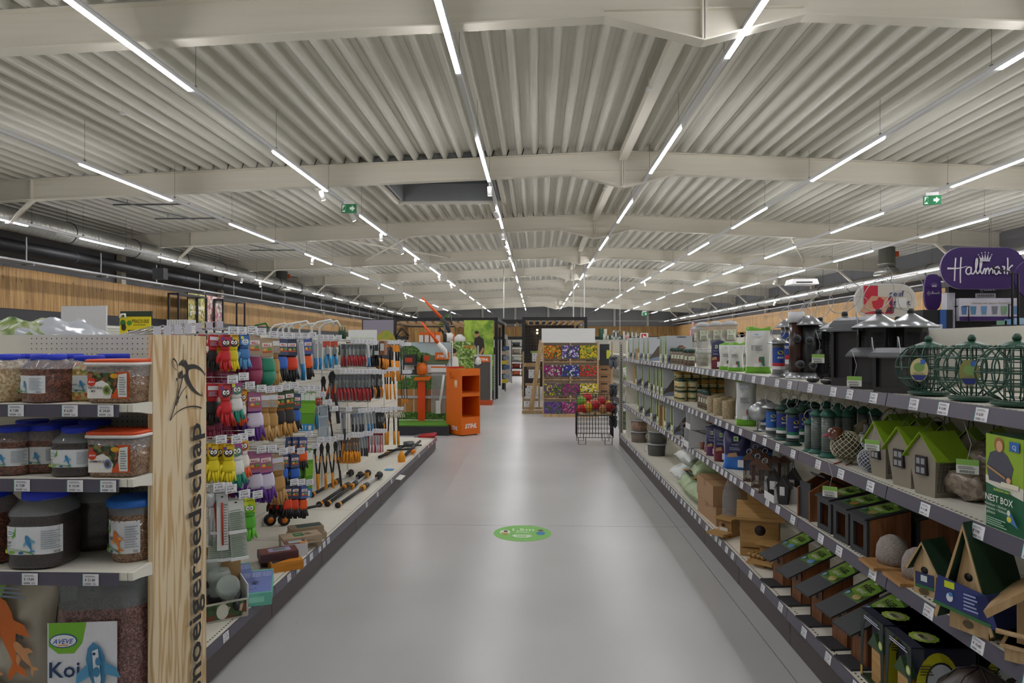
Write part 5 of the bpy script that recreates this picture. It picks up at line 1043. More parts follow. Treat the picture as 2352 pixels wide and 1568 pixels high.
# dispensing boxes with lime edges, bird photo on the side facing the viewer
def dispbox():
    w, d, h = .14, .28, .31; b = MB(); C_ = '#b9bdc4'
    b.box(-w / 2, w / 2, -d / 2, d / 2, 0, .012, C_).box(-w / 2, -w / 2 + .004, -d / 2 + .0, d / 2, 0, h, C_).box(w / 2 - .004, w / 2, -d / 2, d / 2, 0, h, C_).box(-w / 2, w / 2, d / 2 - .004, d / 2, 0, h, C_)
    f = MB(); L = '#b2cc58'
    for s in (-1, 1): f.prism([(s * w * .5, 0), (s * w * .5, h), (s * w * .42, h), (s * w * .3, h * .35)][::s], (0, -d / 2 - .0005, 0), (1, 0, 0), (0, 0, 1), .002, L)
    f.box(-w / 2, w / 2, -d / 2 - .002, -d / 2, 0, h * .32, '#c6ca9c')
    fp = Print(o=(0, -d / 2 - .002, 0)); fp.poly([(.01, .02), (.04, .03), (.045, .055), (.02, .06), (.0, .04)], '#5a5236').rect(-.05, .0, .05, .075, '#e8ead8')
    c = MB().lathe([(.05, .012), (.055, .05), (.05, .17)], seedm, 10, sy=2.0, c=(0, .01, 0))
    sp = Print(o=(w / 2, 0, 0), ux=(0, 1, 0), uz=(0, 0, 1)); sp.rect(-d * .49, d * .49, .004, h * .3, '#7f8da6').ell(.02, h * .95, .06, .008, '#55565a', 10)
    sp.poly([(-.1, .04), (-.13, .02), (-.13, .05), (-.08, .11), (-.03, .18), (.0, .205), (.04, .2), (.055, .17), (.04, .11), (.0, .06)], '#5a5048').ell(.03, .16, .028, .036, '#b5642e').ell(.03, .09, .035, .04, '#d8d4cc').poly([(.05, .185), (.075, .178), (.05, .172)], '#2c2a2a').ell(.03, .19, .004, .005, '#111')
    kind('disp', 'dispensing_box', 'box', [('carton', b), ('front_edge', f), ('front_print', fp, 1), ('side_print', sp, 0), ('contents', c)])
dispbox()
def disps(pxs, z, lbn):
    for i, px in enumerate(pxs): S_('disp', px, RX0 + .23, z, 'grey and lime open-fronted dispensing box, %s %s from the far end' % (lbn, th(i)), rz=-PI / 2, gp='dispensing boxes')
def Yrow(z, ys, lbn, X=RX0 + .15):
    for i, y in enumerate(ys): put('disp', (X, y, z), 'grey lime-edged dispensing box on the right %s, %s%s from the far end' % (ON[z], lbn, th(i)), rz=-PI / 2, group='dispensing boxes')
def ypx(px, X=RX0): return onX(px, 794, X).y
Yrow(ZT, [10.7, 10.2, 9.65, 9.2, 8.85], ''); Yrow(ZT, [7.95, 7.65], 'near pair, ')
Yrow(Z2, [9.9, 9.3, 8.75], ''); Yrow(Z2, [8.4, 8.15, 7.9], 'near three, ')
Yrow(Z3, [9.7, 9.2, 8.6, 8.15, 7.7, 7.3], '')
crt = lambda key, w, d, h, c='#a07c56': kind(key, 'cardboard_carton', 'box', [('carton', MB().box(-w / 2, w / 2, -d / 2, d / 2, 0, h, c)), ('tape', MB().box(-.022, .022, -d / 2 - .0006, d / 2 + .0006, h - .05, h + .0006, '#8c6a48')), ('seam', MB().box(-w / 2 - .0005, w / 2 + .0005, -.002, .002, h * .3, h + .0008, '#6f5338'))])
crt('ct1', .34, .3, .16); crt('ct2', .42, .36, .18); crt('ct3', .2, .3, .3)
S_('ct1', 1487, 1.62, ZT, 'brown open carton among the dispensing boxes', -PI / 2); put('sbS', at(1487, 1.6, ZT + .13), 'clear pack showing above the open carton on the top shelf', s=.7)
S_('ct3', 1476, 1.66, Z2, 'narrow brown carton among the dispensing boxes', -PI / 2, .9); S_('ct3', 1541, 1.62, Z3, 'brown carton, left of two, beyond the meat trays', -PI / 2, (1, 1, .8)); S_('ct3', 1556, 1.62, Z3, 'brown carton, right of two, beyond the meat trays', -PI / 2, (1.2, 1, .82))
for i in range(5):
    for z, X, px in ((Z2, 1.6, 1436 + 1.5 * i), (Z3, 1.55, 1440 + 2 * i)): S_('sbS', px, X + .03 * i, z, 'crumpled clear pack of fat balls at the far end, %s' % th(i), rz=R.uniform(-2, 0), s=.9 if i % 2 else .75, gp='crumpled packs at the far end', dz=.0)
# peanut butter pots
def pot(key, lid, body, r=.045, h=.1):
    kind(key, 'bird_spread_pot', 'pot', [('pot', MB().lathe([(r * .92, 0), (r, .006), (r, h * .8), (r * .9, h * .84)], body, 16)), ('lid', MB().lathe([(r * .98, h * .82), (r * 1.02, h * .84), (r * 1.02, h * .97), (r * .9, h)], lid, 16)), ('label', Print(cyl=(r * 1.005, 1)).rect(-r * 1.5, r * 1.5, h * .2, h * .7, '#d8d4b0').rect(-r * 1.5, r * 1.5, h * .2, h * .36, '#3f4c24').ell(0, h * .5, r * .35, h * .15, '#e0a01c').rect(-r * 1.2, -r * .5, h * .42, h * .62, '#4c6a2a'))])
pot('py', '#c9932a', '#a08c5a'); pot('pg', '#22442f', '#c0b288', .05, .115)
for c in range(6):
    for r in range(3): put('py', (RX0 + .09 + c * .091, 7.36, Z2 + r * .1), 'yellow-lidded spread pot in the stacked wall, column %s, layer %s' % (th(c), th(r)), rz=-.2, group='stacked yellow-lidded pots')
for i, (dx, dy, r) in enumerate(((0, 0, 0), (0, 0, 1), (.0, .11, 0), (.0, .11, 1), (.11, 0, 0), (.11, 0, 1))): put('pg', (RX0 + .075 + dx, 7.12 + dy, Z2 + r * .115), 'green-lidded spread pot, %s layer, %s' % (('lower', 'upper')[r], ('left front', 'left front', 'rear', 'rear', 'right front', 'right front')[i]), rz=-PI / 3)
# slim blue tubes and tan seed cylinders
for i in range(4): S_('gjar', 1609 + i * 5.5, 1.55 - .0 * i, Z2, 'slim navy and lime tube, %s from left' % th(i), gp='slim navy tubes')
kind('cyl', 'seed_cylinder', 'seed block', [('cylinder', MB().lathe([(.045, 0), (.048, .005), (.048, .14), (.045, .145)], granules('oat_block', ['#a8926a', '#b8a47c', '#8a7450', '#c6b48e'], 220), 18)), ('wrap', MB().lathe([(.049, .0), (.0492, .143)], M('#cfc8b4', .1, 0, 0, 0, .15), 18, cap=False))])
for i, (px, X) in enumerate(((1637, 1.53), (1652, 1.53), (1673, 1.53), (1650, 1.64), (1668, 1.64), (1686, 1.64))): S_('cyl', px, X, Z2, 'tan oat seed cylinder, %s row, %s' % (('front', 'back')[i > 2], th(i % 3)), gp='seed cylinders')
S_('sbM', 1714, 1.53, Z2, 'tall grey-white seed bag with lime base', -.5)
kind('saucer', 'saucer_feeder', 'bird feeder', [('dish', MB().tube([(0, -.006, .13), (0, .006, .13)], .06, M('#c2c5c8', .3, .6), 22)), ('stem', MB().tube([(0, 0, 0), (0, 0, .19)], .004, '#6a6c70', 5)), ('foot', MB().lathe([(.03, 0), (.03, .006)], '#6a6c70', 12))])
S_('saucer', 1740, 1.5, Z2, 'silver saucer feeder standing on edge', -.6); S_('tm', 1757, 1.56, Z2, 'silver wire tube feeder, left', .3); S_('tm', 1772, 1.5, Z2, 'silver-domed tube feeder with pale blue label'); S_('tG', 1797, 1.52, Z2, 'green-capped mesh feeder with navy label, left'); S_('tG', 1820, 1.5, Z2, 'green-capped mesh feeder with navy label, right', .3); S_('tG', 1843, 1.62, Z2, 'green-capped mesh feeder behind with navy label')
for i, (px, X) in enumerate(((1808, 1.72), (1828, 1.78), (1850, 1.78), (1870, 1.8), (1898, 1.8), (1925, 1.8), (1955, 1.8), (1984, 1.85), (2010, 1.85))): S_('tg' if i > 3 else 'tG', px, X, Z2, 'green-capped feeder in the shaded back row, %s from left' % th(i), gp='green feeders in the back row')
S_('tg', 1858, 1.5, Z2, 'short teal-based feeder', s=.75); S_('tg', 1877, 1.52, Z2, 'silver spring tube feeder with teal cap, left of two'); S_('tg', 1902, 1.52, Z2, 'silver spring tube feeder with teal cap, right of two', s=1.05); S_('tg', 1924, 1.62, Z2, 'teal-capped tube feeder behind the hen'); S_('tg', 1946, 1.66, Z2, 'teal-capped tube feeder right behind the hen')
def meshm(name, c, hole, sc):
    a, t, b = newmat(name); v = N(t, 'TexBrick'); v.inputs['Scale'].default_value = sc; v.inputs['Color1'].default_value = (*lin(hole), 1); v.inputs['Color2'].default_value = (*lin(hole), 1); v.inputs['Mortar'].default_value = (*lin(c), 1); v.inputs['Mortar Size'].default_value = .018; v.offset = .5
    v.inputs['Brick Width'].default_value = .1; v.inputs['Row Height'].default_value = .1; t.links.new(coords(t, rot=(PI / 2, 0, PI / 4)), v.inputs['Vector']); t.links.new(v.outputs[0], b.inputs['Base Color']); return a
def netball(r, c, z, m, n=14, sy=1):   # diamond net of thin wires on an inner dark ball
    b = MB()
    for s in (-1, 1):
        for i in range(n):
            a = 2 * PI * i / n; b.tube([(r * math.sin(t) * math.cos(a + s * t * 1.1), r * sy * math.sin(t) * math.sin(a + s * t * 1.1), z - r * math.cos(t)) for t in [.25 + k * (PI - .5) / 10 for k in range(11)]], .0017, m, 3)
    return b
hb = MB(); hb.T = TM(.0, 0, .0); nb = netball(.07, 0, .078, '#c9c3a6', 16); br = MB().lathe([(.01, .015), (.055, .03), (.064, .075), (.05, .11), (.01, .12)], '#55503f', 14)
tl_ = MB().tube([(.05, 0, .1), (.08, .0, .14), (.1, 0, .17)], [.03, .02, .008], '#b7b094', 7)
hdp = MB().lathe([(.004, .1), (.03, .108), (.036, .13), (.03, .155), (.004, .165)], M('#5e2e1c', .15, 0, .8), 16, c=(-.045, -.01, 0)); bk_ = MB().tube([(-.075, -.02, .128), (-.1, -.03, .12)], [.009, .002], '#c8607a', 6); ey = MB()
for s in (-1, 1): ey.lathe([(0, .14), (.006, .143), (.006, .149), (0, .152)], '#e8e8e8', 8, c=(-.07, -.01 + s * .016 - .01, 0))
ft = MB().tube([(-.02, -.02, .01), (-.05, -.05, .003)], .003, '#7a2018', 4).tube([(.02, -.02, .01), (-.0, -.06, .003)], .003, '#7a2018', 4)
kind('hen', 'hen_feeder', 'bird feeder', [('mesh_body', nb), ('seed_bin', br), ('tail', tl_), ('head', hdp), ('beak', bk_), ('eyes', ey), ('feet', ft)])
S_('hen', 1946, 1.53, Z2, 'cream mesh hen-shaped feeder with brown head and pink beak', -.5, 1.1); S_('hen', 1936, 1.66, Z2, 'second mesh hen feeder half hidden behind the first', -.5, 1.1)
n1 = netball(.05, 0, .055, '#c4c8d4', 16); n2_ = netball(.036, 0, .135, '#c4c8d4', 14); n1.lathe([(.01, .012), (.042, .03), (.046, .055), (.04, .08), (.01, .1)], '#4a4c55', 12).lathe([(.01, .105), (.03, .12), (.03, .15), (.01, .165)], '#4a4c55', 12)
kind('snow', 'ball_feeder', 'bird feeder', [('lower_ball', n1), ('upper_ball', n2_), ('hat', MB().lathe([(.04, .168), (.04, .174), (.025, .175), (.025, .21)], '#1a1a1c', 14)), ('buttons', MB().lathe([(0, 0), (.006, .002), (0, .004)], '#1a1a1c', 6, c=(-.05, -.01, .06)))])
S_('snow', 1998, 1.53, Z2, 'white mesh snowman feeder with black hat, front', s=1.05); S_('snow', 2070, 1.85, Z2, 'white mesh snowman feeder in the back, left', s=1.05); S_('snow', 2150, 1.9, Z2, 'white mesh snowman feeder in the back, right', s=1.05)
# house lanterns
def house(key, w, d, h, body, roof, mesh=True, win='#2c2428', inner=None):
    e = h * .66; t = .8
    bdm = MB().hexa([(-w * .36, -d * .4, 0), (w * .36, -d * .4, 0), (w * .36, d * .4, 0), (-w * .36, d * .4, 0)], [(-w * .5, -d * .5, e), (w * .5, -d * .5, e), (w * .5, d * .5, e), (-w * .5, d * .5, e)], body)
    for s in (-1, 1): bdm.prism([(-w * .5, 0), (w * .5, 0), (0, h * .3)], (0, -d * .5 if s < 0 else d * .5 - .004, e), (1, 0, 0), (0, 0, 1), .004, body)
    rf = MB()
    for s in (-1, 1): rf.hexa([(0, -d * .6, h * .99), (s * w * .66, -d * .6, e - .02), (s * w * .66, d * .6, e - .02), (0, d * .6, h * .99)], [(0, -d * .6, h * 1.01), (s * w * .66, -d * .6, e - .016), (s * w * .66, d * .6, e - .016), (0, d * .6, h * 1.01)], roof)
    p = Print(o=(0, -d * .5 - .001, 0)); z0, z1 = e * .5, e * .95
    wm = MB().box(-w * .2, w * .2, -d * .5 - .006, -d * .44, z0, z1, win); 
    for i in range(2):
        for j in range(2): wm.box(-w * .15 + i * w * .17, -w * .02 + i * w * .17, -d * .5 - .007, -d * .5, z0 + .006 + j * (z1 - z0) * .48, z0 + (z1 - z0) * (.4 + .48 * j), '#8f9497' if body != '#2a2a2c' else '#d8d8d8')
    g = MB()
    for s in (-1, 1):
        for q in range(7): y = -d * .34 + q * d * .11; g.tube([(s * (w * .385), y, .02), (s * (w * .5 + .002), y, e - .02)], .0014, '#5c5a52', 3)
        for q in range(10): z = .02 + q * (e - .04) / 9; x = w * (.38 + .13 * z / e) + .002; g.tube([(s * x, -d * .36, z), (s * x, d * .36, z)], .0014, '#5c5a52', 3)
    kind(key, 'house_lantern', 'bird feeder', [('housing', bdm), ('roof', rf), ('window', wm), ('side_mesh', g), ('handle', MB().tube([(0, -d * .4 + d * .8 * k / 10, h + .05 * math.sin(PI * k / 10)) for k in range(11)], .002, '#4a4a44', 4))])
house('hl', .12, .12, .22, '#8f8779', '#86a81c'); house('hb', .07, .06, .17, '#2a2a2c', M('#3a3a3e', .4), win='#dadada'); 
for i, (px, X, rz) in enumerate(((2152, 1.56, -1.35), (2098, 1.56, -1.35), (2045, 1.57, -1.45), (2230, 1.76, -.75), (2175, 1.76, -.75), (2120, 1.78, -.9), (2068, 1.78, -1.2), (2290, 1.85, -.8))): S_('hl', px, X, Z2, 'taupe house feeder with lime roof, %s row, %s from right' % (('front', 'back')[i > 2], th(i % 3 if i < 3 else i - 3)), rz, 1.12)
put('tag', onX(2003, 1010, 1.44) , 'blank white square tag above the hen feeder', rz=-.8, s=1.0)
strawm = granules('dried_fluff', ['#7a6a5c', '#8a7b6c', '#6a5b50', '#9a8c7c'], 60, 1)
for i, (px, X, dz, rx) in enumerate(((2210, 1.58, 0, 1.35), (2236, 1.66, .07, 1.3))):
    b = bag(.17, .2, .1, strawm, .01, seed=20 + i, m2=(.78, film)); thing('nesting_bag', 'clear bag of brown nesting fluff, %s' % ('lower one beside the nest box carton' if not i else 'upper one of the pile'), 'bag', [(None, b)], loc=at(px, X, Z2 + .055 + dz), rz=2.0, rx=rx)
# NEST BOX carton
w_, d_, h_ = .155, .17, .298
p = Print(o=(-w_ / 2, 0, 0), ux=(0, -1, 0), uz=(0, 0, 1)); b = MB().box(-w_ / 2, w_ / 2, -d_ / 2, d_ / 2, 0, h_, '#0f5a38')
D2 = d_ / 2
p.rect(-D2, D2, h_ * .47, h_, '#8fb02c').poly([(-D2, h_ * .47), (D2, h_ * .38), (D2, h_ * .5), (-D2, h_ * .55)], '#d9d6c8')
p.poly([(-D2 * .8, h_ * .5), (D2 * .3, h_ * .5), (D2 * .5, h_ * .68), (D2 * .2, h_ * .8), (-D2 * .2, h_ * .86), (-D2 * .75, h_ * .8), (-D2 * .95, h_ * .65)], '#4a4c58').ell(-D2 * .25, h_ * .9, D2 * .26, h_ * .08, '#9a6a3a').ell(-D2 * .22, h_ * .885, D2 * .17, h_ * .06, '#d9a884')
p.poly([(-D2 * .9, h_ * .64), (D2 * .1, h_ * .55), (D2 * .1, h_ * .575), (-D2 * .9, h_ * .665)], '#b08a58').rect(-D2 * .1, D2 * .8, h_ * .47, h_ * .52, '#e6dfc8').ell(D2 * .3, h_ * .55, D2 * .12, h_ * .03, '#d9a884')
p.rect(D2 * .35, D2 * .85, h_ * .86, h_ * .96, '#2a66b4').text('CJ', D2 * .6, h_ * .885, h_ * .06, '#f2f4f8', .01, al='c')
p.rect(-D2 * .5, D2 * .4, h_ * .405, h_ * .445, '#2c7a3a').text('build your own', -D2 * .05, h_ * .415, h_ * .03, '#e8e070', .01, .3, al='c', w=D2 * .8)
p.text('NEST BOX', -D2 * .92, h_ * .29, h_ * .1, '#eef2ea', .01, w=D2 * 1.5).text('Nestkast • Nichoir', -D2 * .92, h_ * .24, h_ * .04, '#dfe8dc', 0, w=D2 * 1.2).text('Nistkasten • Nistkasse', -D2 * .92, h_ * .2, h_ * .04, '#dfe8dc', 0, w=D2 * 1.25).text('Fuglekasse', -D2 * .92, h_ * .16, h_ * .04, '#dfe8dc').lines(-D2 * .9, D2 * .3, h_ * .04, h_ * .13, 4, '#9fc0a4')
p.poly([(D2 * .3, h_ * .2), (D2 * .42, h_ * .26), (D2 * .6, h_ * .2), (D2 * .9, h_ * .09), (D2 * .6, h_ * .12), (D2 * .4, h_ * .13)], '#3f7cb8').ell(D2 * .42, h_ * .225, D2 * .08, h_ * .03, '#e0e4d0').ell(D2 * .45, h_ * .16, D2 * .12, h_ * .03, '#d8cc4a')
fp = Print(o=(0, -d_ / 2, 0)); fp.rect(-w_ / 2, w_ / 2, h_ * .5, h_, '#22326e').rect(-w_ / 2, w_ / 2, h_ * .44, h_ * .5, '#2f6ab0').lines(-w_ * .3, w_ * .4, h_ * .1, h_ * .4, 6, '#7fb08c')
q = onX(2265, 1205, 1.46); thing('nest_box_carton', 'green NEST BOX carton with child photo at the right picture edge', 'box', [('carton', b), ('side_print', p), ('front_print', fp)], loc=(1.46 + w_ / 2, q.y - d_ / 2, Z2))
# ---------------- right gondola, third shelf ----------------
kind('meat', 'feed_tray', 'tray', [('tray', MB().hexa([(-.07, -.05, 0), (.07, -.05, 0), (.07, .05, 0), (-.07, .05, 0)], [(-.08, -.06, .035), (.08, -.06, .035), (.08, .06, .035), (-.08, .06, .035)], '#26262a')), ('contents', MB().box(-.07, .07, -.05, .05, .033, .042, granules('red_meal', ['#7a3a2c', '#8f5040', '#5f2c24'], 60, 1)))])
for i in range(4): S_('meat', 1578, 1.51, Z3, 'black tray of red-brown treats, %s from the bottom' % th(i), -PI / 2, (1, 1, 1), 'stacked treat trays', i * .045)
kind('wtray', 'display_tray', 'tray', [('side', MB().prism([(-.16, 0), (.16, 0), (.16, .15), (-.05, .09), (-.16, .05)], (-.09, 0, 0), (0, -1, 0), (0, 0, 1), .004, '#c9cacc')), ('side', MB().prism([(-.16, 0), (.16, 0), (.16, .15), (-.05, .09), (-.16, .05)], (.086, 0, 0), (0, -1, 0), (0, 0, 1), .004, '#c9cacc')), ('front', MB().box(-.09, .09, -.164, -.16, 0, .05, '#dcdddd')), ('base', MB().box(-.09, .09, -.16, .16, 0, .005, '#c9cacc')), ('back', MB().box(-.09, .09, .158, .162, 0, .15, '#c9cacc'))])
kind('suetb', 'suet_roll', 'suet roll', [('roll', MB().lathe([(.018, 0), (.022, .005), (.022, .06), (.018, .065)], granules('pink_suet', ['#8a5240', '#a06a54', '#70402f'], 120, 1), 10)), ('wrap_top', MB().lathe([(.018, .065), (.006, .08)], M('#cfc6c0', .1, 0, 0, 0, .5), 8))])
S_('wtray', 1603, 1.6, Z3, 'white display tray, farthest of three', -PI / 2, .9); S_('wtray', 1622, 1.6, Z3, 'white display tray of suet rolls, nearest', -PI / 2, 1.15); S_('wtray', 1622, 1.6, Z3, 'white display tray stacked on the suet rolls tray', -PI / 2, 1.05, dz=.17)
for i in range(8): S_('suetb', 1603 + i * 5, 1.52 + .05 * (i % 2), Z3, 'small wrapped suet roll in the white tray, %s' % th(i), gp='suet rolls', dz=.006)
for i in range(4): S_('suetb', 1612 + i * 6, 1.6, Z3, 'dark wrapped treat bag in the upper white tray, %s' % th(i), s=(1.2, 1.2, .9), gp='upper tray treats', dz=.23)
S_('nvM', 1637, 1.53, Z3, 'navy seed pouch with purple base', -.5); S_('nvR', 1658, 1.53, Z3, 'navy seed pouch with dark red base', -.5, 1.05); S_('nvB', 1692, 1.55, Z3, 'large navy seed pouch with blue base', -.5, 1.02)
for i, px in enumerate((1725, 1748, 1690)): S_('nvB', px, 1.8, Z3, 'navy pouch in the shaded back row, %s' % th(i), -.5)
cop = M('#5c3f34', .4, .5)
b = MB(); 
for x in (-1, 1):
    for y in (-1, 1): b.box(x * .03 - .003, x * .03 + .003, y * .03 - .003, y * .03 + .003, .01, .16, cop)
b.box(-.035, .035, -.035, .035, .0, .012, cop)
rf = MB(); rf.hexa([(-.048, -.048, .155), (.048, -.048, .155), (.048, .048, .155), (-.048, .048, .155)], [(-.006, -.006, .195), (.006, -.006, .195), (.006, .006, .195), (-.006, .006, .195)], cop)
kind('copl', 'copper_lantern', 'bird feeder', [('frame', b), ('roof', rf), ('glass', MB().box(-.026, .026, -.026, .026, .012, .155, M('#5a5450', .1, 0, 0, 0, .35))), ('bail', MB().tube([(.022 * math.cos(t), -.045, .012 + .04 * math.sin(t)) for t in [PI * k / 8 for k in range(9)]], .0016, '#9a9088', 4)), ('hanging_wire', loop(.013, .19, tilt=.3))])
for i, (px, X, s) in enumerate(((1721, 1.5, 1.0), (1740, 1.49, 1.0), (1757, 1.48, 1.0), (1735, 1.62, 1), (1757, 1.62, 1), (1780, 1.64, 1), (1800, 1.7, 1))): S_('copl', px, X, Z3, 'copper-brown lantern feeder with hipped roof, %s %s' % (('front row', 'back row')[i > 2], th(i if i < 3 else i - 3)), rz=-.5, s=s)
S_('hb', 1777, 1.49, Z3, 'small black and white house feeder, left', -.6, 1.0); S_('hb', 1800, 1.49, Z3, 'small black and white house feeder with pale side, right', -.6, 1.0); S_('hb', 1822, 1.62, Z3, 'small black house feeder in the back', -.6, 1.05)
q = at(1822, 1.58, Z3); put('wtray', q, 'white tray with a photo print holding grey gourds', rz=-PI / 2, s=(.95, .9, .9))
for i in range(3): thing('gourd_feeder', 'dark grey gourd-shaped feeder in the white tray, %s' % th(i), 'bird feeder', [(None, MB().lathe([(.01, 0), (.035, .02), (.038, .05), (.02, .08), (.012, .1), (.0, .11)], M(('#3a3c42', '#5a4440', '#303238')[i], .3), 14))], loc=q + Vector((-.08 + .07 * i, .03 * (i % 2), .01)), rx=.3)
walnut = woodmat('acacia_wood', '#94603a', '#6b3f22', ws=12, axis=2, dist=1.5); darkp = M('#2f3136', .55)
S3 = thing
p3 = MB(); b = MB().prism([(-.12, 0), (.12, 0), (.12, .16), (-.02, .24), (-.12, .2)], (-.07, 0, 0), (0, -1, 0), (0, 0, 1), .012, walnut)
b.prism([(-.12, 0), (.12, 0), (.12, .16), (-.02, .24), (-.12, .2)], (.058, 0, 0), (0, -1, 0), (0, 0, 1), .012, walnut); bb = MB().box(-.058, .058, -.11, -.1, 0, .2, darkp).box(-.058, .058, -.1, .11, 0, .01, darkp).box(-.058, .058, .1, .11, 0, .15, darkp)
def fagel(p, x0, x1, z0, z1, low='VOEDER', c='#a88a62'):
    w, h = x1 - x0, z1 - z0
    p.rect(x0, x1, z0, z1, '#46662a').poly([(x0, z0 + h * .3), (x0 + w * .6, z0 + h * .15), (x1, z0 + h * .5), (x1, z0 + h * .8), (x0 + w * .3, z1), (x0, z1)], '#7aa838').poly([(x0, z0 + h * .35), (x0 + w * .5, z0 + h * .3), (x0 + w * .4, z0 + h * .8), (x0, z0 + h * .9)], '#8fb04a')
    p.text('FÅGEL', x0 + w * .5, z0 + h * .55, h * .26, '#12160e', .03, al='c', w=w * .66).text(low, x0 + w * .45, z0 + h * .36, h * .16, '#eef2e4', .02, al='c', w=w * .5).ell(x0 + w * .66, z0 + h * .16, w * .2, h * .12, c).ell(x0 + w * .12, z0 + h * .14, w * .08, h * .08, '#6a9ab0').ell(x0 + w * .5, z0 + h * .9, w * .1, h * .04, '#d8e0c8')
def bfeeder(key, c, low):
    """feeder house: dark frame front with a window, wooden sides, dark roof with green print"""
    w, d, h0, h1 = .145, .2, .165, .205
    f = MB(); f.box(-w / 2, -w * .3, -d / 2, -d / 2 + .012, 0, h0, darkp).box(w * .3, w / 2, -d / 2, -d / 2 + .012, 0, h0, darkp).box(-w * .3, w * .3, -d / 2, -d / 2 + .012, 0, h0 * .16, darkp).box(-w * .3, w * .3, -d / 2, -d / 2 + .012, h0 * .84, h0, darkp)
    sd = [MB(), MB()]
    for x in (-1, 1): sd[x > 0].prism([(-d / 2 + .012, 0), (d / 2, 0), (d / 2, h1), (-d / 2 + .012, h0)], (x * w / 2 if x > 0 else -w / 2 + .01, 0, 0), (0, 1, 0), (0, 0, 1), .01, walnut)
    inn = MB().box(-w * .48, w * .48, -d * .1, -d * .08, 0, h0, walnut).box(-w * .48, w * .48, d / 2 - .01, d / 2, 0, h1 - .01, walnut).box(-w * .48, w * .48, -d * .48, d * .48, 0, .008, walnut)
    r = MB().hexa([(-w * .53, -d * .56, h0), (w * .53, -d * .56, h0), (w * .53, d * .53, h1 + .006), (-w * .53, d * .53, h1 + .006)], [(-w * .53, -d * .56, h0 + .009), (w * .53, -d * .56, h0 + .009), (w * .53, d * .53, h1 + .015), (-w * .53, d * .53, h1 + .015)], darkp)
    nz = Vector((0, d * 1.09, h1 - h0 + .006)).normalized()
    p = Print(o=(0, -d * .56, h0 + .0095), ux=(1, 0, 0), uz=nz); fagel(p, -w * .4, w * .48, .04, d * 1.02, low, c)
    kind(key, 'bird_feeder_house', 'bird feeder', [('front_frame', f), ('side_panel', sd[0]), ('side_panel', sd[1]), ('inner_panel', inn), ('roof', r), ('roof_print', p, 4)])
bfeeder('bf1', '#a06050', 'VOEDER'); bfeeder('bf2', '#b08040', 'VOEDER'); bfeeder('bf3', '#a8906a', 'VOEDER')
for i, (y, k, lb) in enumerate(((3.16, 'bf3', 'nearest, with seed picture'), (3.34, 'bf2', 'middle, with bowl picture'), (3.53, 'bf1', 'farthest, with red mealworm picture'))):
    put(k, (RX0 + .13, y, Z3), 'dark-fronted wooden feeder house in the front row, ' + lb, rz=-PI / 2 + .05); put(('bf2', 'bf3', 'bf1')[i], (RX0 + .36, y, Z3), 'dark-fronted wooden feeder house in the back row, %s' % ('nearest', 'middle', 'farthest')[i], rz=-PI / 2)
q = (RX0 + .14, 3.78, Z3); thing('wedge_feeder', 'wooden wedge-roofed feeder with black panels beside the white tray', 'bird feeder', [('side_panel', b), ('dark_panel', bb), ('roof', MB().hexa([(-.075, -.04, .235), (.075, -.04, .235), (.075, .14, .15), (-.075, .14, .15)], [(-.075, -.04, .245), (.075, -.04, .245), (.075, .14, .16), (-.075, .14, .16)], darkp))], loc=q, rz=-PI / 2 + .1)
# grey felt domes on wooden slabs
lam = woodmat('beech_slab', '#b98d5a', '#9a7040', ws=12, axis=0, dist=1.5); felt = granules('speckled_stone', ['#8a7f78', '#9a9089', '#766b64', '#a59c95'], 500, 0, .3)
def slabdome(px, py, sx, lb, back=False):
    q = onS(px, py, Z3); dm = MB().lathe([(.066, .0), (.068, .03), (.064, .07), (.05, .105), (.025, .125), (.001, .13)], felt, 24)
    thing('stone_feeder', lb, 'bird feeder', [('slab', MB().box(-.075, .075, -.11, .11, 0, .014, lam)), ('dome', MB().lathe([(.062, .014), (.068, .04), (.064, .085), (.05, .115), (.025, .132), (.001, .136)], felt, 24, sy=.95))], loc=q, rz=-PI / 2 - .05)
slabdome(2050, 1300, 0, 'speckled grey dome on a wooden slab, left of two'); slabdome(2112, 1335, 0, 'speckled grey dome on a wooden slab, right of two beside the green roof')
q = at(2085, 1.84, Z3); thing('stone_feeder', 'speckled grey dome lying behind on an upright wooden slab', 'bird feeder', [('slab', MB().box(-.09, .09, -.008, .008, 0, .15, lam)), ('dome', MB().tube([(0, .008, .08), (0, .04, .08), (0, .07, .08)], [.07, .06, .03], felt, 20))], loc=q, rz=-.5)
lpine = woodmat('light_pine', '#c4ab84', '#a98a5e', ws=10, axis=2, dist=1.5); gfelt = M('#22452f', .8); tanw = woodmat('tan_wood', '#c09a62', '#a07a45', ws=10, axis=0, dist=1.5)
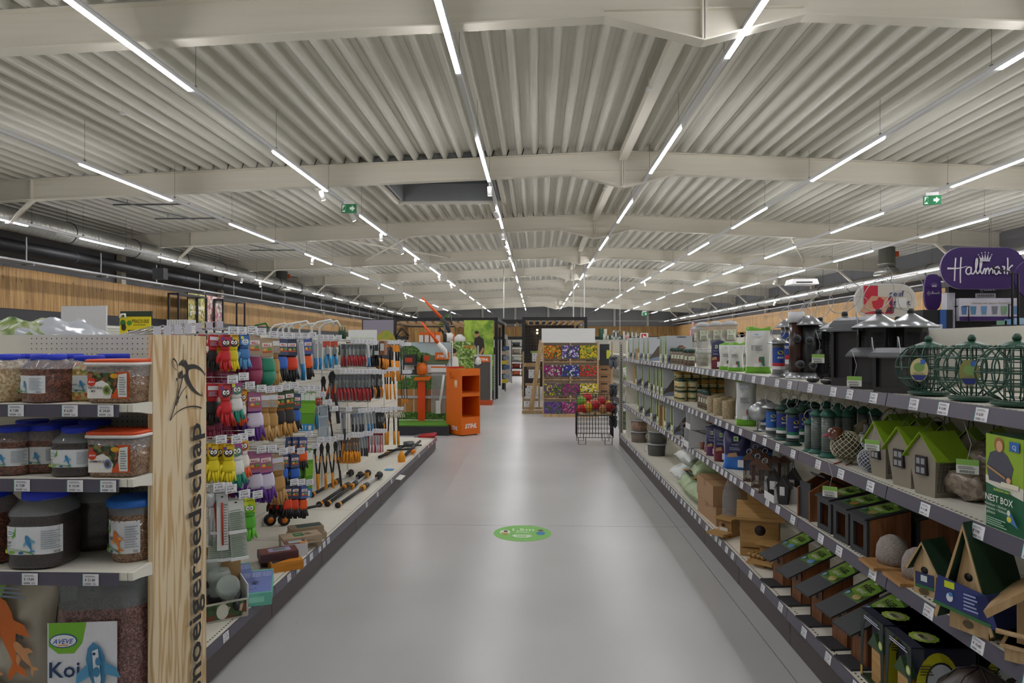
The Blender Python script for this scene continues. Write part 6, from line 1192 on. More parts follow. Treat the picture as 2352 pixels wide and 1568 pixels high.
def birdhouse(lb, px, py, w, h, tall, rz):
    q = onS(px, py, Z3); e = h * (.5 if not tall else .12); d = w * .95; P = []
    bd_ = MB().box(-w * .34, w * .34, -d * .4, d * .4, 0, max(e, .01), lpine); bd_.prism([(-w * .34, 0), (w * .34, 0), (0, h * .96 - e)], (0, -d * .4, e), (1, 0, 0), (0, 0, 1), d * .8, lpine); P.append(('body', bd_))
    for s in (-1, 1):
        P.append(('roof_panel', MB().hexa([(0, -d * .55, h * .97), (s * w * .5, -d * .55, e - .02), (s * w * .5, d * .55, e - .02), (0, d * .55, h * .97)], [(0, -d * .55, h), (s * w * .54, -d * .55, e - .015), (s * w * .54, d * .55, e - .015), (0, d * .55, h)], gfelt)))
        P.append(('trim_board', MB().hexa([(0, -d * .57, h * .93), (s * w * .47, -d * .57, e - .02), (s * w * .47, -d * .55, e - .02), (0, -d * .55, h * .93)], [(0, -d * .57, h * .985), (s * w * .52, -d * .57, e - .012), (s * w * .52, -d * .55, e - .012), (0, -d * .55, h * .985)], lpine)))
    hole = MB().tube([(0, -d * .4 - .001, h * (.45 if not tall else .5)), (0, -d * .4 + .01, h * (.45 if not tall else .5))], .014, '#15110d', 16); P.append(('entrance_hole', hole))
    pr = Print(o=(0, -d * .42, 0))
    if tall:
        band = MB().prism([(-w * .5, h * .2), (w * .5, h * .16), (w * .42, h * .42), (-w * .42, h * .47)], (0, -d * .6, 0), (1, 0, 0), (0, 0, 1), .003, '#2a3570'); P.append(('paper_band', band)); pb = Print(o=(0, -d * .6, 0)); pb.rect(-w * .3, -w * .12, h * .38, h * .44, '#c4d21c').poly([(-w * .5, h * .2), (w * .5, h * .16), (w * .5, h * .19), (-w * .5, h * .235)], '#2f6a3a').ell(-w * .2, h * .3, w * .06, h * .04, '#d8dce8').ell(-w * .18, h * .33, w * .04, h * .02, '#3f7cb8').lines(w * .05, w * .3, h * .24, h * .4, 5, '#9aa4d0'); P.append(('band_print', pb, len(P) - 1))
        P.append(('side_band', MB().hexa([(w * .3, -d * .6, h * .17), (w * .62, -d * .6, h * .15), (w * .62, d * .6, h * .15), (w * .56, d * .6, h * .17)], [(w * .26, -d * .6, h * .4), (w * .42, -d * .6, h * .42), (w * .42, d * .6, h * .4), (w * .38, d * .6, h * .4)], '#2a3570')))
        pr.ell(0, h * .08, w * .09, h * .035, '#5a4a30')
    else: pr.rect(-w * .28, w * .3, h * .12, h * .4, '#25325f').rect(-w * .28, w * .3, h * .12, h * .18, '#2f6a3a').rect(-w * .1, w * .1, h * .25, h * .36, '#d8e0e0').ell(0, h * .07, w * .16, h * .06, '#5a4a30')
    P.append(('print', pr)); thing('birdhouse', lb, 'birdhouse', P, loc=q, rz=rz)
birdhouse('small birdhouse with green felt roof beside the grey domes', 2142, 1362, .125, .21, False, -1.1); birdhouse('tall A-frame birdhouse with green roof and blue paper band', 2258, 1446, .19, .37, True, -1.15)
q = onS(2425, 1515, Z3); P = [('base', MB().box(-.11, .11, -.11, .11, 0, .05, lpine)), ('base_tray', MB().box(-.12, .12, -.12, .12, .04, .05, lpine))]
for s in (-1, 1):
    P.append(('post', MB().box(s * .07 - .014, s * .07 + .014, -.08, -.055, .05, .18, lpine))); P.append(('post', MB().box(s * .07 - .014, s * .07 + .014, .055, .08, .05, .18, lpine)))
    P.append(('roof_board', MB().hexa([(0, -.13, .25), (s * .15, -.13, .12), (s * .15, .13, .12), (0, .13, .25)], [(0, -.13, .275), (s * .16, -.13, .14), (s * .16, .13, .14), (0, .13, .275)], lpine if s < 0 else gfelt)))
P.append(('rail', MB().tube([(-.13, -.115, .085), (.13, -.115, .085)], .008, lpine, 8))); P.append(('emblem', Print(o=(0, -.11, 0)).ell(-.02, .025, .03, .016, '#5a4a2c').ell(-.02, .025, .018, .01, '#a8884c')))
thing('bird_table', 'open pine bird table with gabled roof at the right picture edge', 'bird feeder', P, loc=q, rz=-.75)
# ---------------- base shelf ----------------
def pail(key, r, h, m, lid='#c9cdd0'):
    kind(key, 'feed_pail', 'bucket', [('contents', MB().lathe([(r * .84, .004), (r * .92, h * .85)], m, 20)), ('wall', MB().lathe([(r * .86, 0), (r * .96, h * .9)], M('#c2c6c4', .1, 0, 0, 0, .12), 20, cap=False)), ('lid', MB().lathe([(r, h * .9), (r * 1.03, h * .91), (r * 1.03, h * .98), (r * .95, h)], M(lid, .2, 0, 0, 0, .75), 20)), ('handle', MB().tube([(-r, 0, h * .9), (-r * 1.25, 0, h * .6), (-r * 1.2, 0, h * .4), (-r, 0, h * .25)], .004, '#d8dadc', 4))])
pail('pl1', .135, .165, granules('peanuts', ['#8f6450', '#a87c60', '#7c5040', '#c09a7c'], 130)); pail('pl2', .135, .165, granules('mealworms', ['#6f645a', '#7f6a55', '#5a5a5c', '#8a5c44'], 160)); pail('pl3', .12, .15, granules('fat_balls_green', ['#6f7f5c', '#8a8f6c', '#5a7a54', '#9a9a78'], 14, 0, 1)); pail('pl4', .13, .16, '#3a3a34')
S_('pl2', 1468, 1.56, ZB, 'clear pail of brown-grey feed, lower of the front stack'); S_('pl1', 1468, 1.56, ZB, 'clear pail of brown peanuts on top of the front stack', dz=.172)
S_('pl3', 1436, 1.55, ZB, 'clear tub of green-netted fat balls, lower, at the far end', s=1.1); S_('pl3', 1436, 1.55, ZB, 'clear tub of green-netted fat balls, upper, at the far end', s=1.1, dz=.17); S_('pl4', 1508, 1.6, ZB, 'dark pail with pale label and yellow parrot print'); S_('pl4', 1512, 1.62, ZB, 'upper dark pail in the shade', dz=.165)
def sack(lb, X, Y, rz, dz=0, s=(1, 1, 1), c='#a3b58c', lab=True, seed=1):
    b = bag(.38, .5, .16, M(c, .45), .022, 16, 18, seed=seed, topflat=False); k = b.mi(M('#d6dad6', .4))
    for i, f in enumerate(b.f):
        z = sum(b.v[j][2] for j in f) / 4
        if z > .43 or (seed % 3 == 0 and z < .16): b.m[i] = k
    P = [('sack', b)]
    if lab: P.append(('print', Print(o=(0, -.088, 0), eps=.003).rect(-.13, .15, .06, .14, '#1e201e').text('Zaden & Granen', -.04, .085, .03, '#d8dcd0', .01, w=.16).poly([(-.12, .05), (-.07, .17), (-.05, .18), (-.06, .06)], '#d8891c').poly([(-.17, .13), (-.08, .16), (-.1, .2), (-.17, .19)], '#7ec21c')))
    thing('seed_sack', lb, 'sack', P, loc=(X, Y, ZB + dz + .1), rz=rz, rx=-PI / 2 + .06, s=(s[0] * 1.05, s[1] * 1.28, s[2]))
sack('green sack with black label band, lowest and nearest at the front', 1.41, 6.2, -1.5, .0, seed=44); sack('green sack with black label band, farther one on the base shelf', 1.41, 6.62, -1.6, .0, (1.1, 1, 1), seed=46)
sack('green sack lying across the middle of the pile', 1.47, 6.4, -1.7, .165, lab=False, seed=43); sack('white-ended green sack at the far side of the pile', 1.43, 7.05, -1.5, .02, lab=False, seed=45); sack('fat green and white sack on top of the pile', 1.43, 6.7, -1.4, .25, (.95, 1.0, 1), lab=False, seed=48)
def bx(key, px, X, z, lb, rz, s=1, dz=0): S_(key, px, X, z, lb, rz, s, dz=dz)
put('ct1', (1.6, 5.74, ZB), 'lower brown cardboard carton beside the green sacks', rz=-PI / 2 + .04, s=(1.55, 1.1, .95)); put('ct1', (1.59, 5.76, ZB + .153), 'upper brown cardboard carton on its twin', rz=-PI / 2, s=(1.6, 1.1, 1.05))
q = Vector((1.52, 5.3, ZB)); thing('wire_mesh_roll', 'roll of wire mesh in clear film standing between cartons and nest box', 'roll', [('film', MB().lathe([(.07, 0), (.075, .02), (.07, .3), (.03, .42), (.01, .43)], M('#b5bbc0', .1, 0, 0, 0, .3), 16)), ('mesh', netball(.1, 0, .19, '#5a5c60', 12) if 0 else (lambda b: [ring(b, .06, .02 + k * .03, .0016, '#6a6c70', 14) for k in range(12)] and b or b)(MB()))], loc=q)
# wooden owl box
q = at(1745, 1.58, ZB); P = [('body', MB().box(-.13, .13, -.12, .13, .0, .25, tanw)), ('front_board', MB().box(-.12, .12, -.135, -.12, .06, .26, tanw)), ('lower_board', MB().box(-.125, .125, -.15, -.12, .0, .05, tanw)), ('roof', MB().hexa([(-.155, -.16, .25), (.155, -.16, .25), (.155, .16, .3), (-.155, .16, .3)], [(-.155, -.16, .268), (.155, -.16, .268), (.155, .16, .32), (-.155, .16, .32)], tanw)), ('back_board', MB().prism([(-.08, 0), (.08, 0), (.08, .38), (.05, .41), (-.05, .41), (-.08, .38)], (0, .13, 0), (1, 0, 0), (0, 0, 1), .015, tanw)), ('entrance_hole', MB().tube([(0, -.1365, .18), (0, -.1, .18)], .036, '#170c08', 22)), ('leaflet', MB().hexa([(-.02, -.08, .268), (.14, -.08, .268), (.14, .06, .292), (-.02, .06, .292)], [(-.02, -.08, .271), (.14, -.08, .271), (.14, .06, .295), (-.02, .06, .295)], '#26306a'))]
thing('owl_nest_box', 'large pale wooden nest box with round hole and blue leaflet on its roof', 'nest box', P, loc=q, rz=-.3)
def smallwood(lb, px, X, s, rz):
    q = at(px, X, ZB); thing('wooden_feeder', lb, 'bird feeder', [('house', MB().hexa([(-.05, -.04, 0), (.05, -.04, 0), (.05, .05, 0), (-.05, .05, 0)], [(-.04, -.02, .1), (.04, -.02, .1), (.04, .05, .1), (-.04, .05, .1)], tanw)), ('roof', MB().box(-.06, .06, -.05, .07, .1, .112, tanw)), ('tray', MB().box(-.06, .06, -.13, -.04, .02, .035, tanw)), ('label', Print(o=(0, -.045, 0)).rect(-.03, .03, .03, .055, '#dcdcd8').ell(0, .07, .015, .01, '#3a2414'))], loc=q, rz=rz, s=s)
smallwood('small wooden squirrel feeder with slatted tray in front of the nest box', 1672, 1.47, 1.25, -.9); smallwood('small wooden feeder behind the black roofs', 1768, 1.56, 1.25, -.7)
q = at(1738, 1.46, ZB); ib = [('base', MB().box(-.07, .07, -.02, .05, 0, .012, tanw))] + [('log_piece', MB().tube([(-.05 + .033 * (i % 4), -.01, .03 + .03 * (i // 4)), (-.05 + .033 * (i % 4), .04, .03 + .03 * (i // 4))], .014, tanw, 8)) for i in range(8)]
thing('insect_block', 'stacked small wooden log blocks near the rail', 'insect hotel', ib, loc=q, rz=-.9)
def rooflet(key, c):
    w, d = .155, .25
    sd = [MB(), MB()]
    for x in (-1, 1): sd[x > 0].prism([(-.07, 0), (.09, 0), (.09, .26), (-.07, .19)], (x * w * .42 if x > 0 else -w * .42 + .012, 0, 0), (0, 1, 0), (0, 0, 1), .012, walnut)
    fr = MB().box(-w * .42, w * .42, -.07, -.058, 0, .2, walnut); hole = MB().tube([(0, -.0715, .14), (0, -.06, .14)], .016, '#100c0a', 16)
    bs_ = MB().box(-w * .46, w * .46, -.15, .1, -.0, .01, darkp)
    r0, r1 = (-.155, .155), (.13, .285)
    r = MB().hexa([(-w * .5, r0[0], r0[1]), (w * .5, r0[0], r0[1]), (w * .5, r1[0], r1[1]), (-w * .5, r1[0], r1[1])], [(-w * .5, r0[0], r0[1] + .009), (w * .5, r0[0], r0[1] + .009), (w * .5, r1[0], r1[1] + .009), (-w * .5, r1[0], r1[1] + .009)], darkp)
    L = math.hypot(r1[0] - r0[0], r1[1] - r0[1]); nz = Vector((0, r1[0] - r0[0], r1[1] - r0[1])).normalized(); p = Print(o=(0, r0[0], r0[1] + .0095), ux=(1, 0, 0), uz=nz); fagel(p, -w * .36, w * .48, L * .46, L * .99, 'NESTKAST', c)
    kind(key, 'nest_box_house', 'nest box', [('side_panel', sd[0]), ('side_panel', sd[1]), ('front_panel', fr), ('entrance_hole', hole), ('base_plate', bs_), ('roof', r), ('roof_print', p, 5)])
rooflet('ro1', '#5a80b0'); rooflet('ro2', '#a89a5a')
for i, px in enumerate((1803, 1846, 1893, 1945)):
    y = onX(px, 794, 1.55).y; put('ro1' if i < 2 else 'ro2', (1.545, y - .08 + .0, ZB), 'wooden nest box with slanted black roof, %s from the left' % th(i), rz=-PI / 2 + .1)
put('ro2', (1.545, onX(1945, 794, 1.55).y - .28, ZB), 'wooden nest box with slanted black roof, rightmost, by the boxed birdhouses', rz=-PI / 2 + .1)
# boxed birdhouses (dark blue cartons with yellow rings)
def bigbox(key):
    w, d, h = .19, .24, .3; b = MB().box(-w / 2, w / 2, -d * .3, d / 2, 0, h, '#161a30').box(-w / 2, w / 2, -d / 2, d / 2, h - .006, h, '#161a30').box(-w / 2, w / 2, -d / 2, -d * .3, 0, .012, '#2b3a22')
    fr = MB(); 
    for s in (-1, 1): fr.prism([(s * w * .5, 0), (s * w * .5, h), (s * w * .12, h), (s * w * .34, h * .8), (s * w * .4, h * .4), (s * w * .42, 0)][::s], (0, -d / 2 - .0005, 0), (1, 0, 0), (0, 0, 1), .002, '#1b2a24')
    ins = MB().box(-w * .2, w * .2, -d * .42, -d * .3, 0.012, h * .55, tanw); rf_ = MB().hexa([(-w * .28, -d * .46, h * .53), (w * .28, -d * .46, h * .53), (w * .28, -d * .3, h * .53), (-w * .28, -d * .3, h * .53)], [(-.003, -d * .46, h * .75), (.003, -d * .46, h * .75), (.003, -d * .3, h * .75), (-.003, -d * .3, h * .75)], '#2f4a2c')
    sp = Print(o=(w / 2, 0, 0), ux=(0, 1, 0), uz=(0, 0, 1)); X0_, X1_ = -d * .3, d * .5
    sp.rect(X0_, X1_, 0, h * .98, '#171b33').ell(-.02, h * .42, d * .36, h * .52, '#b8b41c', 28).ell(-.01, h * .56, d * .24, h * .26, '#12141c', 24).ell(-.01, h * .56, d * .215, h * .235, '#b9c0c8', 24).ell(-.005, h * .55, d * .08, h * .09, '#2c2620').ell(.01, h * .63, d * .045, h * .045, '#3a2c22')
    sp.ell(.03 - .0, h * .26, d * .2, h * .22, '#12141c', 24).ell(.03, h * .26, d * .18, h * .2, '#4a78b4', 24).ell(.02, h * .28, d * .1, h * .05, '#6a5a44').ell(-.0, h * .31, d * .04, h * .035, '#e4e0d4').rect(-.0, .05, h * .1, h * .2, '#8f959a').lines(-.09, -.04, h * .66, h * .8, 4, '#4a4a20')
    tp_ = Print(o=(0, 0, h), ux=(1, 0, 0), uz=(0, 1, 0)); n = 24
    tp_.poly([((.05 + .005 * (i % 2)) * math.cos(2 * PI * i / n), -.02 + (.05 + .005 * (i % 2)) * math.sin(2 * PI * i / n)) for i in range(n)], '#8fae3a').ell(0, -.02, .036, .036, '#b7b88a').text('BIRD', 0, -.035, .03, '#2f4a2c', .02, al='c', w=.045)
    fp = Print(o=(0, -d / 2 - .001, 0)); fp.ell(w * .4, h * .68, w * .09, h * .06, '#8fae3a').ell(w * .4, h * .68, w * .06, h * .04, '#c9c89a').rect(w * .38, w * .47, h * .03, h * .18, '#c4a03a').poly([(w * .36, h * .17), (w * .425, h * .22), (w * .49, h * .17)], '#3a6a3a').rect(-w * .47, -w * .38, h * .05, h * .18, '#c4a03a').lines(-w * .3, w * .4, h * .9, h * .96, 2, '#c9cde0')
    kind(key, 'boxed_birdhouse', 'box', [('carton', b), ('front_frame', fr, 0), ('inner_birdhouse', ins), ('inner_roof', rf_), ('side_print', sp, 0), ('top_print', tp_, 0), ('front_print', fp, 0)])
bigbox('bb1')
put('bb1', (1.55, 2.72, ZB), 'dark blue boxed birdhouse with yellow ring print, nearest on the base shelf', rz=-PI / 2); put('bb1', (1.55, 2.93, ZB), 'dark blue boxed birdhouse with green seal on top, second on the base shelf', rz=-PI / 2)
put('bb1', (1.8, 2.72, ZB), 'dark blue boxed birdhouse in the back row, nearest', rz=-PI / 2); put('bb1', (1.8, 2.93, ZB), 'dark blue boxed birdhouse in the back row, second', rz=-PI / 2)
# brown leather-look canopy feeder
def canopy(lb, loc, rz, s=1):
    b = MB(); n = 6; vs = [(0, 0, .12)]; fs = []; m = 24
    for j in range(1, 5):
        for i in range(m):
            a = 2 * PI * i / m; lob = abs(math.sin(a * n / 2)); r = .14 * j / 4 * (1 - .14 * (1 - lob) * 0 + .0); vs.append((r * math.cos(a), r * math.sin(a), .12 - .09 * (j / 4) ** 1.5 - .03 * (j / 4) ** 2 * (1 - lob)))
    for i in range(m): fs.append((0, 1 + i, 1 + (i + 1) % m))
    for j in range(3):
        for i in range(m): fs.append((1 + j * m + i, 1 + (j + 1) * m + i, 1 + (j + 1) * m + (i + 1) % m, 1 + j * m + (i + 1) % m))
    b.add(vs, fs, M('#3b302e', .35), True); rb = MB()
    for k in range(n): a = 2 * PI * k / n; rb.tube([(0, 0, .124), (.07 * math.cos(a), .07 * math.sin(a), .095), (.14 * math.cos(a), .14 * math.sin(a), .004)], .003, '#2a2220', 4)
    thing('leaf_roof_feeder', lb, 'bird feeder', [('canopy', b), ('rib', rb), ('pole', MB().tube([(0, 0, -.2), (0, 0, .12)], .008, '#2a2220', 8)), ('foot', MB().lathe([(.06, -.2), (.05, -.19)], '#2a2220', 16))], loc=loc, rz=rz, s=s)
canopy('dark brown leather-look canopy feeder nearest on the base shelf', (1.56, 2.43, ZB + .2), .3, 1.0); canopy('second brown canopy feeder behind the first', (1.72, 2.24, ZB + .19), .1, .98)
thing('white_tag_box', 'white box with cord lying at the bottom right picture edge', 'box', [('box', MB().box(-.08, .08, -.05, .05, 0, .09, '#d8d8d6')), ('cord', MB().tube([(0, 0, .09), (.0, 0, .12), (.03, 0, .12), (.03, 0, .09)], .004, '#c9c9c9', 5))], loc=(1.5, 2.2, ZB))
# ======================= middle distance =======================
ORG = M('#e06a08', .4); ORD_ = M('#c8520a', .45)
# orange shelf stand
q = onZ(1060, 1002, 0); W, D, HH = .42, .5, 1.23
P = [('side_panel', MB().box(0, .012, 0, D, .02, HH, ORG)), ('side_panel', MB().box(W - .012, W, 0, D, .02, HH, ORG)), ('back_panel', MB().box(.012, W - .012, D - .012, D, .02, HH + .03, M('#c8320a', .45))),
     ('bottom_panel', MB().box(.012, W - .012, .0, .012, .02, .34, ORG)), ('bottom', MB().box(.012, W - .012, .012, D, .02, .035, ORG)), ('shelf', MB().box(.012, W - .012, .0, D - .012, .78, .8, ORG).box(.012, W - .012, 0, .012, .72, .8, ORG)),
     ('shelf', MB().box(.012, W - .012, .012, D - .012, .32, .34, ORG)), ('top_panel', MB().box(.012, W - .012, 0, .012, 1.1, HH, ORG)), ('top_shelf', MB().box(.012, W - .012, .012, D - .012, 1.12, 1.14, ORG)), ('turf', MB().box(.03, W - .03, .02, D - .02, 1.14, HH - .01, granules('artificial_turf', ['#4f8a1c', '#3f7414', '#66a02c'], 200)))]
pf = Print(); pf.text('STIHL', W / 2, .14, .11, '#f4f2ee', .03, .25, al='c', w=.27); P.append(('front_lettering', pf)); pz = Print(o=(0, D, 0), ux=(0, -1, 0)); pz.text('STIHL', D * .55, .1, .1, '#f4f2ee', .03, .25, al='c', w=.2); P.append(('side_lettering', pz))
P.append(('card_pocket', MB().box(-.012, 0, .12, .22, .88, 1.02, '#e8a870').box(-.014, -.012, .14, .18, .93, 1.01, '#f0efe9'))); P.append(('hook', MB().tube([(-.005, .38, 1.16), (-.03, .3, 1.05), (-.02, .24, 1.08)], .008, '#a8480a', 6)))
for x in (.04, W - .04): P.append(('caster', MB().tube([(x, .05, .012), (x, .09, .012)], .012, '#222', 8)))
thing('orange_display_stand', 'orange open shelf stand with white lettering at the end of the left gondola', 'display stand', P, loc=q, rz=.72)
# garden-machine display wall
WX0, WX1, WY = -2.75, -1.7, 13.2
sky_p = photo('garden_photo', ['#dfe8ea', '#b9cfd8', '#8fa878', '#4f7a34', '#35551f'], 2.2, kind='NOISE'); hedge = photo('hedge_photo', ['#55803a', '#6a9446', '#46702c', '#7ea352'], 40); fence = woodmat('fence_photo', '#b87f4a', '#7a4c28', ws=6, axis=2, dist=2)
bw_ = MB().box(0, WX1 - WX0, 0, .04, .25, 1.72, '#c9d0cc'); p = Print(); Wd = WX1 - WX0
p.rect(0, Wd, 1.2, 1.72, '#b9cdd2').ell(Wd * .25, 1.5, .22, .16, hedge).ell(Wd * .5, 1.42, .2, .1, hedge).ell(Wd * .75, 1.35, .25, .12, '#6c7f5a').rect(0, Wd, 1.05, 1.22, '#c9cfc4').rect(.1, .5, 1.08, 1.26, '#3c4246').rect(Wd * .6, Wd * .95, 1.1, 1.3, '#5a6468').rect(0, Wd, .98, 1.06, '#4f7a2c').rect(0, Wd, .8, 1.0, hedge).text('POWER', .02, 1.12, .09, '#f0f0ee', .02).text('STIHL', .1, 1.02, .08, '#f0f0ee', .02).rect(0, Wd, .2, .35, hedge)
P = [('panel', bw_), ('wall_print', p)]
for i in range(6):
    x = i * Wd / 6 + .01; P.append(('fence_board', MB().prism([(x, .3), (x + Wd / 6 - .02, .3), (x + Wd / 6 - .02, .82), (x + Wd / 12 - .01, .88), (x, .82)], (0, -.003, 0), (1, 0, 0), (0, 0, 1), .006, fence)))
P += [('platform', MB().box(-.3, Wd + .1, -.85, .1, 0, .17, '#2c2c30')), ('turf', MB().box(-.28, Wd + .08, -.83, -.003, .17, .19, granules('artificial_turf', [], 200))), ('rail', MB().box(0, Wd, -.03, -.01, .62, .67, '#b9bdc2')), ('sign_panel', MB().box(Wd * .74, Wd + .0, -.06, -.04, 1.38, 1.52, ORG)), ('sign_lettering', Print(o=(0, -.0605, 0)).text('STIHL', Wd * .87, 1.42, .07, '#fff', .03, .25, al='c', w=.2)),
      ('price_board', MB().box(.12, .36, -.02, -.01, 1.18, 1.28, '#e9e9e9').box(.62, .98, -.02, -.01, 1.12, 1.28, '#e9ecee').box(.4, .55, -.02, -.01, 1.2, 1.24, ORG))]
up = MB().box(Wd + .02, Wd + .07, -.04, 0, .1, 1.75, '#d6d8d8')
for k in range(44): up.box(Wd + .035, Wd + .055, -.0415, -.04, .14 + k * .036, .16 + k * .036, '#111')
P.append(('slotted_upright', up))
thing('machine_display_wall', 'printed garden display wall with fence boards and platform behind the left gondola', 'display wall', P, loc=(WX0, WY, 0))
# hedge trimmers etc on that wall
thing('hedge_trimmer', 'orange hedge trimmer in a long orange sheath hanging on the display wall', 'hedge trimmer', [('blade_cover', MB().prism([(-.07, -.75), (-.03, -.8), (.04, -.8), (.07, -.72), (.07, 0), (-.07, 0)], (0, -.04, 0), (1, 0, 0), (0, 0, 1), .03, M('#e0480a', .35))), ('motor', MB().lathe([(.06, .12), (.1, .16), (.1, .3), (.05, .36)], ORG, 12)), ('guard', MB().prism([(-.14, .02), (.16, .02), (.2, .1), (-.12, .08)], (0, -.1, 0), (1, 0, 0), (0, 0, 1), .05, ORG)), ('handle', MB().tube([(0, 0, .36), (0, -.02, .5), (.06, -.02, .5)], .018, '#2a2a2c', 6)), ('tag', MB().box(.05, .15, -.06, -.05, .4, .5, '#c2401a'))], loc=(WX0 + .52, WY - .08, 1.12 - .16))
thing('tube_package', 'clear long package with white tool on the display wall', 'package', [('film', MB().box(-.14, .14, -.03, .0, -.75, .1, M('#d0d4d6', .1, 0, 0, 0, .25))), ('header', MB().box(-.15, .15, -.035, .005, .06, .16, '#ecefec').box(-.15, .15, -.037, -.035, .14, .17, ORG)), ('tool', MB().tube([(.1, -.04, .0), (.06, -.04, -.35), (.0, -.04, -.72)], .022, '#e9ecee', 8)), ('tool_head', MB().box(-.05, .04, -.07, -.03, -.75, -.5, '#e9ecee'))], loc=(WX0 + .95 - .1, WY - .05, 1.08))
thing('leaf_blower', 'dark machine on the bracket of the display wall', 'garden machine', [('body', MB().box(-.12, .12, -.2, .0, 0, .2, '#2c2c2e')), ('label', MB().box(-.08, .06, -.205, -.2, .05, .14, '#c2401a'))], loc=(WX0 + .3, WY - .02, 1.28))
for i in range(4): thing('battery_pack', 'orange and white boxed battery on top of the display wall, %s' % th(i), 'battery', [('case', MB().box(-.045, .045, -.05, .05, 0, .2, ORG)), ('face', MB().box(-.04, .04, -.056, -.05, .0, .14, '#e6e6e4'))], loc=(WX0 + .5 + .11 * i, WY + .02, 1.72), group='batteries on the display wall')
def polesaw(lb, p0, p1, y, head):
    a, b = onY(*p0, y), onY(*p1, y); d = b - a
    thing('pole_hedge_trimmer', lb, 'hedge trimmer', [('blade', MB().tube([Vector((0, 0, 0)), d], [.018, .035], M('#ee5a12', .35), 6)), ('head', MB().tube([d, d + Vector((.12, 0, -.14)), d + Vector((.16, 0, -.3))], [.04, .05, .03], head, 8))], loc=a)
polesaw('orange pole blade raised highest above the display wall', (969, 683), (1014, 730), 13.6, '#3a3a3e'); polesaw('second orange pole blade pointing up left below the highest', (968, 740), (1007, 788), 13.0, '#e6e6e4')
a = onY(1022, 735, 13.6); thing('pole_machine', 'grey upright machine pole with handles beside the display wall', 'garden machine', [('pole', MB().tube([(0, 0, 0), (.0, 0, -2.1)], .025, '#6a6c70', 8)), ('handle', MB().tube([(-.12, 0, -.35), (-.1, 0, -.15), (.0, 0, -.3), (.0, 0, -.55)], .04, '#222', 8)), ('handle', MB().tube([(0, 0, 0), (.1, 0, .2), (.14, 0, -.1)], .02, '#55575a', 6))], loc=a)
thing('woman_poster_stand', 'tall printed panel of a woman in white clipping green shrubs', 'poster', [('panel', MB().box(0, .62, 0, .03, .1, 1.75, '#c9d8b0')), ('print', (lambda p: p.rect(0, .62, .1, 1.75, photo('shrub_photo', ['#7ba048', '#9abf5a', '#c4d890', '#557a30'], 26)).poly([(.08, .85), (.3, .85), (.3, 1.0), (.4, 1.05), (.42, 1.1), (.28, 1.15), (.26, 1.38), (.18, 1.42), (.08, 1.36), (.06, 1.1)], '#e9e6df').ell(.17, 1.5, .06, .08, '#c99a78').ell(.16, 1.54, .07, .06, '#2c211c').rect(.08, .28, .6, .86, '#4f6a3a').text('STIHL', .5, 1.6, .08, '#e06a08', .03, .2, al='c', w=.2))(Print()))], loc=onY(1026, 794, 15.2) - Vector((0, 0, H)))
thing('orange_machine_parts', 'cluster of orange machine housings at the foot of the woman panel', 'garden machine', [('housing', MB().lathe([(.05, .3), (.13, .4), (.12, .6), (.04, .66)], ORG, 12)), ('housing', MB().lathe([(.05, .66), (.12, .72), (.1, .86), (.04, .9)], ORG, 12, c=(.05, 0, 0))), ('wheel', MB().tube([(-.04, 0, .13), (.04, 0, .13)], .13, '#1c1c1e', 18)), ('frame', MB().tube([(0, 0, .1), (.05, 0, .35)], .03, '#33353a', 6))], loc=onZ(1026, 985, 0) + Vector((-.02, .3, 0)))
thing('second_machine_stand', 'grey wood-grain display column with orange plinth and round green shrub', 'display stand', [('column', MB().box(0, .5, 0, .5, .12, 1.35, '#55504c')), ('plinth', MB().box(-.03, .56, -.03, .5, 0, .14, '#b9481a')), ('sign', MB().box(.15, .5, -.02, 0, 1.2, 1.36, ORG)), ('sign_lettering', Print(o=(0, -.0205, 0)).text('STIHL', .33, 1.24, .09, '#fff', .03, .25, al='c', w=.26)), ('counter', MB().box(-.25, .5, -.02, .5, 1.35, 1.4, '#c9c9c6')), ('upright', MB().box(.52, .56, -.02, .02, .1, 1.4, '#d6d8d8'))], loc=onZ(1102, 930, 0) + Vector((-.22, 0, 0)))
thing('topiary_ball', 'round green topiary ball in a white cage at the plinth', 'plant', [('foliage', MB().lathe([(0, .35), (.12, .4), (.17, .52), (.12, .64), (0, .69)], granules('box_leaves', ['#2f5a1c', '#3f7426', '#234a14'], 60), 14)), ('stand', MB().tube([(-.12, -.12, 0), (-.12, -.12, .4), (.12, -.12, .4), (.12, -.12, 0)], .01, '#d8d8d6', 5))], loc=onZ(1106, 925, 0) + Vector((-.05, -.15, .0)))
thing('leaning_trimmer', 'white and orange chainsaw standing on the grey display column', 'chainsaw', [('body', MB().lathe([(.08, 0), (.13, .05), (.1, .2), (.05, .3)], '#d8dad8', 10)), ('guard', MB().tube([(-.2, 0, .1), (-.15, -.05, .02), (.15, -.05, .02), (.2, 0, .1)], .025, '#2a2a2c', 6)), ('bar', MB().box(-.03, .03, -.01, .01, .25, .75, '#b9bcc0')), ('shield', MB().box(-.08, .08, -.08, -.04, .03, .2, ORG))], loc=onY(1098, 838, 16.2), s=.62)
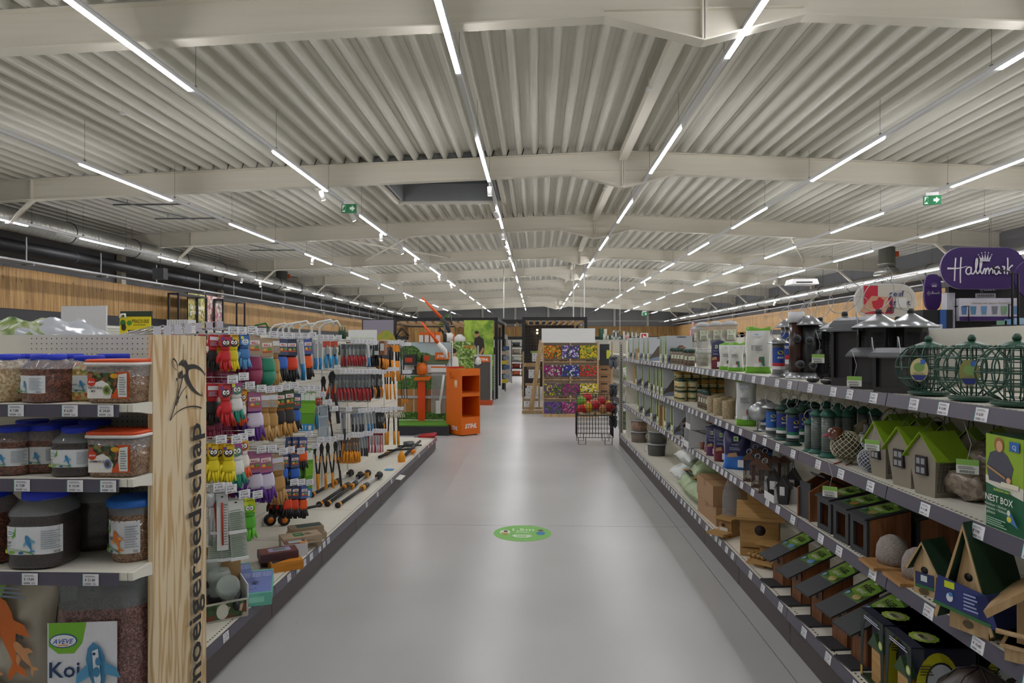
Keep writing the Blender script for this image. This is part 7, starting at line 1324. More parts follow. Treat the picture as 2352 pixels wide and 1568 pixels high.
# poster of a working man
def frame(name, lb, x0, x1, y0, y1, h, cols=2, t=.05, purl=0):
    P = []
    for x in (x0, x1):
        for y in (y0, y1): P.append(('post', MB().box(x - t / 2, x + t / 2, y - t / 2, y + t / 2, 0, h, black)))
    for y in (y0, y1): P.append(('top_beam', MB().box(x0 + t / 2, x1 - t / 2, y - t / 2, y + t / 2, h - t, h, black)))
    for x in (x0, x1): P.append(('side_beam', MB().box(x - t / 2, x + t / 2, y0 + t / 2, y1 - t / 2, h - t, h, black)))
    for k in range(purl):
        x = x0 + (x1 - x0) * (k + .5) / purl; P.append(('roof_slat', MB().box(x - .035, x + .035, y0 - .0, y1, h - t - .09, h - t, tanw)))
    thing(name, lb, 'frame', P)
py = 24.0; a = onY(907, 794, 21); b = onY(1140, 794, 21)
frame('pergola_frame', 'black steel pergola frame with wooden roof slats left of the aisle', a.x, b.x, 21, 25.5, H + 65 / F * 21, purl=12, t=.1)
a = onY(1203, 794, 22); b = onY(1345, 794, 22); frame('pergola_frame', 'black steel pergola frame with wooden slats right of the aisle', a.x, b.x, 22, 26.5, H + 66 / F * 22, purl=9, t=.1)
a = onY(1140, 794, 26); b = onY(1203, 794, 26); frame('portal_frame', 'black frame beams spanning the aisle between the pergolas', a.x + .02, b.x - .02, 25.9, 28, H + 60 / F * 26, t=.09, purl=2)
q = onY(1066, 794, 20.4); w_ = 68 / F * 20.4; pmn = Print(); z0, z1 = .3, H + 59 / F * 20.4; hh_ = z1 - z0
pmn.rect(0, w_, z0, z1, photo('meadow_photo', ['#8fae3a', '#a9c44c', '#6f9430', '#4c6a24'], 3, kind='NOISE')).rect(0, w_, z0, z0 + hh_ * .35, photo('hedge_photo', [], 40))
zz = z0 + hh_ * .45; SK = '#b5835c'
pmn.poly([(w_ * .36, zz + .62), (w_ * .5, zz + .7), (w_ * .66, zz + .6), (w_ * .7, zz + .3), (w_ * .62, zz + .05), (w_ * .44, zz + .05), (w_ * .42, zz + .35), (w_ * .32, zz + .4)], '#2c2320').ell(w_ * .43, zz + .74, .065, .085, SK).ell(w_ * .43, zz + .8, .07, .05, '#2a2019').poly([(w_ * .34, zz + .42), (w_ * .4, zz + .4), (w_ * .28, zz + .05), (w_ * .23, zz + .06)], SK).poly([(w_ * .63, zz + .35), (w_ * .7, zz + .3), (w_ * .5, zz + .0), (w_ * .44, zz + .04)], SK).poly([(w_ * .44, zz + .06), (w_ * .62, zz + .06), (w_ * .75, zz - .4), (w_ * .5, zz - .45)], '#4a4030').poly([(w_ * .24, zz + .04), (w_ * .52, zz - .02), (w_ * .53, zz + .02), (w_ * .25, zz + .08)], '#d8d8d0')
thing('man_poster_panel', 'tall printed panel of a man in dark shirt working in a meadow', 'poster', [('panel', MB().box(0, w_, 0, .06, .0, z1, '#3a3a36')), ('print', pmn), ('perforated_edge', (lambda m: [m.box(w_ + .01, w_ + .05, -.01, .0, k * .05, k * .05 + .03, '#d0d0cc') for k in range(28)] and m)(MB().box(w_, w_ + .06, 0, .05, 0, 1.6, black)))], loc=(q.x, q.y, 0))
# wood wall panel, dark sofa shape, tools behind the frame
q = onY(938, 794, 20.6); thing('wood_back_wall', 'tan wooden back wall of the machine display, split in two panels', 'display wall', [('wood_panel', MB().box(0, .72, 0, .05, .5, H + 43 / F * 20.6, timb)), ('wood_panel', MB().box(.735, 1.42, 0, .05, .5, H + 43 / F * 20.6, timb)), ('top_edge', MB().box(-.02, 1.44, -.01, .06, H + 43 / F * 20.6, H + 46 / F * 20.6, black))], loc=(q.x, q.y, 0))
q = onY(908, 794, 20.2)
thing('dark_gable_rack', 'black gabled roof rack with slanted bars at the left of the machine display', 'rack', [('post', MB().box(.0, .04, 0, .04, 0, 1.9, black))] + [('slat', MB().tube([(0, 0, 1.55 + .09 * k), (.36, 0, 1.72 + .09 * k)], .014, '#4a4a4a', 5)) for k in range(5)] + [('rafter', MB().tube([(0, 0, 1.9), (.2, 0, 2.2), (.4, 0, 1.95)], .03, black, 6))], loc=(q.x, q.y, 0))
thing('orange_chainsaw', 'white and orange chainsaw on the wooden wall', 'chainsaw', [('body', MB().lathe([(.03, -.2), (.14, 0), (.16, .12), (.05, .2)], '#e4e2dc', 8)), ('side_cover', MB().box(.05, .17, -.05, .06, -.12, .15, ORG))], loc=onY(1032, 778, 20.3))
thing('standing_blower', 'white and orange blower on the wall shelf', 'garden machine', [('body', MB().lathe([(.06, -.16), (.16, -.1), (.17, .06), (.06, .16)], '#d8d8d4', 10)), ('shelf', MB().box(-.22, .22, -.1, .1, -.2, -.17, '#dcdcda')), ('label', MB().box(.0, .2, -.11, -.1, -.27, -.17, ORG))], loc=onY(1056, 780, 20.1))
q = onY(834, 794, 19); w_ = 71 / F * 19; thing('landscape_banner', 'large banner with grey sky and yellow-green trees behind the left gondola', 'banner', [('frame', MB().box(-.03, w_ + .03, 0, .05, .4, H + 62 / F * 19, '#2c2826')), ('print', Print().rect(0, w_, .9, H + 60 / F * 19, '#8f8a98').ell(w_ * .75, 1.6, .32, .5, photo('autumn_photo', ['#6f8a2a', '#8fa43a', '#b0943a', '#55701f'], 5, kind='NOISE')).rect(w_ * .3, w_, .9, 1.5, photo('autumn_photo', [], 5)))], loc=(q.x, q.y, 0))
thing('green_flag', 'bright green tent corner above the display wall', 'flag', [(None, MB().prism([(0, 0), (.32, 0), (.32, .12), (.36, .42)], (0, 0, 0), (1, 0, 0), (0, 0, 1), .02, '#5cae24'))], loc=onY(1005, 747, 21.5) )
q = onY(800, 794, 14); thing('white_header_sign', 'white header sign with pale green text above the far gondola end', 'sign', [('panel', MB().box(0, .6, 0, .02, 1.3, H + 37 / F * 14, '#dcdfdc')), ('lettering', Print().text('Ziekte of problemen', .3, 1.79, .07, '#8fb07c', 0, al='c', w=.5).text('in de tuin', .3, 1.71, .06, '#a8b8a0', 0, al='c'))], loc=(q.x, q.y, 0))
# grid wall on the right frame, bulbs
q = onY(1206, 794, 24); gw = MB(); w_ = 112 / F * 24; h0, h1 = .9, H + 47 / F * 24
for k in range(18): x = w_ * k / 17; gw.box(x - .006, x + .006, -.03, -.02, h0, h1, '#55504c')
for k in range(14): z = h0 + (h1 - h0) * k / 13; gw.box(0, w_, -.03, -.02, z - .006, z + .006, '#55504c')
o = thing('grid_wall', 'dark grid-covered wall panel behind the flower bulb rack', 'display wall', [('panel', MB().box(0, w_, 0, .05, .2, h1, '#2a2422')), ('wire_grid', gw)], loc=(q.x, q.y, 0))
for i, py_ in enumerate((758, 765)): thing('glow_bulb', 'warm glowing bulb in front of the grid wall, %s' % ('upper', 'lower')[i], 'lamp', [('bulb', MB().lathe([(0, -.03), (.03, -.01), (.03, .02), (0, .04)], M('#ffdca8', .4, em=22), 10)), ('socket', MB().tube([(0, 0, .03), (0, 0, .5)], .008, black, 5))], loc=onY(1234, py_, 23.5) + Vector((0, 0, -.0)))
# flower bulb rack
q = onY(1248, 794, 15.7); K = 15.7 / F; W = 124 * K; P = []; lp = lpine
def zpx(py): return H + (794 - py) * K
P.append(('header', MB().box(-.04, W - .06, -.02, .03, zpx(787), zpx(754), '#e2e3e0')))
for x in (-.02, W * .5 - .02, W - .01): P.append(('post', MB().box(x, x + .035, 0, .04, 0, zpx(785), lp)))
P.append(('base_board', MB().box(-.02, W, -.02, 0, .0, .07, lp))); P.append(('back_panel', MB().box(0, W, .04, .06, .07, zpx(787), '#8a7a68')))
fl = [['#d8901c', '#c8401c', '#e0b83a'], ['#5a3a9c', '#7a5cb4', '#e6e2ee'], ['#e8c81c', '#d8a81c', '#8fae3a']], [['#a81c7c', '#d8d8d0', '#7a1c5a'], ['#3a3aa0', '#dfe2ea', '#2a2a7c'], ['#c41c2c', '#d85a5a', '#4a7a2c']], [['#7a3a8c', '#e0d23c', '#4a6a2c'], ['#8c1c6c', '#4a5a2c', '#b04c90'], ['#e8d01c', '#f0ecd0', '#d8b01c']], [['#6a3a9c', '#4a7a3c', '#8a5ab4'], ['#b03a90', '#8a2a6c', '#d880b4'], ['#7a3a8c', '#e8d01c', '#5a7a3c']]
rows = ((793, 823), (838, 864), (880, 907), (922, 949))
nms = ('orange tulip', 'violet crocus', 'yellow narcissus'), ('magenta tulip', 'blue muscari', 'red anemone'), ('mixed purple', 'plum allium', 'yellow daffodil'), ('violet allium', 'pink hyacinth', 'purple allium')
for r, (y0, y1) in enumerate(rows):
    for c in range(3):
        x0 = .0 + c * W / 3 + .01; cols = fl[r][c] + ['#3f5c2a', fl[r][c][0]]
        pr = Print(); pr.rect(x0, x0 + W / 3 - .02, zpx(y1), zpx(y0), photo('flowers_%d%d' % (r, c), cols, 34)).rect(x0 + W / 3 - .07, x0 + W / 3 - .03, zpx(y1) + .01, zpx(y1) + .035, '#2f8a7a').ell(x0 + .08, zpx(y1) + .07, .07, .06, photo('flowers_%d%d' % (r, c), cols, 60))
        P.append(('picture_panel', MB().box(x0, x0 + W / 3 - .02, .0005, .015, zpx(y1), zpx(y0), '#c9c9c0'), None, nms[r][c] + ' picture panel')); P.append(('print', pr, len(P) - 1))
    P.append(('shelf', MB().box(0, W, 0, .35, zpx(y1 + 9), zpx(y1 + 7), lp)))
thing('flower_bulb_rack', 'pine flower bulb rack with rows of bright flower pictures and blank white header', 'display rack', P, loc=(q.x, q.y, 0))
kr = 0
for r, (y0, y1) in enumerate(rows[:3]):
    for c in range(4):
        thing('bulb_carton', 'open kraft carton of bulbs in the rack, row %s, place %s' % (th(r), th(c)), 'box', [('carton', MB().hexa([(-.08, 0, 0), (.08, 0, 0), (.08, .2, 0), (-.08, .2, 0)], [(-.09, -.02, .1), (.09, -.02, .1), (.09, .22, .1), (-.09, .22, .1)], ('#7a5a44', '#5a4034', '#8a6a50', '#4c3a34')[(r + c) % 4])), ('flap', MB().hexa([(-.02, -.01, .02), (.06, -.01, .1), (.06, 0, .1), (-.02, 0, .02)], [(-.04, -.02, .04), (.04, -.02, .12), (.04, -.01, .12), (-.04, -.01, .04)], '#9a7a5a'))], loc=(q.x + .14 + c * W / 4, q.y + .05, zpx(rows[r + 1][0] - 1)), group='bulb cartons') if r < 3 else None
# crates right of the rack
q = onY(1375, 794, 15.9); Kc = 15.9 / F
for k in range(6): thing('cardboard_crate', 'brown vented crate stacked right of the bulb rack, %s from the top' % th(k), 'crate', [('crate', MB().box(0, 28 * Kc, 0, .4, 0, 15.5 * Kc, '#9a7450')), ('slot', MB().box(5 * Kc, 20 * Kc, -.002, .01, 10 * Kc, 13 * Kc, '#2a1c14')), ('rim', MB().box(-.005, 28 * Kc + .005, -.005, .405, 15.4 * Kc, 16 * Kc, '#b08a60'))], loc=(q.x, q.y, H + (794 - 843 - 16.5 * k) * Kc), group='crates by the bulb rack')
b = MB()
for s in (0, 1): b.box(s * 30 * Kc - .02, s * 30 * Kc + .02, .0, .04, 0, H + 12 * Kc, lp)
thing('crate_rack', 'pine uprights holding the stacked crates and dark tools', 'rack', [('upright', MB().box(-.04, -.01, .0, .04, 0, H + 10 * Kc, lp)), ('upright', MB().box(29 * Kc, 29 * Kc + .03, .0, .04, 0, H + 10 * Kc, lp)), ('shelf', MB().box(-.04, 29 * Kc + .03, 0, .4, .2, .23, lp)), ('tool_pack', MB().box(.03, .25, -.02, .1, 1.2, H + 4 * Kc, '#2a2c30')), ('yellow_pack', MB().box(.18, .27, -.03, 0, 1.35, 1.55, '#c4c83a'))], loc=(q.x, q.y, 0))
# leaning pine board and perforated white sheets
a = onZ(1218, 949, 0); b_ = onY(1244, 780, a.y + .3); d = b_ - a
thing('leaning_board', 'pine board leaning up against the bulb rack', 'board', [('board', MB().hexa([(-.05, 0, 0), (.07, 0, 0), (.07, .04, 0), (-.05, .04, 0)], [(d.x - .06, d.y, d.z), (d.x + .05, d.y, d.z), (d.x + .05, d.y + .04, d.z), (d.x - .06, d.y + .04, d.z)], lp)), ('foot_board', MB().box(-.2, .6, -.08, -.03, 0, .08, lp)), ('foot_board', MB().box(-.2, .6, .25, .3, .08, .13, lp))], loc=a)
for i, (px, py) in enumerate(((1206, 940), (1210, 905), (1214, 868), (1222, 830))):
    q = onY(px, py, 17.5); Kq = 17.5 / F
    pr = Print(o=(0, -.005, 0)); 
    for u in (.2, .5, .8):
        for v_ in (.2, .8): pr.ell(u * .3, v_ * .22, .014, .014, '#4a4a4e', 8)
    pr.ell(.15, .11, .045, .045, '#b4b6bc', 12)
    thing('perforated_tray', 'tilted white perforated tray card beside the leaning board, %s from below' % th(i), 'tray', [('sheet', MB().box(0, .3, -.004, .0, 0, .22, '#cfd0d2')), ('hole', pr), ('ledge', MB().box(-.04, .34, .0, .25, .22, .27, ('#8a7a60', '#a88a5c', '#5c4f40', '#7f9a48')[i]))], loc=q, rx=.0)
thing('tray_rack', 'slim pine rack holding the perforated trays', 'rack', [('upright', MB().box(0, .04, 0, .04, 0, 1.5, lp)), ('upright', MB().box(.42, .46, 0, .04, 0, 1.5, lp)), ('crossbar', MB().box(.04, .42, 0, .03, 1.1, 1.2, lp))], loc=onY(1200, 794, 17.9) - Vector((0, 0, H)))
# wire basket cart with toys
q = onZ(1326, 1021, 0); W, D, h0, h1 = .6, .5, .12, .84; g = MB(); bk = M('#1c1c1e', .4)
for k in range(13): x = W * k / 12; g.tube([(x, 0, h0), (x, 0, h1)], .0035, bk, 4).tube([(x, D, h0), (x, D, h1)], .0035, bk, 4)
for k in range(11): y = D * k / 10; g.tube([(0, y, h0), (0, y, h1)], .0035, bk, 4).tube([(W, y, h0), (W, y, h1)], .0035, bk, 4)
rg = MB()
for k in range(10): z = h0 + (h1 - h0) * k / 9; rg.tube([(0, 0, z), (W, 0, z), (W, D, z), (0, D, z)], .005 if k in (0, 9) else .0035, bk, 4, closed=True)
P = [('side_wires', g), ('ring_wires', rg), ('basket_floor', MB().box(0, W, 0, D, .48, .49, '#3a3a3c'))] + [('leg', MB().tube([(x, y, h0), (x, y, .0), (x + .12, y, 0), (x + .12, y, h0)], .007, bk, 5)) for x in (.02, W - .14) for y in (0.01, D - .01)]
thing('wire_basket', 'black wire dump basket on legs filled with toys in front of the right gondola end', 'basket', P, loc=q)
cols = ['#c01c24', '#d8a81c', '#c01c24', '#c88a5a', '#a81c20', '#7ab02c', '#d04428', '#a88868', '#b81c24', '#d8c02c', '#8a6a50', '#c01c24']
for i in range(12): thing('ball_toy', '%s round toy in the wire basket, place %s' % ({'#c01c24': 'red', '#d8a81c': 'yellow', '#c88a5a': 'tan', '#a81c20': 'dark red', '#7ab02c': 'lime green', '#d04428': 'orange-red', '#a88868': 'beige', '#b81c24': 'crimson', '#d8c02c': 'bright yellow', '#8a6a50': 'brown'}[cols[i]], th(i)), 'toy', [(None, MB().lathe([(0, -.085), (.065, -.06), (.085, 0), (.065, .06), (0, .085)], cols[i], 14, sx=1.1))], loc=q + Vector((.08 + .115 * (i % 5), .09 + .15 * (i // 5), .585 + .035 * (i % 3) + .05 * (i // 5))), group='toys in the basket')
for i in range(2): thing('rope_bone', 'beige knotted rope toy lying across the basket, %s' % ('left', 'right')[i], 'toy', [(None, MB().tube([(-.13, 0, 0), (-.1, 0, .01), (-.05, 0, 0), (.05, 0, 0), (.1, 0, .01), (.13, 0, 0)], [.02, .035, .022, .022, .035, .02], '#b09a74', 10))], loc=q + Vector((.16 + .28 * i, .02, .51)))
# grey plush toys on the end upright
for i, (py, n) in enumerate(((824, 4), (888, 4), (930, 3), (960, 3))):
    for k in range(2): thing('hanging_toy', 'grey toy hanging at the far right gondola end, row %s, %s' % (th(i), ('left', 'right')[k]), 'toy', [('body', MB().lathe([(.01, -.2), (.045, -.15), (.05, -.08), (.025, -.03)], ('#5c6068', '#3c4046')[i % 2], 9, sx=.8)), ('head', MB().lathe([(.01, -.05), (.04, -.03), (.04, .0), (.01, .02)], '#4a4e56', 9))], loc=onY(1404 + 9 * k, py - 4, YE + .15), group='grey toys on hooks')
# distant things seen down the aisle
q = onY(1155, 794, 27); thing('white_cloud_panel', 'pale tall panel with a small cloud motif down the aisle', 'panel', [('panel', MB().hexa([(0, 0, 0.2), (.38, 0, .2), (.38, .05, .2), (0, .05, .2)], [(0, 0, 2.1), (.18, 0, 2.1), (.18, .05, 2.1), (0, .05, 2.1)], '#b9b6b4')), ('cloud', Print().ell(.2, .75, .1, .05, '#8ab0c8').ell(.14, .72, .06, .04, '#8ab0c8'))], loc=(q.x, q.y, 0))
q = onY(1174, 794, 30); P = []
sh = MB().box(0, .85, 0, .5, 0, .3, '#6a6058')
cl = ['#c4623a', '#8a2c20', '#d8dcd8', '#a89a88', '#3a3c44', '#c8b84a', '#8a6f78', '#b8b4b0']
rackp = [('upright', MB().box(0, .03, 0, .4, 0, 1.9, '#3a3430')), ('upright', MB().box(.82, .85, 0, .4, 0, 1.9, '#3a3430'))] + [('shelf', MB().box(.03, .82, 0, .4, .3 + .32 * k, .33 + .32 * k, '#4a423c')) for k in range(5)]
thing('cushion_rack', 'dark shelf rack with cushions seen far down the aisle', 'shelving', rackp, loc=(q.x, q.y, 0))
for k in range(5):
    for j in range(2): thing('cushion', '%s folded cushion on the far rack, level %s, %s' % (('terracotta', 'dark red', 'white', 'taupe', 'charcoal', 'yellow', 'mauve', 'grey')[(k + 3 * j) % 8], th(k), ('left', 'right')[j]), 'cushion', [(None, bag(.36, .2, .16, M(cl[(k + 3 * j) % 8], .7), .004, 8, 6, seed=k, topflat=False))], loc=(q.x + .22 + .39 * j, q.y + .15, .335 + .32 * k))
q = onY(1170, 794, 24.5); thing('bag_column', 'narrow rack with small yellow and blue packs on the left side of the far aisle', 'display rack', [('post', MB().box(-.02, .02, 0, .04, 0, 1.9, '#4a4642'))] + [('pack', MB().box(-.12 + .05 * (k % 2), .1 + .05 * (k % 2), -.05, .03, .3 + .17 * k, .44 + .17 * k, ('#c8b43a', '#8a9aa8', '#b8a890', '#4a6a8a')[k % 4])) for k in range(8)], loc=(q.x - .15, q.y, 0))
# ======================= things beyond the two gondolas =======================
# signs over the right gondola
PUR = '#3a1b63'
def stadium(w, h, n=18): r = h / 2; return [(w / 2 - r + r * math.cos(t), r * math.sin(t)) for t in [-PI / 2 + PI * i / n for i in range(n + 1)]] + [(-w / 2 + r + r * math.cos(t), r * math.sin(t)) for t in [PI / 2 + PI * i / n for i in range(n + 1)]]
def crown(p, x, z, s, m='#f2eff6'):
    p.poly([(x - s * .4, z), (x + s * .4, z), (x + s * .36, z + s * .1), (x - s * .36, z + s * .1)], m)
    for k in (-2, -1, 0, 1, 2): p.mb.add([p.p(x + s * (.15 * k - .08), z + s * .12), p.p(x + s * (.15 * k + .08), z + s * .12), p.p(x + s * .24 * k, z + s * (.62 - .04 * k * k))], [(0, 1, 2)], m); p.ell(x + s * .25 * k, z + s * (.68 - .045 * k * k), s * .045, s * .045, m, 8)
def script(p, x, z, w, m='#f2eff6'):
    """flowing hand-drawn wordmark: H a l l m a r k"""
    k = w / 10.0
    def S(pts, a=.23, b=.2): stroke(p, [(x + u * k, z + v * k) for u, v in pts], a * k, b * k, m)
    S(B3((.9, 2.6), (.8, 1.6), (.75, .6), (.7, -.9))); S(B3((1.7, 2.7), (1.6, 1.4), (1.55, .3), (1.6, -1.2))); S(B3((-.4, 1.0), (.6, 1.0), (1.4, .9), (2.6, 1.35)), .3, .08)
    S(B3((3.1, 1.2), (2.3, 1.3), (2.2, .1), (2.8, .1))); S(B3((2.8, .1), (3.2, .2), (3.3, .8), (3.2, 1.2))); S(B3((3.2, 1.2), (3.1, .4), (3.2, .0), (3.6, .25)))
    for o in (0, .65): S(B3((3.6 + o, .25), (4.2 + o, 1.2), (4.3 + o, 2.6), (4.0 + o, 2.5))); S(B3((4.0 + o, 2.5), (3.8 + o, 1.8), (3.8 + o, .1), (4.25 + o, .2)))
    S(B3((4.9, .2), (5.1, .9), (5.2, 1.1), (5.3, .9))); S([(5.35, 1.0), (5.3, .1)]); S(B3((5.35, .4), (5.6, 1.3), (5.9, 1.3), (5.85, .1))); S(B3((5.85, .4), (6.2, 1.3), (6.5, 1.2), (6.4, .2)))
    S(B3((7.3, 1.25), (6.5, 1.3), (6.5, .1), (7.0, .1))); S(B3((7.0, .1), (7.3, .3), (7.4, .9), (7.35, 1.2))); S(B3((7.35, 1.2), (7.3, .4), (7.4, .1), (7.7, .3))); S(B3((7.8, 1.3), (8.0, 1.2), (8.2, 1.4), (8.2, 1.0))); S([(8.1, 1.3), (8.1, .8), (8.15, .15)])
    S(B3((8.6, 2.6), (8.7, 1.8), (8.6, 1.0), (8.55, .1))); S(B3((9.4, 1.5), (8.9, 1.2), (8.8, .9), (8.7, .8))); S(B3((8.75, .8), (9.1, .3), (9.4, .0), (10.4, .4)), .2, .08)
YS = 4.7; q = onY(2256, 616, YS); k = YS / F * 1.0; w_, h_ = 190 * k, 92 * k
p = Print(o=(0, -.012, 0)); script(p, -w_ * .4, -h_ * .17, w_ * .78); crown(p, 0, h_ * .16, h_ * .32)
thing('purple_oval_sign', 'large purple rounded sign with white script and crown at the right', 'sign', [('panel', MB().prism(stadium(w_, h_), (0, -.012, 0), (1, 0, 0), (0, 0, 1), .024, PUR)), ('lettering', p), ('edge', MB().prism(stadium(w_ * 1.012, h_ * 1.02), (0, -.006, 0), (1, 0, 0), (0, 0, 1), .01, '#b9a8cc'))], loc=q, rz=.05)
q = onY(2141, 671, YS + .3); w_, h_ = 40 * k, 86 * k; p = Print(o=(0, -.012, 0)); script(p, -w_ * .36, -h_ * .06, w_ * .72); crown(p, 0, h_ * .14, h_ * .16)
ov = [(w_ / 2 * abs(math.cos(t)) ** .6 * (1 if math.cos(t) > 0 else -1), h_ / 2 * abs(math.sin(t)) ** .8 * (1 if math.sin(t) > 0 else -1)) for t in [2 * PI * i / 28 for i in range(28)]]
thing('purple_side_sign', 'narrow purple sign turned sideways left of the large purple sign', 'sign', [('panel', MB().prism(ov, (0, -.012, 0), (1, 0, 0), (0, 0, 1), .02, '#4a2c74')), ('lettering', p), ('stem', MB().box(-.02, .02, -.01, .01, -h_ / 2 - .3, -h_ / 2, '#4a2c74'))], loc=q)
q = onY(2352 + 15, 640, YS - .2); thing('purple_edge_sign', 'purple rounded sign just entering at the right edge', 'sign', [(None, MB().prism(stadium(.2, .26), (0, 0, 0), (1, 0, 0), (0, 0, 1), .02, PUR))], loc=q)
q = onY(2266, 794, YS + .06); w_ = 168 * k; zt = H + 134 * k; P = [('panel', MB().box(-w_ / 2, w_ / 2, 0, .04, 1.1, zt, '#17171a'))]
p = Print(o=(0, 0, 0)); p.rect(-w_ * .15, w_ * .12, zt - .075, zt - .045, '#e8e8ea')
for i in range(10): p.rect(-w_ * .12 + i * w_ * .022, -w_ * .11 + i * w_ * .022, zt - .07, zt - .052, '#222')
script(p, -.05, zt - .03, .1); P.append(('print', p))
P.append(('card_pack', MB().box(-w_ * .42, w_ * .36, -.05, -.01, 1.82, 1.975, '#d9d6e2'))); c = Print(o=(0, -.0505, 0)); c.rect(-w_ * .42, w_ * .36, 1.82, 1.85, PUR).text('Selecteer een kaartje Zomertje', -.01, 1.935, .02, '#a89a7a', 0, .2, al='c', w=.26)
for i, (xx, cc) in enumerate(((-.36, '#5a7fb8'), (-.24, '#5a8fb4'), (-.1, '#6a94c0'), (.04, '#7a7f88'), (.16, '#8ab88a'), (.3, '#6a94c0'))): c.poly([(w_ * xx - .02, 1.92), (w_ * xx + .02, 1.92), (w_ * xx + .014, 1.865), (w_ * xx - .014, 1.865)], cc)
P.append(('card_print', c, len(P) - 1)); P.append(('wire_holder', MB().tube([(-w_ * .45, -.02, 1.92), (-w_ * .32, -.07, 1.92), (-w_ * .32, -.07, 1.8)], .004, black, 5).tube([(w_ * .2, -.07, 1.8), (w_ * .2, -.07, 1.93), (w_ * .34, -.02, 1.93)], .004, black, 5)))
thing('card_display_board', 'black card display board with a baby clothes strip under the purple sign', 'display', P, loc=(q.x, q.y, 0))
q = onY(2325, 700, YS - .5); thing('tall_wire_hook', 'black double wire hook rising at the right edge', 'hook', [('hook', MB().tube([(0, 0, -.25), (0, 0, .2), (-.11, 0, .22), (-.12, 0, .24)], .006, black, 6)), ('hook', MB().tube([(.035, 0, -.25), (.035, 0, .19), (-.02, 0, .19)], .006, black, 6)), ('bin', MB().box(-.06, .25, -.02, .1, -.32, -.12, '#1c1c20'))], loc=q)
for i in range(6): thing('greeting_card', 'white greeting card in the holder left of the black board, %s' % th(i), 'card', [(None, MB().box(0, .006, -.06, .0, 0, .24, '#dcdce4'))], loc=onY(2163 + i * 3.2, 753, YS + .1), group='greeting cards in the holder')
thing('card_holder', 'dark card holder behind the grey lantern roofs', 'holder', [('box', MB().box(0, .2, 0, .15, -.3, .13, '#1a1a1e')), ('cards', MB().box(.0, .1, -.05, -.01, -.1, .03, '#cfd4dc')), ('stripe', MB().box(.11, .15, -.01, 0, -.3, .13, '#2f5aa0'))], loc=onY(2120, 755, YS))
for i, (px, py, cc) in enumerate(((2300, 748, '#8ab89a'), (2318, 745, '#7aa8d0'), (2340, 742, '#a8c8e0'))): thing('small_card', '%s small card lying before the black board' % ('green', 'blue', 'pale blue')[i], 'card', [(None, MB().box(-.03, .03, -.005, 0, 0, .05, cc))], loc=onY(px, py + 6, YS - .3))
# geef krant sign
YG = 7.2; k = YG / F; q = onY(2032, 690, YG); w_, h_ = 137 * k, 76 * k; p = Print(o=(0, -.012, 0)); st_ = stadium(w_ * .96, h_ * .92)
p.poly(st_, '#cfc9bd'); p.rect(-w_ * .35, -w_ * .12, -h_ * .4, h_ * .44, '#c4223a').rect(-w_ * .35, w_ * .12, -h_ * .4, h_ * .1, '#c4223a')
SKN = '#d09a78'
p.poly([(-w_ * .42, -h_ * .35), (-w_ * .3, -h_ * .05), (-w_ * .22, h_ * .14), (-w_ * .1, h_ * .12), (-w_ * .14, h_ * .0), (-w_ * .22, -h_ * .02), (-w_ * .2, -h_ * .2), (-w_ * .14, -h_ * .3), (-w_ * .3, -h_ * .36)], SKN).poly([(-w_ * .1, h_ * .12), (.02, h_ * .1), (w_ * .08, -h_ * .2), (0, -h_ * .36), (-w_ * .12, -h_ * .3), (-w_ * .05, -h_ * .2), (-w_ * .02, 0)], SKN)
for i in range(5): p.poly([(w_ * (.0 + .03 * i), -h_ * .36), (w_ * (.012 + .03 * i), -h_ * .38), (w_ * (.06 + .02 * i), -h_ * .2), (w_ * (.048 + .02 * i), -h_ * .18)], '#1e2a44')
p.text('geef', w_ * .06, h_ * .12, h_ * .24, '#2b2a66', .01, w=w_ * .24).text('kracht', w_ * .06, -h_ * .14, h_ * .24, '#2b2a66', .01, w=w_ * .34)
thing('white_oval_sign', 'white-rimmed rounded sign with heart hands and the words geef krant', 'sign', [('panel', MB().prism(stadium(w_, h_), (0, -.012, 0), (1, 0, 0), (0, 0, 1), .02, '#dad7d6')), ('print', p), ('paper_label', MB().box(w_ * .16, w_ * .33, -.03, -.028, -h_ * .22, h_ * .08, '#e0dedb')), ('wire', MB().tube([(0, 0, h_ * .45), (-.03, 0, h_ * .8), (.03, 0, h_ * 1.0), (.08, 0, h_ * .8), (.05, 0, h_ * .45)], .004, '#9a9c9e', 5)), ('stem', MB().box(-.015, .015, 0, .015, -h_ - .2, -h_ * .5, '#8a8a8a'))], loc=q)
# gondola row behind the right one
def plain_gondola(lb, x, y0, y1, h, depth_=1.1, header=None):
    P = [('back_panel', MB().box(x - .02, x + .02, y0, y1, .1, h, shelfm)), ('plinth', MB().box(x - depth_ / 2, x + depth_ / 2, y0, y1, 0, .15, kickm)), ('end_panel', MB().box(x - depth_ / 2, x + depth_ / 2, y0 - .02, y0, 0, h, shelfm))]
    for z in (.2, .6, 1.0, 1.4): P.append(('shelf', MB().box(x - depth_ / 2, x - .02, y0, y1, z - .03, z, shelfm))); P.append(('shelf', MB().box(x + .02, x + depth_ / 2, y0, y1, z - .03, z, shelfm)))
    thing('shelf_gondola', lb, 'shelving', P)
plain_gondola('cream gondola in the next aisle to the right', 5.2, 4.0, 11.5, 1.74); plain_gondola('cream gondola in the third aisle to the right', 8.6, 6.0, 14, 1.74)
plain_gondola('cream gondola beyond the cross aisle at the right', 5.2, 16.0, 26, 1.8); plain_gondola('cream gondola in the next aisle to the left', -4.6, 4.5, 13.0, 1.72); plain_gondola('cream gondola in the third aisle to the left', -8.2, 5.5, 16, 1.74)
plain_gondola('far cream gondola behind the right shelving end', 2.9, 17.5, 27, 1.85)
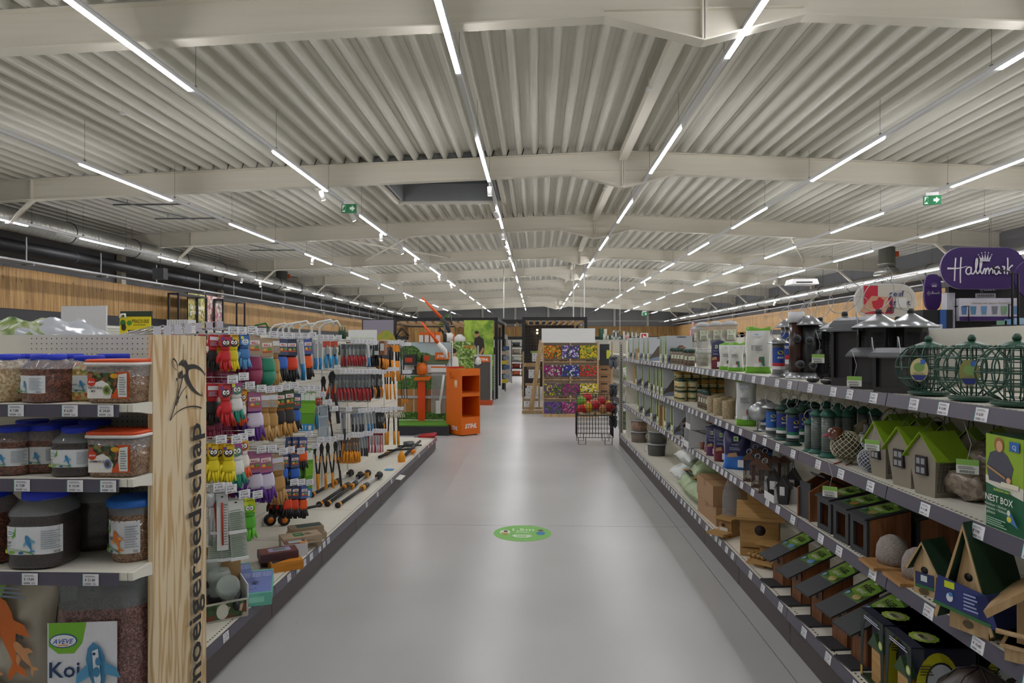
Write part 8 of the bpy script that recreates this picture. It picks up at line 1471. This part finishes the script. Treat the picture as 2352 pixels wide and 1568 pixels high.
# merchandise on top of them
def goods(n, px0, px1, Y, z0, hs, cols, nm, cat, lbl, grp, w=.08):
    for i in range(n):
        px = px0 + (px1 - px0) * i / max(1, n - 1); q = onY(px, 794, Y); h = R.uniform(*hs); c = cols[i % len(cols)]
        b = MB().box(-w / 2, w / 2, -.05, .1, 0, h, c); p = Print(o=(0, -.05, 0)); p.rect(-w * .4, w * .4, h * .3, h * .8, '#dcdcd8' if i % 2 else '#3a3c40')
        thing(nm, lbl % th(i), cat, [('carton', b), ('label', p)], loc=(q.x, q.y, z0), group=grp)
rk = onY(1700, 794, 8.0)
for j, (px, n) in enumerate(((1716, 8), (1760, 8))):
    q = onY(px, 794, 8.2); thing('magazine_file', 'black slanted magazine file above the right gondola, %s' % ('left', 'right')[j], 'file box', [('side', MB().prism([(-.12, 0), (.0, 0), (-.12, .12)], (0, -.06, 0), (1, 0, 0), (0, 0, 1), .12, '#232326'))], loc=(q.x - .03, q.y, H + .02))
    for i in range(n): thing('white_booklet', 'white booklet standing in the %s black file, place %s' % (('left', 'right')[j], th(i)), 'booklet', [(None, MB().box(-.007, .007, -.05, .05, 0, .115, '#d2cfcc'))], loc=(q.x - .0 + i * .02, q.y + .0, H + .02), group='booklets in the black files')
goods(3, 1692, 1704, 8.4, H + .02, (.14, .15), ['#b8954a'], 'product_box', 'box', 'yellow-brown pack left of the black files, %s', 'packs left of the files')
goods(14, 1560, 1680, 10.5, H - .02, (.09, .12), ['#3a3c3a', '#6a6c64', '#8a8478', '#4a5048'], 'product_box', 'box', 'small dark pack in the row above the top shelf bins, %s', 'dark packs above the far shelves')
b = MB().lathe([(.035, 0), (.04, .01), (.04, .11), (.014, .16), (.014, .2)], M('#e0a8b0', .15), 14); thing('pink_bottle', 'pink glass bottle standing above the far shelves', 'bottle', [('bottle', b), ('cap', MB().lathe([(.017, .2), (.017, .235)], '#e8c8cc', 10))], loc=onY(1591, 778, 9.5))
q = onY(1480, 780, 14); thing('red_white_sign', 'small square red and white fire sign above the far shelves', 'sign', [('panel', MB().box(-.08, .08, 0, .02, -.03, .14, '#e6e6e6')), ('print', Print().rect(-.06, .04, -.0, .12, '#c4202c').rect(-.03, -.01, .02, .1, '#fff').ell(.01, .05, .02, .03, '#fff')), ('stand', MB().box(-.02, .02, .02, .04, -.3, .1, '#bbb'))], loc=q)
q = onY(1440, 778, 14.5); thing('pink_tub', 'pink and white cup on the far shelf top', 'tub', [('cup', MB().lathe([(.04, 0), (.055, .07)], '#d8a0a4', 14)), ('rim', MB().lathe([(.06, .07), (.06, .08)], '#e8e4e4', 14))], loc=q)
goods(20, 1382, 1470, 22, 1.85, (.1, .3), ['#6f7a72', '#c9cdc8', '#8a9a94', '#b0b4ac', '#3f6a54'], 'product_box', 'box', 'pale pack on the far gondola top, %s from the left', 'packs on the far gondola', w=.05)
thing('green_umbrella', 'dark green folded roll standing on the far gondola', 'roll', [(None, MB().tube([(0, 0, 0), (0, 0, .35)], .07, '#245a44', 10))], loc=onY(1381, 780, 22)); thing('cream_roll', 'cream folded roll standing next to the dark green roll', 'roll', [(None, MB().tube([(0, 0, 0), (0, 0, .35)], .06, '#d0cdb8', 10))], loc=onY(1390, 780, 22))
# left side: header board, sacks, yellow sign, packs, wire handles
YH = 8.0; k = YH / F; q = onY(140, 703, YH); thing('blank_header_board', 'blank white header board rising behind the end unit', 'sign', [('board', MB().box(0, 121 * k, 0, .02, -58 * k, 0, '#d0d1d2')), ('panel', MB().box(6 * k, 115 * k, .03, .05, -130 * k, -55 * k, '#b9bcac')), ('post', MB().box(8 * k, 12 * k, .02, .04, -200 * k, -50 * k, '#c9cbc0'))], loc=q, rz=-.14)
for i, (px, c, s) in enumerate(((30, '#6a6a30', 61), (75, '#5a7a44', 62), (140, '#b9bdc4', 63))):
    b = bag(.5, .8, .2, photo('sack_print', ['#6f7a34', '#3f6a2a', '#8a9a50', '#c9ccc4'], 9, kind='NOISE') if i < 2 else M(c, .2), .02, seed=s, topflat=False); q = onY(px, 794, 3.6); thing('soil_sack', ('olive printed', 'green leafy printed', 'silver-white')[i] + ' sack lying on the shelf behind the peg panel', 'sack', [(None, b)], loc=(q.x - .25 + .35, q.y + .2, 1.67), rx=-PI / 2, rz=PI / 2, s=(.62, 1.15, .62))
plain_gondola('low cream rack carrying the large sacks behind the end unit', -3.25, 3.1, 4.4, 1.58, .8)
q = onY(275, 730, 7.0); k = 7 / F; thing('yellow_product_sign', 'yellow sign reading PYRALE DU BUIS behind the end unit', 'sign', [('panel', MB().box(0, 75 * k, 0, .02, -38 * k, 3 * k, '#e0cc10')), ('lettering', Print().text('PYRALE DU BUIS', 30 * k, -12 * k, 12 * k, '#1f2a14', .02, w=42 * k).lines(34 * k, 64 * k, -17 * k, -14 * k, 1, '#2f3a1c').ell(8 * k, -12 * k, 7 * k, 8 * k, '#2f6a2a').ell(24 * k, -12 * k, 6 * k, 6 * k, '#4a8a2c').ell(10 * k, -22 * k, 6 * k, 8 * k, '#2c2c1c')), ('arch', MB().tube([(2 * k, -.01, 0), (6 * k, -.01, 8 * k), (14 * k, -.01, 9 * k), (16 * k, -.01, 0)], .012, '#dfe6dc', 5)), ('backing', MB().box(-2 * k, 76 * k, .02, .04, -2 * k, 16 * k, '#26382a'))], loc=q, rz=-.05)
for i in range(7): q = onY(300 + i * 11, 780, 5.4); thing('brown_pack', 'small brown pack hanging behind the wooden sign, %s' % th(i), 'pack', [(None, MB().box(-.022, .022, 0, .03, -.12, .02, '#6a5242'))], loc=q + Vector((0, 0, .06)), group='brown packs behind the sign')
for i in range(9):
    q = onY(385 + i * 5.6, 770, 4.2); thing('white_blister', 'white blister pack in the row above the wooden sign, %s' % th(i), 'pack', [(None, MB().box(-.006, .006, 0, .1, -.05, .1, '#dfe0e0'))], loc=q, group='white blister packs')
for i in range(16):
    q = onY(4 + i * 6.5, 752, 11.5); thing('hanging_pack', 'small dark pack with red dot on the wall hooks at far left, %s' % th(i), 'pack', [('pack', MB().box(-.02, .02, 0, .03, -.12, .02, '#3c4a34')), ('dot', MB().box(-.012, .012, -.004, 0, -.1, -.06, ('#b03a2a', '#c8b02c')[i % 2]))], loc=q, group='small packs on the left wall hooks')
b = MB(); 
for i in range(6): a = onX(250 + 30 * i, 770 - i * 1.0, -1.95 - .0 * i)
for i in range(7):
    q = onY(270 + i * 26, 772 - i * 2.5, 3.5 + i * .12); 
    thing('long_peg_hook', 'long wire peg hook sticking up behind the wooden sign, %s' % th(i), 'hook', [('wire', MB().tube([(-.3, .1, -.03), (-.02, .0, .0), (.25, -.1, .05)], .0035, wireM, 5)), ('tag', MB().box(.25, .29, -.1, -.098, .0, .05, '#cfcfdb'))], loc=q, group='long peg hooks')
for i, (px, s, m) in enumerate(((622, 1, '#dfe2df'), (638, .9, '#dfe2df'), (650, 1.1, '#dfe2df'), (664, 1.2, '#dfe2df'), (688, 1, '#dfe2df'), (716, 1.3, '#dfe2df'), (734, 1.2, '#dfe2df'), (577, 1, '#1f6a34'))):
    q = onY(px, 768, 7.2); thing('bow_saw_handle', ('white' if i < 7 else 'dark green') + ' curved tool handle above the glove rows, %s from the left' % th(i), 'garden tool', [('frame', MB().tube([(0, 0, -.08), (.0, 0, .06), (.05, 0, .1), (.16, 0, .12), (.19, 0, .07)], .011, m, 6)), ('blade', MB().tube([(0, 0, -.08), (.17, 0, -.06)], .006, '#8a8c90', 4))], loc=q, s=s)
goods(22, 610, 880, 7.4, 1.55, (.1, .17), ['#d8d8d2', '#5a6a50', '#c9cdd0', '#8a5a3a', '#b9b9b4', '#3c4a3c'], 'product_box', 'box', 'small boxed item behind the top hooks of the left gondola, %s', 'boxes behind the top hooks', w=.05)
for i in range(3): q = onY(780 + i * 6, 778, 9); thing('green_bottle', 'slim dark green bottle above the pegboard, %s' % th(i), 'bottle', [('bottle', MB().lathe([(.02, 0), (.02, .1), (.008, .13), (.008, .16)], '#2a4a34', 8))], loc=q, group='green bottles')
# posters on the left wall, black cube frames
k = 26 / F
q = onX(430, 794, -13.4); 
def wallposter(lb, x0, x1, y0, y1, cols, txt, nm):
    a = onX(x0, y1, -13.0); b_ = onX(x1, y0, -13.0); h = (b_.y - a.y); z1 = onX(x0, y0, -13.0).z; z0 = a.z
    p = Print(o=(0, 0, 0), ux=(0, 1, 0)); p.rect(0, h, 0, z1 - z0, photo(nm, cols, 3 if txt else 6, kind='NOISE' if txt else 'VORONOI'))
    if txt: p.text('Laat je verbeelding', .15, (z1 - z0) * .55, .26, '#f2f4ee', .01, w=h * .85).text('groeien.', .15, (z1 - z0) * .4, .26, '#f2f4ee', .01)
    thing('wall_poster', lb, 'poster', [('panel', MB().box(-.05, 0, 0, h, 0, z1 - z0, '#2a2e24')), ('print', p)], loc=(-13.0, a.y, z0))
wallposter('lit green poster with white words on the left wall', 432, 470, 672, 752, ['#2c3a14', '#6a7a2c', '#c8b45c', '#4a3a1c', '#e8dca0'], True, 'forest_photo'); wallposter('bright poster with pink flowers and rabbit on the left wall', 474, 512, 678, 752, ['#d8c8c0', '#c45a7a', '#f0e6e0', '#8a6a50', '#c8a08a'], False, 'rabbit_photo')
for i, (x0, x1, yt) in enumerate(((410, 474, 672), (512, 562, 686))):
    a = onX(x0, yt, -12.6); b_ = onX(x1, yt, -12.6); z = a.z; e = MB(); P = []
    for y in (a.y, b_.y):
        for x in (-12.6, -12.95): P.append(('post', MB().box(x - .03, x + .03, y - .03, y + .03, 0, z, black)))
        P.append(('cross_bar', MB().box(-12.95, -12.6, y - .03, y + .03, z - .06, z, black)))
    for x in (-12.6, -12.95): P.append(('top_bar', MB().box(x - .03, x + .03, a.y, b_.y, z - .06, z, black)))
    thing('cube_frame', 'black open cube frame by the left wall, %s' % ('around the green poster', 'to the right of the posters')[i], 'frame', P)
